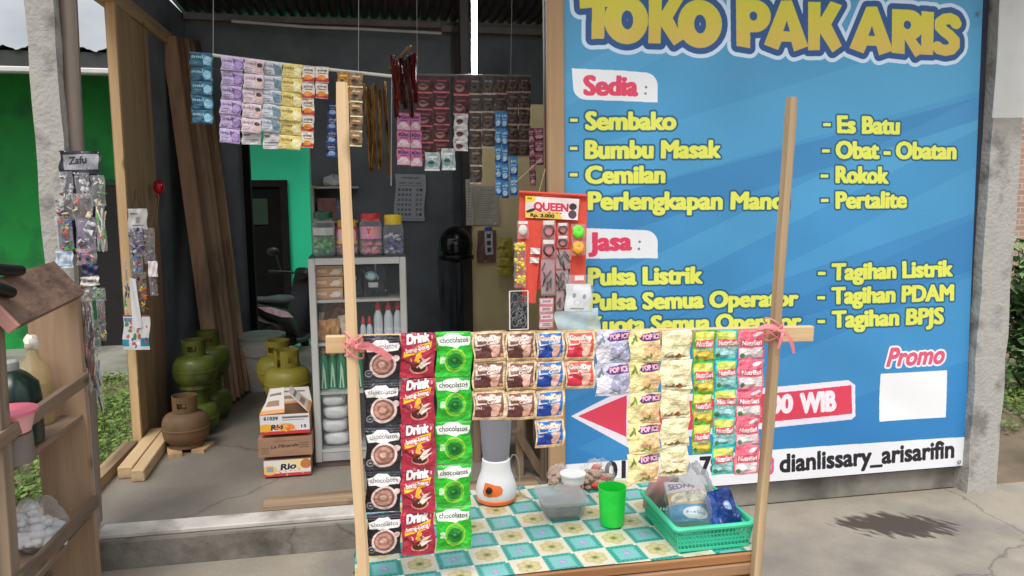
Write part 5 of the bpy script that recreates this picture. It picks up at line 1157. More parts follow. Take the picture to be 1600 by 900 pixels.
for px, lb in ((567, 'small white bottle with red cap nearest the left pole'), (577, 'small white bottle with red cap beside the tall ones')):
    bottle(px, 494, 9, zb, FY + .07, wb, rc, lb, 'white bottles with red caps', .3, band=lb_)
for i, (x0, x1, y0, k, ln, lb) in enumerate(((498, 508, 488, 2, .1, 'thin cream wafer packet at the cabinet side, second shelf'), (507, 517, 486, 0, -.04, 'dark brown wafer packet behind the golden packets, second shelf'), (533, 541, 484, 2, .25, 'slanted pale wafer packet on the second shelf by the left pole'), (600, 628, 478, 0, 0, 'dark brown packet behind the tall white bottles'))):
    sheet_item('snack_packet', sn[k], x0, y0, x1, 531, FY + .12 + .02 * i, lb, 'snack packet', 'snack packets in the cabinet', t=.01, wr=.004, seed=30 + i, lean=ln, back=sn[k])
# third shelf: green drink bottles
gb = M('green_bottle', (20, 130, 78), .12, var=.25, scale=20); gl_ = M('pale_green_label', (186, 222, 200), .4, var=.1); gcap = M('orange_cap', (206, 150, 60), .4)
zb = shz[2] + .0075
for i, px in enumerate((503, 517, 531, 545, 558)):
    t_ = bottle(px, 544 + (i % 2) * 3, 14, zb, FY + .09 + .02 * (i % 2), gb, gcap, ('green drink bottle nearest the cabinet side', 'second green drink bottle from the cabinet side', 'green drink bottle in the middle of the row of five', 'green drink bottle directly behind the left pole', 'green drink bottle at the end towards the black strip')[i], 'green bottles in the cabinet', .1)
    x = at(px, 500, Y=FY + .09 + .02 * (i % 2))[0]; y = FY + .09 + .02 * (i % 2) - .0245
    mk('label', MB().prism([(-.012, .01), (.012, .01), (.008, .1), (-.002, .15)], lambda u, v, t: (x + u, y + t + .9 * abs(u) ** 1.3, zb + v), -.001, .003), gl_, t_)
# bottom: stacked white bags, brown packet
wbag = M('white_bag', (216, 218, 218), .35, var=.08, scale=20, bump=.5, bscale=22)
def pillowbag(c, r, seed, mat, name, label, cat, group=None):
    g = MB(); rg = random.Random(seed); ph = rg.uniform(0, 6.28); n, k = 28, 14; vs = []; pw = lambda x, e: math.copysign(abs(x) ** e, x)
    for j in range(k + 1):
        t = -math.pi / 2 + math.pi * j / k
        for i in range(n):
            p = 2 * math.pi * i / n; q = 1 + .03 * math.sin(3 * p + ph) + .03 * math.sin(5 * p + 4 * t)
            vs.append((c[0] + r[0] * q * pw(math.cos(t), .5) * pw(math.cos(p), .45), c[1] + r[1] * q * pw(math.cos(t), .5) * pw(math.sin(p), .45), c[2] + r[2] * (1 + pw(math.sin(t), .75)) * (1 + .06 * math.sin(2 * p + ph))))
    g.add(vs, [(j * n + i, j * n + (i + 1) % n, (j + 1) * n + (i + 1) % n, (j + 1) * n + i) for j in range(k) for i in range(n)])
    return mk(name, g, mat, smooth=60, label=label, cat=cat, group=group)
z = shz[3] + .014
for i, lb in enumerate(('bottom white bag of the stack in the cabinet', 'second white bag from the bottom in the cabinet stack', 'third white bag from the bottom in the cabinet stack', 'topmost white bag of the stack in the cabinet')):
    hh = .037 - .003 * (i == 3); pillowbag((fx(518) + .004 * (-1) ** i, FY + .14, z), (.068 - .006 * (i > 2), .1, hh), i, wbag, 'white_bag', lb, 'bag', 'white bags stacked in the cabinet'); z += hh * 1.9
sheet_item('snack_packet', sn[0], 541, 640, 562, 700, FY + .1, 'brown packet standing beside the white bags at the cabinet bottom', 'snack packet', 'snack packets in the cabinet', t=.015, wr=.004, seed=21, back=sn[0])
# four jars on the cabinet
def jar(px, wpx, ytop, body_sq, lidm, lid_h, fillm, fill, labm, label, lab=(.42, .66), img=None):
    Y = FY + .09; x = at(px, 390, Y=Y)[0]; r = wpx / 2 * Y / FPX; z0 = fz1 + .0085; h = at(px, ytop, Y=Y)[2] - z0; c = (x, Y, z0)
    th = thing('candy_jar', label, 'jar', c, 'candy jars on the cabinet'); hb = h - lid_h
    mk('jar', MB().lathe([(r * .86, 0), (r * .97, .006), (r, hb * .3), (r * .97, hb * .5), (r, hb * .72), (r * .93, hb * .88), (r * .78, hb)], c, 32, sq=body_sq), clear('jar_plastic', (215, 225, 225), .14, .08), th, smooth=40)
    mk('lid', MB().lathe([(r * .8, hb - .012), (r * .84, hb - .01), (r * .84, h - .008), (r * .76, h - .002), (r * .4, h)], c, 32), lidm, th, smooth=40)
    g = MB(); rg = random.Random(int(px))
    for i in range(70):
        a = rg.uniform(0, 6.28); q = r * .80 * math.sqrt(rg.random()); g.ball((x + q * math.cos(a), Y + q * math.sin(a), z0 + .012 + (hb * fill - .02) * rg.random()), (rg.uniform(.009, .014), .008, rg.uniform(.007, .012)), 7, 5, mi=rg.randrange(len(fillm)), jit=.3, seed=i)
    mk('candy', g, fillm, th, smooth=50)
    if labm: mk('label', MB().grid(lambda u, v: (x + r * 1.012 * math.cos(R_(-150) + R_(120) * u), Y + r * 1.012 * math.sin(R_(-150) + R_(120) * u), z0 + hb * (lab[0] + (lab[1] - lab[0]) * v)), 16, 2), labm, th, smooth=True)
    return th
def k_yupi(W, H): p = Paint(W, H, (238, 160, 190)); p.text('Y', .34, .5, .56, .38, (226, 60, 60), .025); p.text('upi', .52, .84, .56, .26, (230, 180, 60), .02); p.speck(14, [(250, 210, 225), (226, 120, 160)], (.02, .05), (0, .7, 1, 1), 2); return p
def k_redlab(W, H): p = Paint(W, H, (206, 60, 84)); p.ell(.2, .5, .14, .4, (240, 190, 200)); p.ell(.8, .5, .14, .4, (240, 190, 200)); p.rect(0, .8, 1, 1, (240, 200, 90)); return p
jar(507, 34, 330, 1.5, M('jar_lid_green', (18, 78, 52), .4), .036, [M('candy_green', (80, 160, 84), .35, var=.3), M('candy_green_b', (120, 190, 110), .35)], .52, M('jar_label_white', (206, 208, 204), .5), 'candy jar with dark green lid and green sweets', (.56, .76))
jar(543, 34, 343, 0, M('jar_lid_amber', (226, 172, 50), .4), .03, [M('candy_red', (206, 56, 70), .35, var=.3), M('candy_pink', (226, 140, 150), .35)], .5, kind_mat('jar_red', k_redlab, 120, 80, .4, 0), 'candy jar with red label, half hidden behind the left pole', (.4, .95))
jar(580, 35, 333, 1.2, M('jar_lid_red', (206, 48, 56), .4), .03, [M('candy_pink', (226, 140, 150), .35), M('candy_rose', (236, 170, 176), .35)], .42, kind_mat('jar_pink', k_yupi, 120, 80, .4, 0), 'candy jar with red lid and a pink label', (.46, .8))
jar(615, 32, 335, 1.5, M('jar_lid_yellow', (240, 206, 40), .4), .04, [M('candy_violet', (96, 84, 160), .3, var=.4), M('candy_white', (206, 206, 220), .3), M('candy_navy', (60, 56, 110), .3)], .66, None, 'candy jar with bright yellow lid and violet sweets')
# small wall shelf behind the jars
Ys = 5.75
ws = thing('wall_shelf', 'small white shelf on the dark back wall above the candy jars', 'shelf', at(520, 345, Y=Ys))
a, b = at(490, 293, Y=Ys), at(560, 293, Y=Ys); mk('board', MB().box(((a[0] + b[0]) / 2, Ys + .12, a[2]), (b[0] - a[0], .26, .015)), white_paint, ws)
a2, b2 = at(490, 347, Y=Ys), at(560, 347, Y=Ys); mk('board', MB().box(((a2[0] + b2[0]) / 2, Ys + .12, a2[2]), (b2[0] - a2[0], .26, .015)), white_paint, ws)
mk('side_panel', MB().box((a[0] - .008, Ys + .12, (a[2] + a2[2]) / 2), (.014, .26, a[2] - a2[2] + .03)), white_paint, ws)
q = at(512, 340, Y=Ys + .08); mk('carton_box', MB().box((q[0], Ys + .09, a2[2] + .0085 + .085), (.14, .1, .17), bev=.003), M('pinkish_carton', (150, 104, 100), .7, var=.3, scale=30), label='dull pink box on the small white wall shelf', cat='box')
lumpbag(np.array([at(522, 290, Y=Ys + .1)[0], Ys + .12, a[2] + .006]), (.075, .06, .06), 4, wbag, 'white_bag', 'crumpled white bag on top of the small wall shelf', 'bag')
bottle(534, 308, 15, a2[2] + .008, Ys + .08, clear('water_bottle', (150, 190, 220), .4, .1), M('blue_cap', (50, 100, 180), .4), 'clear blue water bottle on the small wall shelf', None, .08)
# paper calendar and notices
def k_cal(W, H):
    p = Paint(W, H, (188, 194, 202)); p.scrawl(.2, .8, .1, .04, (70, 76, 92)); p.text('MARET  2023  APRIL', .12, .88, .21, .035, (60, 66, 80)); p.rect(.08, .24, .92, .247, (90, 96, 110))
    k = 1
    for r in range(6):
        for c_ in range(7):
            if c_ == 4: continue
            x = .1 + c_ * .12; p.text(str(1 + (k * 7 + c_ * 3) % 30), x, x + .075, .36 + r * .105, .05, (58, 62, 76), .004); k += 1
    p.rect(.1, .95, .9, .957, (110, 116, 126)); return p
def paper(key, fn, x0, y0, x1, y1, Y, label, cat, lean=0, W=110, H=150): return sheet_item('paper_' + cat if cat != 'calendar' else 'calendar', kind_mat(key, fn, W, H, .7, 0), x0, y0, x1, y1, Y, label, cat, t=.0004, wr=.003, seed=int(x0), lean=lean)
paper('calendar', k_cal, 616, 272, 665, 345, 5.97, 'pale paper calendar pinned on the dark back wall', 'calendar', .02, 150, 220)
def k_note(W, H):
    p = Paint(W, H, (176, 172, 160)); p.scrawl(.25, .75, .12, .04, (110, 110, 106))
    for i in range(11): p.rect(.12, .2 + i * .06, .88 - .1 * (i % 3), .212 + i * .06, (126, 126, 124))
    return p
paper('notice', k_note, 740, 291, 781, 351, 4.985, 'pale paper price list pinned on the cream partition', 'notice', .03)
paper('notice', None, 727, 280, 739, 352, 4.96, 'narrow grey paper sheet pinned beside the cream partition', 'notice')
def k_medi(W, H): p = Paint(W, H, (196, 198, 204)); p.rect(0, 0, 1, .14, (60, 90, 170)); [p.rect(.25, .24 + i * .25, .75, .4 + i * .25, (66, 68, 78)) for i in range(3)]; return p
sheet_item('medicine_card', kind_mat('medicine', k_medi, 40, 110), 756, 355, 769, 398, 4.97, 'narrow white medicine card with blue top on the partition', 'card', lean=-.05)
sheet_item('card_packet', M('dull_plum', (120, 84, 76), .5, var=.3, scale=40), 745, 360, 775, 410, 4.98, 'dull reddish packet behind the narrow medicine card', 'packet')
def hookpack(x0, y0, x1, y1, Y, n, label):
    th = thing('snack_hook_strip', label, 'packets', at((x0 + x1) / 2, y0, Y=Y)); ym = M('yellow_film', (176, 160, 60), .3, var=.4, scale=30, bump=.5)
    for i in range(n):
        ya, yb = y0 + (y1 - y0) * i / n, y0 + (y1 - y0) * (i + 1) / n; a_, b_ = at(x0, ya, Y=Y), at(x1, yb, Y=Y)
        mk('packet', pouch(b_[0] - a_[0], a_[2] - b_[2], .01, i + int(x0), .1, .004, 7, 8, ((a_[0] + b_[0]) / 2, Y, a_[2]), .2), [ym, foil], th, smooth=50)
hookpack(777, 372, 800, 430, 4.9, 4, 'hanging strip of small yellow packets on the cream partition')
# black helmet
hc = at(712, 382, Y=4.85); hm = thing('helmet', 'glossy black motorcycle helmet hanging beside the cream partition', 'helmet', hc)
gl_b = M('gloss_black', (16, 16, 18), .3, var=.1, spec=.35)
mk('shell', MB().ball(hc, (.11, .13, .12), 26, 18), gl_b, hm, smooth=True)
mk('visor', MB().grid(lambda u, v: (hc[0] + .111 * math.cos(R_(-165) + R_(150) * u) * math.cos(R_(-28) + R_(48) * v), hc[1] + .131 * math.sin(R_(-165) + R_(150) * u) * math.cos(R_(-28) + R_(48) * v), hc[2] + .128 * math.sin(R_(-28) + R_(48) * v)), 20, 8), M('visor_smoke', (26, 28, 32), .06), hm, smooth=True)
mk('chin_guard', MB().tube([(hc[0] + .1 * math.cos(t), hc[1] + .125 * math.sin(t), hc[2] - .085 - .01 * math.sin(t)) for t in np.linspace(R_(-175), R_(-5), 14)], .02, 10), gl_b, hm, smooth=True)
mk('peg', MB().tube([hc + np.array([0, .1, .09]), hc + np.array([0, .2, .09])], .008, 6), dark_paint, hm)
g = MB(); 
jq = at(700, 440, Y=5.2)
for i in range(4): g.add(*(lambda q: (q.v, q.f))(pouch(.13, .95, .03, 40 + i, .02, .012, 8, 16, (jq[0] + .06 * i, 5.25 + .02 * i, hc[2] - .05), 0, .02 * (i - 1), back=0)))
mk('jacket', g, M('black_cloth', (66, 70, 74), .85, var=.3), smooth=60, label='long dark jacket hanging below the black helmet', cat='jacket')

# ------------------------------------------------------------------ cartons
def k_rio(W, H):
    p = Paint(W, H, (226, 222, 222)); p.rect(0, .82, 1, 1, (206, 60, 60)); p.ell(.12, .6, .16, .3, (236, 200, 110)); p.ell(.62, .35, .3, .3, (240, 214, 150)); p.ell(.9, .3, .12, .3, (196, 120, 60)); p.speck(16, [(226, 120, 50), (206, 80, 50), (240, 190, 90)], (.02, .05), (.3, .55, .95, .95), 4); p.text('Rio', .36, .68, .62, .34, (40, 34, 34), .012, [(.03, (240, 236, 230))], .1, .2); p.rect(.06, .4, .2, .7, (150, 160, 180)); return p
def k_rio2(W, H):
    p = Paint(W, H, (222, 220, 220)); p.text('61039', .08, .36, .26, .16, (50, 50, 54), .006, (), -.03); p.rect(.45, .12, .98, .22, (110, 110, 112)); p.rect(.45, .28, .9, .32, (140, 140, 140)); p.rect(0, .84, 1, 1, (200, 56, 54)); p.ell(.12, .66, .16, .2, (240, 180, 60)); p.ell(.5, .66, .2, .2, (236, 150, 70)); p.text('Rio', .22, .46, .78, .24, (60, 50, 50), .01, (), .1, .2); p.rect(.8, .5, .96, .8, (230, 230, 230)); p.text('15', .83, .93, .72, .14, (50, 50, 60), .006); p.speck(20, [(226, 110, 50), (240, 200, 110)], (.02, .05), (.2, .5, .8, .82), 6); return p
def k_min(W, H):
    p = Paint(W, H, (160, 124, 98)); p.noise(.06, 5); p.text('Le Minerale', .24, .74, .56, .16, (66, 46, 42), .004, (), .06, .2); [p.rect(.06, .5 + i * .1, .2, .54 + i * .1, (110, 84, 66)) for i in range(4)]; [p.rect(.76, .3 + i * .12, .94, .35 + i * .12, (110, 84, 66)) for i in range(3)]; p.rect(.3, .16, .8, .2, (120, 92, 72)); return p
cardb = M('carton_board', (164, 128, 98), .85, var=.08)
def carton(x0, x1, y0, y1, key, fn, label, d=.19, flaps=False, Y=3.7, side=None):
    a, b = at(x0, y1, Y=Y), at(x1, y0, Y=Y); z0, z1 = a[2], b[2]; th = thing('carton', label, 'carton', ((a[0] + b[0]) / 2, Y + d / 2, z0), 'cartons stacked beside the cabinet')
    g = MB(); X0, X1 = a[0], b[0]; P = [(X0, Y, z0), (X1, Y, z0), (X1, Y, z1), (X0, Y, z1), (X0, Y + d, z0), (X1, Y + d, z0), (X1, Y + d, z1), (X0, Y + d, z1)]
    g.add(P[:4], [(0, 1, 2, 3)], 0, [(0, 0), (1, 0), (1, 1), (0, 1)]); g.add(P, [(0, 4, 5, 1), (1, 5, 6, 2), (3, 7, 4, 0), (4, 7, 6, 5)] + ([] if flaps else [(2, 6, 7, 3)]), 1)
    mk('box', g, [kind_mat(key, fn, 170, 80, .65, 0), side or cardb], th, smooth=None)
    if flaps:
        for nm, q in (('flap', [(X0, Y, z1), (X0 + (X1 - X0) * .5, Y + .005, z1 + .005), (X0 + (X1 - X0) * .46, Y + .10, z1 + .11), (X0 + .05, Y + .1, z1 + .1)]), ('flap', [(X1, Y + d, z1), (X1, Y + .01, z1), (X1 - .10, Y + .06, z1 + .095), (X1 - .10, Y + d - .02, z1 + .10)]), ('flap', [(X0, Y + d, z1), (X1, Y + d, z1), (X1 - .02, Y + d + .06, z1 + .07), (X0 + .02, Y + d + .06, z1 + .07)])):
            g = MB(); A_ = [Vector(p) for p in q]; nrm = (A_[1] - A_[0]).cross(A_[3] - A_[0]).normalized() * .004
            g.add([*A_, *[p + nrm for p in A_]], [(3, 2, 1, 0), (4, 5, 6, 7), (0, 1, 5, 4), (1, 2, 6, 5), (2, 3, 7, 6), (3, 0, 4, 7)], 0, [(0, 0), (1, 0), (1, 1), (0, 1)] * 2)
            mk(nm, g, kind_mat('flap_print', lambda W, H: Paint(W, H, (206, 198, 190)).rect(.1, .2, .9, .3, (120, 110, 104)).rect(.2, .5, .8, .72, (150, 120, 96)).rect(0, .86, 1, 1, (220, 150, 90)), 80, 60, .7, 0), th, smooth=None)
z_b = at(445, 745, Y=3.7)[2]
cb = carton(413, 485, 716, 746, 'fruit_carton', k_rio, 'white and orange printed carton at the bottom of the carton stack')
carton(404, 487, 681, 715.4, 'brown_carton', k_min, 'plain brown carton in the middle of the carton stack')
carton(407, 483, 645, 680.4, 'open_carton', k_rio2, 'open white printed carton with raised flaps on the stack top', flaps=True)

# ------------------------------------------------------------------ gas cylinders
def gas(c, mat, label, rz=0):
    th = thing('gas_cylinder', label, 'gas cylinder', c, 'small gas cylinders on the floor'); c = np.array(c); R = .122
    b = mk('body', MB().lathe([(.06, .022), (.10, .028), (R - .006, .05), (R, .075), (R, .098), (R + .003, .1), (R + .003, .108), (R, .11), (R, .135), (R - .008, .16), (.10, .178), (.06, .19), (.03, .194)], c, 40), mat, th, smooth=40)
    mk('foot_ring', MB().lathe([(.082, .028), (.088, 0), (.093, 0), (.088, .03)], c, 32), mat, th, smooth=40)
    g = MB(); n = 48; vs = []; fs = []          # collar with hand openings
    def cp(t, z, r): return (c[0] + r * math.cos(t + rz), c[1] + r * math.sin(t + rz), c[2] + z)
    segs = []
    for k in range(n):
        t0, t1 = 2 * math.pi * k / n, 2 * math.pi * (k + 1) / n; hole = (4 <= k % 24 <= 9); gap = k in (20, 21, 22)
        for (za, zb2) in (((.178, .218), (.25, .282)) if hole else ((.178, .282),)):
            if gap: continue
            P = [cp(t0, za, .064), cp(t1, za, .064), cp(t1, zb2, .066), cp(t0, zb2, .066), cp(t0, za, .060), cp(t1, za, .060), cp(t1, zb2, .062), cp(t0, zb2, .062)]
            g.add(P, [(0, 1, 2, 3), (7, 6, 5, 4), (3, 2, 6, 7), (0, 4, 5, 1), (0, 3, 7, 4), (1, 5, 6, 2)])
    mk('collar', g, mat, th, smooth=None)
    mk('valve', MB().lathe([(.016, .192), (.016, .222), (.011, .224), (.011, .245), (.014, .247), (.014, .258)], c, 16), M('brass', (170, 140, 80), .4, metal=.7), th)
    return th
gg = M('melon_green', (84, 94, 32), .4, var=.12, scale=6, dirt=(52, 58, 30), dscale=9); gbr = M('rusty_melon', (104, 80, 54), .7, var=.25, scale=9, dirt=(116, 78, 48), dscale=8); gy = M('melon_yellow', (136, 126, 44), .45, var=.1, scale=7, dirt=(140, 126, 44), dscale=8)  # dimness of the left side is put into the green and brown
cy1 = at(289, 640, Y=4.27); gas((cy1[0], 4.27, FZ + .022), gbr, 'rusty brown gas cylinder on two small blocks in front of the green ones', .62)
g = MB().box((cy1[0] - .05, 4.2, FZ + .01), (.07, .16, .02), .3).box((cy1[0] + .09, 4.24, FZ + .01), (.07, .14, .02), -.2); mk('wooden_blocks', g, wd_pale, label='two small wood offcuts under the rusty brown gas cylinder', cat='wood blocks')
cy2 = at(303, 560, Y=4.55)
gas((cy2[0], 4.55, FZ), gg, 'lower green gas cylinder hidden behind the rusty brown one', .5); gas((cy2[0] + .004, 4.55, FZ + .283), gg, 'upper green gas cylinder standing above the rusty brown one', .66)
cy3 = at(327, 560, Y=4.85)
gas((cy3[0], 4.85, FZ), gg, 'lower green gas cylinder beside the leaning planks', .4); gas((cy3[0], 4.85, FZ + .283), gg, 'upper green gas cylinder beside the leaning planks', .9)
cy4 = at(449, 590, Y=4.12)
gas((cy4[0], 4.12, FZ), gy, 'yellowish gas cylinder on the floor behind the cartons', -1.5); gas((cy4[0], 4.12, FZ + .283), gy, 'yellowish gas cylinder stacked on another behind the cartons', 1.3)
cy5 = at(436, 590, Y=4.42)
gas((cy5[0], 4.42, FZ), gy, 'yellowish gas cylinder on the floor at the back by the bucket', .2); gas((cy5[0], 4.42, FZ + .283), gy, 'dull yellow gas cylinder stacked at the back by the bucket', .2)
# bucket
bc = at(410, 606, Z=FZ); bu_ = thing('bucket', 'grey plastic bucket with a lid behind the yellowish gas cylinders', 'bucket', bc); gbm = M('bucket_grey', (204, 200, 192), .5, var=.1)
bs = 1.15
mk('body', MB().lathe([(.11 * bs, 0), (.118 * bs, .01), (.148 * bs, .36), (.153 * bs, .362), (.153 * bs, .375)], bc, 36), gbm, bu_, smooth=40)
mk('lid', MB().lathe([(.152 * bs, .374), (.158 * bs, .376), (.158 * bs, .4), (.14 * bs, .404), (.1 * bs, .40)], bc, 36), M('bucket_lid', (150, 154, 146), .5), bu_, smooth=40)
mk('handle', MB().tube([(bc[0] + .18 * math.cos(t), bc[1] + .18 * math.sin(t) * .3 - .12, bc[2] + .36 - .10 * abs(math.sin(t))) for t in np.linspace(math.pi, 2 * math.pi, 12)], .004, 6), M('wire_grey', (150, 150, 150), .5), bu_, smooth=True)
# leaning planks
GP = 'planks leaning on the dark side wall'
pk = [(264, 343, 0), (275, 351, 1), (285, 358, 0), (294, 365, 0), (302, 372, 1), (312, 380, 2)]
names = ['dark brown leaning plank closest to the door boards', 'brown leaning plank next to the darkest one', 'dark plank third from the door boards', 'dark plank in the middle right of the leaning row', 'lighter brown plank beside the pale one', 'pale end plank of the leaning row, nearest the doorway']
pm = [wd_brown, wood('brown_plank_b', (124, 88, 60), (150, 110, 78)), wood('pale_plank', (158, 122, 84), (186, 150, 108))]
for i, (xt, xb_, k) in enumerate(pk):
    tp = at(xt, 58 + 2 * i, X=-1.30 + .012 * i); bt_ = at(xb_, 642 - 5 * i, Z=FZ)
    mk('leaning_plank', MB().bar(Vector(bt_) + Vector((0, 0, .02)), tp, .052, .09, bev=.003, up=(1, 0, .2)), pm[k], label=names[i], cat='plank', group=GP)
# timber on the floor
def beam(p, q, z, wx, wz, label):
    a, b = at(*p, Z=z), at(*q, Z=z); return mk('timber_beam', MB().bar(a + np.array([0, 0, wz / 2]), b + np.array([0, 0, wz / 2]), wx, wz, bev=.004), wood('beam_pale', (186, 154, 112), (212, 182, 140), axis=1), label=label, cat='timber', group='timber beams on the floor')
beam((196, 748), (246, 684), FZ + .001, .07, .06, 'pale timber beam on the floor next to the side sill'); beam((216, 753), (262, 688), FZ + .001, .06, .06, 'pale timber beam on the floor nearest the gas cylinders')
# wooden bench seen under the sachets
wb_ = thing('wooden_bench', 'weathered wooden trestle behind the blender beside the front jamb', 'bench', (.6, 3.5, FZ)); bm2 = wood('bench_wood', (120, 98, 76), (148, 124, 98))
def pb(p, q, Y, w1, nm): mk(nm, MB().bar(at(*p, Y=Y), at(*q, Y=Y), w1, .04), bm2, wb_)
pb((812, 640), (812, 756), 3.5, .035, 'leg'); pb((852, 640), (850, 754), 3.42, .035, 'leg'); pb((806, 672), (846, 738), 3.46, .04, 'brace')
a = at(780, 640, Y=3.5); mk('seat', MB().box((a[0] + .06, 3.62, a[2]), (.34, .32, .03), bev=.004), bm2, wb_)
for (x, y) in ((a[0] + .2, 3.74), (a[0] - .08, 3.74)): mk('leg', MB().bar((x, y, FZ), (x, y, a[2] - .02), .035, .035), bm2, wb_)

# ------------------------------------------------------------------ motorbike in the passage behind
mb_ = thing('motorbike', 'dark scooter with a white and pink side panel parked by the green wall', 'motorbike', (0, 0, 0)); K = .84
blk = M('bike_black', (20, 20, 23), .35, var=.15, spec=.3); tyre = M('tyre', (22, 22, 22), .85); 
def sec(pts, mat, name, par=None, nn=14):       # lofted body: (x along, z, half width, half height)
    g = MB(); vs = []; k = len(pts)
    for x, z, hw, hh in pts:
        for j in range(nn):
            t = 2 * math.pi * j / nn; vs.append((x * K, hw * K * math.copysign(abs(math.cos(t)) ** .7, math.cos(t)), (z + hh * math.copysign(abs(math.sin(t)) ** .7, math.sin(t))) * K))
    fs = [(i * nn + j, i * nn + (j + 1) % nn, (i + 1) * nn + (j + 1) % nn, (i + 1) * nn + j) for i in range(k - 1) for j in range(nn)] + [tuple(range(nn))[::-1], tuple((k - 1) * nn + j for j in range(nn))]
    g.add(vs, fs); return mk(name, g, mat, par or mb_, smooth=50)
sec([(-.36, .80, .03, .02), (-.3, .78, .09, .05), (-.05, .70, .13, .08), (.3, .60, .14, .1), (.5, .48, .13, .14), (.56, .36, .11, .08)], blk, 'body')
sec([(-.3, .845, .05, .02), (-.1, .82, .12, .035), (.2, .775, .13, .04), (.48, .76, .12, .04), (.58, .74, .08, .02)], M('bike_seat', (74, 74, 78), .6), 'seat')
sec([(.86, .3, .12, .06), (.92, .55, .16, .16), (1.0, .8, .14, .12), (.98, .93, .10, .06)], blk, 'front_shield')
sec([(.5, .3, .12, .05), (.7, .28, .13, .04), (.9, .3, .12, .05)], blk, 'footboard')
sec([(.93, .95, .07, .04), (1.0, .98, .1, .06), (1.06, .95, .06, .04)], blk, 'headstock')
for s in (-1, 1):
    g = MB(); o = [(-.33, .785), (-.1, .75), (.2, .66), (.34, .58), (.1, .62), (-.2, .72)]
    g.prism(o, lambda u, v, t, s=s: (u * K, s * (t + .105 + .05 * min(1, max(0, (u + .33) * 1.7))) * K, v * K), 0, .012); mk('side_panel', g, M('bike_white', (236, 222, 228), .3, col2=(232, 150, 168), scale=9), mb_)
for wx in (0.05, 1.18):
    g = MB(); vs = []; n1, n2 = 36, 10
    for i in range(n1):
        a_ = 2 * math.pi * i / n1
        for j in range(n2):
            b_ = 2 * math.pi * j / n2; r = .235 + .045 * math.cos(b_); vs.append(((wx + r * math.cos(a_)) * K, .05 * math.sin(b_) * K, (.28 + r * math.sin(a_)) * K))
    g.add(vs, [(i * n2 + j, ((i + 1) % n1) * n2 + j, ((i + 1) % n1) * n2 + (j + 1) % n2, i * n2 + (j + 1) % n2) for i in range(n1) for j in range(n2)])
    wl = mk('wheel', g, tyre, mb_, smooth=True); g = MB()
    for k in range(5): a_ = 2 * math.pi * k / 5; g.bar((wx * K, 0, .28 * K), ((wx + .2 * math.cos(a_)) * K, 0, (.28 + .2 * math.sin(a_)) * K), .03, .03)
    mk('rim', g, M('rim_grey', (130, 130, 134), .4, metal=.6), wl)
mk('fork', MB().tube([(1.0 * K, .06 * K, .85 * K), (1.16 * K, .07 * K, .3 * K)], .02, 8).tube([(1.0 * K, -.06 * K, .85 * K), (1.16 * K, -.07 * K, .3 * K)], .02, 8), blk, mb_)
mk('handlebar', MB().tube([(.9 * K, .36 * K, 1.0 * K), (.98 * K, .2 * K, .99 * K), (1.0 * K, 0, .97 * K), (.98 * K, -.2 * K, .99 * K), (.9 * K, -.36 * K, 1.0 * K)], [.017, .013, .013, .013, .017], 8), blk, mb_, smooth=True)
for s in (-1, 1):
    m_ = mk('mirror', MB().ball((.97 * K, s * .33 * K, 1.22 * K), (.02, .06, .04)), blk, mb_, smooth=True); mk('mirror_stem', MB().tube([(.96 * K, s * .24 * K, .99 * K), (.97 * K, s * .3 * K, 1.2 * K)], .006, 6), blk, m_)
mk('tail_light', MB().ball((-.37 * K, 0, .8 * K), (.02, .06, .025)), M('red_lens', (150, 20, 24), .2), mb_, smooth=True)
rr = at(414, 500, Y=6.35)
mb_.location = (rr[0] - .02, 6.4, 0); mb_.rotation_euler = (0, 0, math.atan2(1.0, .33))
# ================================================================== HAIR ACCESSORY PANEL BY THE JAMB
YQ = 3.03
felt = M('red_felt', (226, 84, 66), .9, var=.06, scale=40, bump=.2, bscale=200)
ap = thing('accessory_panel', 'orange red felt panel of hair accessories hanging between the jamb and banner', 'display panel', at(862, 302, Y=YQ))
a, b = at(811, 300, Y=YQ), at(918, 306, Y=YQ); mk('rod', MB().tube([a, b], .006, 8), felt, ap)
def feltq(pts, Y): 
    q = [at(x, y, Y=Y) for x, y in pts]; g = MB(); nu, nv = 8, 14
    def f(u, v, d): p = (q[3] * (1 - u) + q[2] * u) * (1 - v) + (q[0] * (1 - u) + q[1] * u) * v; return (p[0], p[1] + d + .003 * math.sin(7 * u + 5 * v), p[2])
    g.grid(lambda u, v: f(u, v, 0), nu, nv); g.grid(lambda u, v: f(u, v, .003), nu, nv, flip=True); return g
mk('felt_sheet', feltq([(812, 302), (917, 306), (915, 455), (806, 450)], YQ + .012), felt, ap, smooth=True)
mk('felt_strip', feltq([(823, 344), (848, 345), (837, 474), (815, 472)], YQ - .004), felt, ap, smooth=True)
mk('string', MB().tube([at(842, 301, Y=YQ), at(852, 264, Y=3.12)], .0014, 5).tube([at(800, 290, Y=YQ + .02), at(846, 248, Y=3.13)], .0014, 5), M('string_tan', (170, 150, 120), .8), ap)
def k_queen(W, H):
    p = Paint(W, H, (240, 226, 224)); p.poly([(0, 0), (.2, 0), (.16, .26), (0, .3)], (244, 214, 60)); p.poly([(0, .66), (.62, .6), (.7, 1), (0, 1)], (240, 200, 90)); p.text('QUEEN', .16, .8, .62, .34, (214, 50, 74), .012, [(.022, (250, 240, 240))]); p.scrawl(.42, .68, .76, .06, (60, 46, 40))
    p.text('Isi', .04, .11, .14, .1, (40, 40, 30), .003); p.text('Rp. 3.000', .1, .54, .94, .14, (50, 40, 20), .006); p.ell(.1, .66, .09, .07, (40, 60, 36), rot=-.4); p.ell(.89, .38, .07, .16, (70, 54, 62)); p.ell(.89, .75, .08, .2, (86, 70, 90)); return p
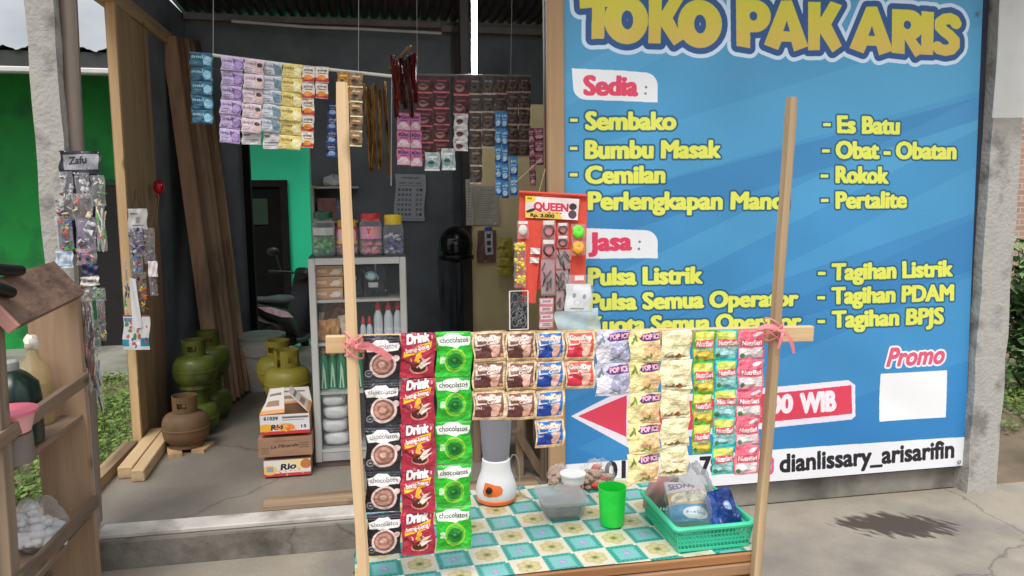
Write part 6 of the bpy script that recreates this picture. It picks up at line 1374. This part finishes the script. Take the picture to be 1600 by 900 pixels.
q0 = feltq([(821, 306), (905, 311), (903, 344), (821, 340)], YQ - .002); mk('header_card', q0, kind_mat('queen_card', k_queen, 200, 84, .5, 0), ap, smooth=True)
wst = M('price_sticker', (236, 226, 224), .6, var=.1, scale=90)
for (x, y, w1, h1) in ((829, 387, 15, 10), (828, 402, 14, 9)):
    mk('price_sticker', feltq([(x, y), (x + w1, y + 1), (x + w1, y + h1), (x, y + h1)], YQ - .009), wst, ap)
GQ = 'hair accessories hanging on the red panel'
fl2 = clear('packet_film', (240, 240, 242), .10, .06, .3)
blk_h = M('black_hair_tie', (34, 28, 32), .5, var=.3); pinkc = M('pink_card', (222, 120, 132), .6, var=.1)
def packs(name, label, x0, x1, y0, y1, n, build, Y=YQ - .02, cat='hair accessories', film=True):
    th = thing(name, label, cat, at((x0 + x1) / 2, y0, Y=Y), GQ)
    for i in range(n):
        ya = y0 + (y1 - y0) * i / n; yb_ = y0 + (y1 - y0) * (i + .96) / n; a_, b_ = at(x0, ya, Y=Y), at(x1, yb_, Y=Y); c_ = np.array([(a_[0] + b_[0]) / 2, Y, (a_[2] + b_[2]) / 2]); w1, h1 = b_[0] - a_[0], a_[2] - b_[2]
        build(th, c_, w1, h1, i)
        if film: mk('packet_film', pouch(w1, h1, .006, i + int(x0), .05, .002, 6, 8, (c_[0], Y, a_[2]), back=0), [fl2], th, smooth=50)
    return th
def tie(th, c, w1, h1, i):
    st_ = at(0, 0, Y=1); mk('price_tag', MB().box((c[0], c[1] + .001, c[2] + h1 * .36), (w1 * .8, .002, h1 * .22)), wst, th)
    mk('hair_tie', MB().tube([(c[0] + w1 * .36 * math.cos(t), c[1], c[2] - h1 * .08 + h1 * .28 * math.sin(t) * (1 + .1 * math.sin(3 * t))) for t in np.linspace(0, 6.283, 22)], .0042, 6, cap=False), blk_h, th, smooth=True)
    mk('card', MB().box((c[0], c[1] + .004, c[2] - h1 * .08), (w1 * .5, .0015, h1 * .4)), pinkc if i != 9 else wst, th)
packs('hair_tie_column', 'pair of black hair ties on pink cards under the header card', 847, 868, 344, 404, 2, tie)
packs('hair_tie_column', 'pair of small black hair ties nearest the neon scrunchies', 871, 888, 348, 388, 2, tie)
def clips(th, c, w1, h1, i):
    g = MB(); rg = random.Random(int(c[2] * 1000) + i)
    for k in range(9): x, z = c[0] + rg.uniform(-.4, .4) * w1, c[2] + rg.uniform(-.4, .4) * h1; an = rg.uniform(-.8, .8) + 1.57; d = Vector((math.cos(an), 0, math.sin(an))) * .018; g.bar(Vector((x, c[1] + rg.uniform(-.003, .003), z)) - d, Vector((x, c[1], z)) + d, .006, .004)
    mk('hair_clip', g, blk_h, th)
    mk('card', MB().box((c[0], c[1] + .006, c[2]), (w1 * .9, .0015, h1 * .9)), M('grey_pink_card', (176, 130, 136), .6), th)
packs('hair_clip_column', 'long packet of black hair clips on the red felt', 845, 868, 404, 464, 1, clips)
packs('hair_clip_column', 'column of grey and black hair clip packets right of the long one', 869, 892, 390, 486, 3, clips)
def k_pinkcard(W, H): p = Paint(W, H, (214, 110, 120)); [p.rect(.06, y, .94, y + .3, (232, 214, 216)) for y in (.08, .58)]; [p.rect(.2, y, .8, y + .05, (90, 60, 70)) for y in (.16, .24, .66, .76)]; return p
def pinkcards(th, c, w1, h1, i): mk('card', pouch(w1, h1, .001, i, .02, .001, 4, 6, (c[0], c[1] + .003, c[2] + h1 / 2)), [kind_mat('pinkcard', k_pinkcard, 60, 60, .6, 0), paper_back], th)
packs('pink_card_column', 'two pink and white accessory cards at the panel bottom', 843, 865, 466, 514, 2, pinkcards)
def scr(cols):
    def f(th, c, w1, h1, i):
        g = MB()
        for k in range(7): t = k * .9; g.ball((c[0] + w1 * .22 * math.cos(t), c[1] + .004 * math.sin(k), c[2] + h1 * .2 * math.sin(t)), (w1 * .22, .009, h1 * .24), 10, 8, jit=.25, seed=k)
        mk('scrunchie', g, cols[i % len(cols)], th, smooth=True)
    return f
packs('scrunchie_column', 'neon green and orange scrunchies at the panel edge', 893, 915, 350, 400, 2, scr([M('neon_green', (110, 226, 60), .5), M('neon_orange', (240, 170, 50), .5)]))
def smile(th, c, w1, h1, i): mk('badge', MB().ball(c, (w1 * .38, .006, h1 * .3), 14, 10), wst, th, smooth=True); mk('price_tag', MB().box((c[0], c[1] - .004, c[2] + h1 * .4), (w1 * .8, .002, h1 * .16)), wst, th)
packs('badge_packet', 'round white badge in a packet at the panel corner', 808, 826, 345, 374, 1, smile)
ybm = M('yellow_beads', (226, 206, 70), .35, var=.3, scale=60)
def yel(th, c, w1, h1, i):
    g = MB(); rg = random.Random(i)
    for k in range(16): g.ball((c[0] + rg.uniform(-.38, .38) * w1, c[1] + rg.uniform(-.003, .003), c[2] + rg.uniform(-.4, .4) * h1), rg.uniform(.005, .009), 8, 6)
    mk('beads', g, ybm, th, smooth=True)
packs('bead_column', 'column of yellow bead packets along the panel side', 803, 822, 378, 450, 3, yel)
# cotton face pack, clear pack, net bag
cw = at(903, 438, Y=YQ - .035)
fp = thing('cotton_pack', 'clear packet with a white square card showing a simple drawn face', 'packet', cw, GQ)
def k_face(W, H): p = Paint(W, H, (236, 238, 242)); p.ell(.32, .42, .07, .09, (150, 156, 160)); p.ell(.72, .46, .07, .09, (150, 156, 160)); p.ell(.48, .68, .14, .1, (196, 200, 204), ring=.2); p.poly([(.2, .88), (.78, .9), (.78, .93), (.2, .91)], (70, 74, 80)); p.noise(.04, 6); return p
c_ = at(904, 442, Y=YQ - .035); d_ = at(924, 484, Y=YQ - .035)
mk('card', pouch(d_[0] - at(885, 442, Y=YQ - .035)[0], c_[2] - d_[2], .006, 3, .05, .002, 8, 8, (c_[0], c_[1], c_[2] - .004), 0, .03), [kind_mat('face_card', k_face, 90, 90, .6, 0), paper_back], fp, smooth=50)
mk('packet_film', pouch(.12, .155, .008, 5, .05, .003, 8, 8, (c_[0], c_[1] - .008, c_[2] + .035), back=0), [fl2], fp, smooth=50)
mk('price_tag', MB().box((c_[0], c_[1] - .012, c_[2] + .022), (.04, .002, .02)), wst, fp)
c2_ = at(902, 484, Y=YQ - .03); g = pouch(.19, .115, .012, 9, .05, .005, 10, 10, tuple(c2_), 0, -.05, back=0)
mk('clear_packet', g, [clear('pale_blue_film', (206, 224, 228), .6, .25)], smooth=50, label='pale cloudy packet hanging under the drawn face card', cat='packet', group=GQ)
nb = thing('hairnet_packet', 'clear packet of grey hair bands at the lower panel side', 'packet', at(809, 450, Y=YQ - .01), GQ); g = MB(); rg = random.Random(4); p0, p1 = at(796, 455, Y=YQ - .01), at(825, 514, Y=YQ - .01)
for k in range(26):
    x, z = rg.uniform(p0[0] + .012, p1[0] - .012), rg.uniform(p1[2] + .02, p0[2] - .02); g.tube([(x + .013 * math.cos(t), YQ - .01 + .003 * math.sin(2 * t), z + .02 * math.sin(t)) for t in np.linspace(0, 6.28, 12)], .0016, 4, cap=False)
mk('hair_bands', g, M('grey_bands', (120, 122, 124), .5, var=.4, scale=50), nb, smooth=True)
mk('backing_card', MB().box(((p0[0] + p1[0]) / 2, YQ + .004, (p0[2] + p1[2]) / 2), (p1[0] - p0[0], .002, p0[2] - p1[2])), M('dark_card', (70, 70, 72), .7), nb)
g = MB(); 
for (xx0, zz0, xx1, zz1) in ((p0[0], p0[2], p1[0], p0[2]), (p0[0], p1[2], p1[0], p1[2]), (p0[0], p0[2], p0[0], p1[2]), (p1[0], p0[2], p1[0], p1[2])): g.bar((xx0, YQ - .012, zz0), (xx1, YQ - .012, zz1), .005, .003)
mk('seam', g, wst, nb)

# ================================================================== TOYS ON THE PILLAR AND THE DOOR BOARDS
GT = 'toy packets hanging at the pillar'; YT = 3.05
def k_zaf(W, H):
    p = Paint(W, H, (24, 26, 44)); p.poly([(.06, .18), (.94, .1), (.98, .78), (.12, .84)], (150, 150, 156)); p.speck(30, [(120, 120, 126), (176, 176, 180), (70, 70, 80)], (.01, .03), (.08, .2, .95, .8), 3); p.text('Zafu', .22, .66, .6, .3, (40, 40, 50), .008, (), .1, .1); return p
toycols = {'orange': (206, 104, 44), 'green': (70, 160, 70), 'yellow': (232, 206, 40), 'pink': (226, 120, 150), 'blue': (60, 120, 190), 'red': (200, 50, 50), 'silver': (186, 188, 192), 'brown': (110, 70, 56), 'cream': (216, 200, 166), 'white': (220, 220, 222), 'navy': (40, 46, 90), 'violet': (110, 90, 130), 'lime': (90, 220, 60)}
def tcol(n): return M('toy_' + n, toycols[n], .35, var=.25, scale=30)
sheet_item('toy_header', kind_mat('toy_header', k_zaf, 110, 56, .5, 0), 91, 236, 157, 272, YT, 'dark header card with pale lettering above the toy packets on the pillar', 'header card', GT, t=.001, lean=.02)
sheet_item('toy_backing', M('navy_card', (26, 28, 48), .5), 90, 268, 160, 396, YT + .012, 'dark navy backing card below the header card on the pillar', 'backing card', GT, t=.001)
def toy(x0, y0, x1, y1, cols, label, seed, Y=YT - .02, lean=0, shape='bits', n=10, tagc=None, filmm=None):
    n = int(n * 2.3)
    a_, b_ = at(x0, y0, Y=Y), at(x1, y1, Y=Y); w1, h1 = b_[0] - a_[0], a_[2] - b_[2]; cx_, cz_ = (a_[0] + b_[0]) / 2, (a_[2] + b_[2]) / 2; th = thing('toy_packet', label, 'toy packet', (cx_, Y, b_[2]), GT); rg = random.Random(seed)
    g = MB(); ms = [tcol(c) for c in cols]
    ms = ms + [tcol('navy'), tcol('brown')]
    for k in range(n):
        x, z = cx_ + rg.uniform(-.4, .4) * w1, cz_ + rg.uniform(-.44, .4) * h1; s = min(w1, h1) * rg.uniform(.07, .2); y = Y + rg.uniform(-.007, .007); mi = rg.randrange(len(ms)) if k % 3 == 0 else rg.randrange(len(cols)); q = rg.random(); an = rg.uniform(0, 6.28); d = Vector((math.cos(an) * s, rg.uniform(-.3, .3) * s, math.sin(an) * s)); p = Vector((x, y, z))
        if shape == 'long': e = rg.uniform(-.006, .006); g.bar((x - e, y, z - h1 * .12), (x + e, y, z + h1 * .12), w1 * rg.uniform(.06, .18), .006, mi)
        elif q < .35: g.bar(p - d, p + d, s * rg.uniform(.3, .9), s * .35, mi, bev=s * .1)
        elif q < .6: g.prism([(-s, -s * .7), (s * .9, -s), (s * rg.uniform(-.5, .9), s)], lambda u, v, t: (x + u * math.cos(an) - v * math.sin(an), y + t, z + u * math.sin(an) + v * math.cos(an)), -.003, .003, mi)
        elif q < .8: g.tube([p - d, p + d * .2 + Vector((0, -.004, 0)), p + d], [s * .3, s * .42, s * .16], 7, mi)
        else: g.ball((x, y, z), (s * .8, s * .5, s * rg.uniform(.5, 1.1)), 9, 7, mi, .3, k + seed)
    mk('toy', g, ms, th, smooth=50)
    mk('packet_film', pouch(w1, h1, .009, seed, .04, .004, 7, 10, (cx_, Y, a_[2]), 0, lean, back=0), [filmm or fl2], th, smooth=50)
    if tagc: mk('card', MB().box((cx_, Y + .012, cz_), (w1 * .92, .0015, h1 * .9)), M('toy_card_' + tagc, toycols[tagc], .6, var=.2, scale=20), th)
    return th
toy(92, 268, 116, 312, ['silver', 'white'], 'packet of silver toy pieces under the header card, at the pillar', 1); toy(116, 270, 142, 310, ['white', 'silver'], 'packet of white toy pieces in the middle under the header card', 2); toy(140, 274, 166, 322, ['green', 'silver', 'cream'], 'packet with green and silver toy bits at the upper edge of the cluster', 3)
toy(85, 306, 116, 344, ['cream', 'brown', 'silver'], 'packet of cream and brown toy pieces on the pillar', 4, n=14); toy(112, 302, 146, 340, ['orange', 'orange', 'cream'], 'packet holding a big orange toy', 5, n=7)
toy(86, 338, 116, 392, ['yellow', 'blue', 'green', 'red'], 'packet with a bright yellow toy on navy card', 6, n=11, tagc='navy'); toy(117, 340, 152, 392, ['navy', 'silver', 'white'], 'packet of dark blue and white toy pieces', 7, n=12, tagc='violet'); toy(148, 318, 168, 392, ['green', 'cream', 'silver'], 'slim packet with green toys at the outer edge', 8, n=12, shape='long')
toy(152, 360, 164, 384, ['red', 'brown'], 'small packet with a red toy at the outer edge', 9, n=5, tagc='red'); toy(119, 388, 152, 414, ['pink', 'pink', 'blue'], 'packet of pink round toys', 10, n=8, shape='ball')
sheet_item('toy_card', kind_mat('pale_blue_card', lambda W, H: Paint(W, H, (196, 210, 222)).rect(.1, .1, .9, .8, (150, 176, 200)).rect(.2, .24, .8, .6, (206, 216, 224)).rect(.1, .86, .9, .92, (120, 130, 150)), 60, 60, .5, 0), 85, 392, 114, 418, YT - .02, 'pale blue card at the pillar just above the tilted board', 'card', GT)
sheet_item('toy_card', M('navy_block', (34, 38, 76), .5), 126, 412, 152, 430, YT - .025, 'small navy blue card below the pink toys', 'card', GT)
sheet_item('toy_card', kind_mat('price_card', lambda W, H: Paint(W, H, (206, 202, 194)).scrawl(.1, .9, .7, .4, (60, 58, 60)), 80, 36, .6, 0), 124, 432, 154, 446, YT - .025, 'white price card under the navy blue card', 'card', GT, lean=-.1)
toy(124, 446, 152, 470, ['silver', 'cream'], 'empty looking clear packet below the price card', 12, n=4); toy(150, 450, 166, 470, ['lime', 'lime', 'green'], 'small packet with a lime green toy', 13, n=5, shape='ball'); toy(150, 468, 166, 508, ['brown', 'red', 'brown'], 'slim packet of brown and red toys under the lime one', 14, n=8)
toy(128, 468, 150, 540, ['brown', 'silver', 'brown'], 'long packet of brown and silver toys beside the lower pillar', 15, n=18, shape='long'); toy(140, 500, 160, 552, ['silver', 'brown', 'cream'], 'crumpled clear packet with grey toys above the grass', 16, n=12); toy(155, 506, 167, 532, ['yellow', 'yellow'], 'slim packet with a bright yellow stick', 17, n=3, shape='long')
toy(126, 536, 150, 610, ['brown', 'silver', 'red'], 'lowest long packet of dark toys along the steel jamb', 18, n=16, shape='long'); toy(146, 548, 164, 640, ['cream', 'silver', 'blue'], 'low hanging pale clear packet before the grass', 19, n=9, shape='long')
# second cluster on the door boards
GT = 'trinkets hanging on the door boards'; Y2 = 4.26
sheet_item('trinket_header', kind_mat('trinket_header', lambda W, H: Paint(W, H, (196, 194, 190)).noise(.06, 5).rect(.1, .2, .5, .3, (130, 130, 132)).rect(.4, .4, .6, .7, (150, 150, 152)).rect(.2, .78, .8, .84, (110, 110, 114)), 80, 60, .6, 0), 198, 326, 230, 358, Y2, 'white header card hanging by a string on the door boards', 'header card', GT)
mk('hanging_string', MB().tube([at(206, 326, Y=Y2), at(212, 296, Y=Y2 + .01), at(219, 324, Y=Y2)], .0022, 5), M('black_cord', (30, 30, 30), .5), label='black string loop holding the white header card', cat='string')
toy(200, 354, 226, 400, ['navy', 'silver', 'violet'], 'packet of dark violet and silver trinkets under the white header card', 31, Y2 - .02, n=18, tagc='violet'); toy(222, 356, 244, 412, ['silver', 'violet', 'brown'], 'grey trinket packet on the outer side of the boards cluster', 32, Y2 - .01, n=12)
toy(203, 398, 224, 428, ['pink', 'blue', 'red', 'silver'], 'packet of pink and blue trinkets in the boards cluster', 33, Y2 - .025, n=10); toy(206, 424, 234, 486, ['orange', 'brown', 'brown', 'yellow'], 'long packet of orange and brown trinkets', 34, Y2 - .015, .12, n=18); toy(232, 420, 247, 462, ['silver', 'violet'], 'small grey packet below the tiny white tags', 35, Y2 - .008, n=7)
sheet_item('price_tag', wst, 230, 408, 246, 432, Y2 - .03, 'tiny white paper tags in the boards cluster', 'tag', GT); toy(192, 446, 204, 478, ['green', 'navy'], 'slim dark green trinket packet left of the white strip', 36, Y2 - .02, n=6, shape='long'); toy(194, 402, 200, 450, ['silver'], 'very thin silver packet left of the white strip', 37, Y2 - .02, n=4, shape='long'); toy(195, 478, 204, 500, ['pink', 'cream'], 'tiny pink packet above the printed game card', 38, Y2 - .02, n=4)
g = feltq([(202, 434), (212, 436), (222, 512), (207, 514)], Y2 - .04); mk('paper_strip', g, M('white_paper', (214, 214, 216), .7, var=.05), smooth=True, label='curved white paper strip in front of the printed game card', cat='paper strip')
def k_game(W, H):
    p = Paint(W, H, (206, 210, 208)); p.rect(0, 0, 1, .05, (150, 60, 60)); p.rect(0, .7, .24, .9, (40, 140, 160)); p.rect(.66, .66, 1, .9, (40, 130, 156)); p.rect(.1, .08, .4, .2, (60, 150, 170)); p.speck(26, [(200, 80, 80), (60, 140, 80), (60, 80, 140), (240, 240, 240), (120, 90, 60)], (.03, .07), (.06, .1, .94, .9), 4); p.ell(.46, .62, .06, .1, (60, 140, 80)); p.ell(.62, .62, .06, .09, (190, 90, 80)); return p
sheet_item('game_card', kind_mat('game_card', k_game, 90, 100, .5, 0), 190, 492, 235, 545, Y2 - .03, 'colourful printed game card hanging lowest on the door boards', 'game card', GT, t=.004, wr=.003, lean=.04)
rb_ = at(248, 292, Y=4.75); rt = thing('balloon_toy', 'shiny red balloon toy with strings on the door boards', 'toy', rb_)
mk('balloon', MB().ball((rb_[0], 4.75, rb_[2]), (.032, .032, .042), 16, 12), M('shiny_red', (176, 24, 30), .15), rt, smooth=True)
mk('string', MB().tube([at(246, 302, Y=4.75), at(236, 355, Y=4.7)], .0016, 5).tube([at(249, 302, Y=4.75), at(244, 352, Y=4.7)], .0016, 5), M('string_tan', (170, 150, 120), .8), rt)
mk('neck', MB().tube([at(247, 300, Y=4.75), at(247, 308, Y=4.75)], [.008, .014], 8), M('shiny_red', (176, 24, 30), .15), rt)

# ================================================================== BOTTLE RACK AT THE LEFT
rk = thing('bottle_rack', 'weathered wooden bottle rack with rails and a tilted board roof', 'rack', (-1.15, 2.6, 0))
A_, B_, C_ = at(32, 507, Y=2.3), at(133, 458, Y=2.95), at(85, 408, Y=2.95); D_ = A_ + (C_ - B_)
g = MB(); nn = np.cross(B_ - A_, D_ - A_); nn = nn / np.linalg.norm(nn); nn = nn if nn[2] > 0 else -nn
vs = [A_, B_, C_, D_] + [q - nn * .035 for q in (A_, B_, C_, D_)]
g.add(vs, [(0, 1, 2, 3), (7, 6, 5, 4), (0, 4, 5, 1), (1, 5, 6, 2), (2, 6, 7, 3), (3, 7, 4, 0)])
rfb = mk('roof_board', g, M('weathered_board', (126, 100, 84), .85, var=.3, scale=22, bump=.6, bscale=60, dirt=(92, 72, 62), dscale=10, stretch=(1, .5, 1)), rk, smooth=None)
eN = A_ - D_; g = MB(); m_ = (A_ + D_) / 2 - nn * .03 + np.array([0, -.008, 0]); g.bar(A_ - nn * .017 + (A_ - D_) * .02 + np.array([0, -.009, 0]), D_ - nn * .017 - (A_ - D_) * .1 + np.array([0, -.009, 0]), .036, .016, up=(0, 1, 0)); mk('end_board', g, M('pinkish_wood', (186, 136, 126), .7, var=.12), rk)
lx = -1.09
mk('back_board', MB().box((-1.165, 2.97, .53), (.175, .03, 1.26), bev=.003), wood('rack_board', (150, 120, 94), (176, 146, 116)), rk)
mk('leg', MB().bar((-1.115, 2.33, 0), (-1.088, 2.33, 1.16), .06, .055), wd_old, rk)
mk('leg', MB().bar((-1.62, 2.33, 0), (-1.60, 2.33, 1.3), .06, .055), wd_old, rk); mk('leg', MB().bar((-1.62, 2.95, 0), (-1.60, 2.95, 1.3), .06, .055), wd_old, rk)
mk('rail', MB().bar((-1.07, 2.2, .822), (-1.07, 2.96, .846), .022, .045), wd_old_y, rk); mk('rail', MB().bar((-1.07, 2.2, .376), (-1.07, 2.965, .366), .022, .045), wd_old_y, rk)
mk('shelf', MB().box((-1.36, 2.66, .70), (.54, .6, .018)), wd_old_y, rk); mk('shelf', MB().box((-1.36, 2.66, .30), (.54, .6, .018)), wd_old_y, rk)
# black rubber glove lying over the board
def skin_chain(name, nodes, edges, mat, parent=None, sub=2):
    me = bpy.data.meshes.new(name); o_ = np.array(wloc(parent)) if parent is not None else np.zeros(3)
    me.from_pydata([tuple(np.array(p[:3]) - o_) for p in nodes], edges, []); ob = bpy.data.objects.new(name, me); COL.objects.link(ob); ob.parent = parent; me.materials.append(mat)
    sk = ob.modifiers.new('skin', 'SKIN'); 
    for i, p in enumerate(nodes): me.skin_vertices[0].data[i].radius = (p[3], p[3])
    me.skin_vertices[0].data[0].use_root = True
    sb = ob.modifiers.new('sub', 'SUBSURF'); sb.levels = sb.render_levels = sub; sk.use_smooth_shade = True; return ob
eB = (B_ - A_) / np.linalg.norm(B_ - A_); eU = (D_ - A_) / np.linalg.norm(D_ - A_)
def bd(px, py, h): q = onplane(px, py, A_, nn); return q + nn * h
gv = thing('rubber_glove', 'black rubber glove fingers resting over the tilted board', 'glove', D_)
nod = []; edg = []
palm = bd(-50, 452, .03); nod.append((*palm, .03)); nod.append((*bd(-70, 458, .03), .032)); nod.append((*bd(-95, 462, .03), .028)); edg += [(0, 1), (1, 2)]
for (p1, p2, p3, r) in (((-40, 424), (-4, 428), (27, 429), .021), ((-40, 440), (-24, 444), (-12, 447), .018), ((-40, 452), (-10, 458), (14, 466), .021), ((-52, 476), (-34, 486), (-24, 492), .018), ((-62, 412), (-50, 402), (-38, 398), .017)):
    i0 = len(nod)
    for k, p in enumerate((p1, p2, p3)): nod.append((*bd(*p, .02), r * (1 - .05 * k)))
    edg += [(0, i0), (i0, i0 + 1), (i0 + 1, i0 + 2)]
skin_chain('glove', nod, edg, M('black_rubber', (16, 17, 17), .5, var=.2), gv)
# goods in the rack
SZ = .7105
def flask(c, prof, mat, label, name, cat, capm=None, capp=None, n=28, sq=0):
    th = thing(name, label, cat, c); mk('body', MB().lathe(prof, c, n, sq=sq), mat, th, smooth=40)
    if capm: mk('cap', MB().lathe(capp, c, 20), capm, th, smooth=40)
    return th
c1 = at(58, 640, Y=2.86); c1 = np.array([c1[0], 2.86, SZ])
fl_ = flask(c1, [(.05, 0), (.054, .006), (.054, .17), (.046, .21), (.02, .245), (.017, .27)], clear('yellowish_glass', (196, 176, 128), .4, .12), 'clear bottle of yellowish petrol with a white paper stopper', 'glass_bottle', 'bottle')
mk('stopper', MB().ball((c1[0], c1[1], c1[2] + .295), (.024, .022, .026), 12, 8, jit=.25, seed=3), M('white_tissue', (226, 220, 206), .8, var=.08), fl_, smooth=40)
mk('petrol', MB().lathe([(.048, .004), (.05, .008), (.05, .15)], c1, 24), clear('petrol', (190, 160, 96), .35, .1), fl_)
c2 = at(22, 660, Y=2.62); c2 = np.array([c2[0], 2.62, SZ])
flask(c2, [(.07, 0), (.078, .008), (.08, .15), (.074, .2), (.045, .235), (.024, .25)], M('dark_green_plastic', (20, 44, 36), .3, var=.2), 'dark green jerrycan with grey screw cap in the rack', 'jerrycan', 'jerrycan', M('grey_cap', (150, 156, 156), .5), [(.026, .246), (.028, .25), (.028, .275), (.022, .28)], sq=.8)
g = crumple(np.array([c2[0] - .02, c2[1] - .02, SZ + .17]), (.075, .06, .05), 6); mk('plastic_bag', g, film, smooth=True, label='clear plastic bag crumpled round the jerrycan neck', cat='plastic bag')
c3 = at(10, 640, Y=2.44); c3 = np.array([c3[0], 2.44, SZ + .09])
fn = thing('pink_scoop', 'pink plastic measuring bowl in front of the dark green jerrycan', 'bowl', c3); pkm = M('pink_plastic', (236, 170, 176), .4, var=.06)
mk('bowl', MB().lathe([(.05, 0), (.06, .004), (.074, .06), (.08, .066), (.082, .068), (.08, .071), (.07, .066), (.056, .008)], c3, 36), pkm, fn, smooth=50)
mk('rim', MB().lathe([(.079, .062), (.084, .064), (.084, .073), (.078, .074)], c3, 36), M('pink_rim', (222, 110, 132), .4), fn, smooth=50)
mk('upturned_tub', MB().lathe([(.066, 0), (.062, .088), (.05, .0895)], (c3[0], c3[1], SZ), 28), M('tub_grey', (120, 110, 104), .6), label='grey upturned tub under the pink measuring bowl', cat='tub', smooth=40)
c4 = at(52, 815, Y=2.72); wbg = thing('white_plastic_bag', 'clear bag of small white rounded pieces on the lower rack shelf', 'plastic bag', (c4[0], 2.72, .31)); wmm = M('white_film', (222, 222, 224), .4, var=.06, bump=.5, bscale=25)
g = MB()
rg = random.Random(8)
for i in range(70):
    a_ = rg.uniform(0, 6.28); q = .085 * rg.random() ** .5; h_ = rg.random() * (1 - (q / .1) ** 1.5); r = rg.uniform(.013, .022)
    g.ball((c4[0] + q * math.cos(a_), 2.72 + q * math.sin(a_), .32 + .15 * h_), (r * rg.uniform(.9, 1.4), r, r * rg.uniform(.7, 1.1)), 10, 7, jit=.15, seed=i)
q = crumple(np.array([c4[0], 2.72, .31]), (.105, .1, .11), 23, n=30, k=18); mk('bag_film', q, film, wbg, smooth=True)
mk('white_pieces', g, wmm, wbg, smooth=40)
# concrete step corner block beside the pillar
tag(shop, None)
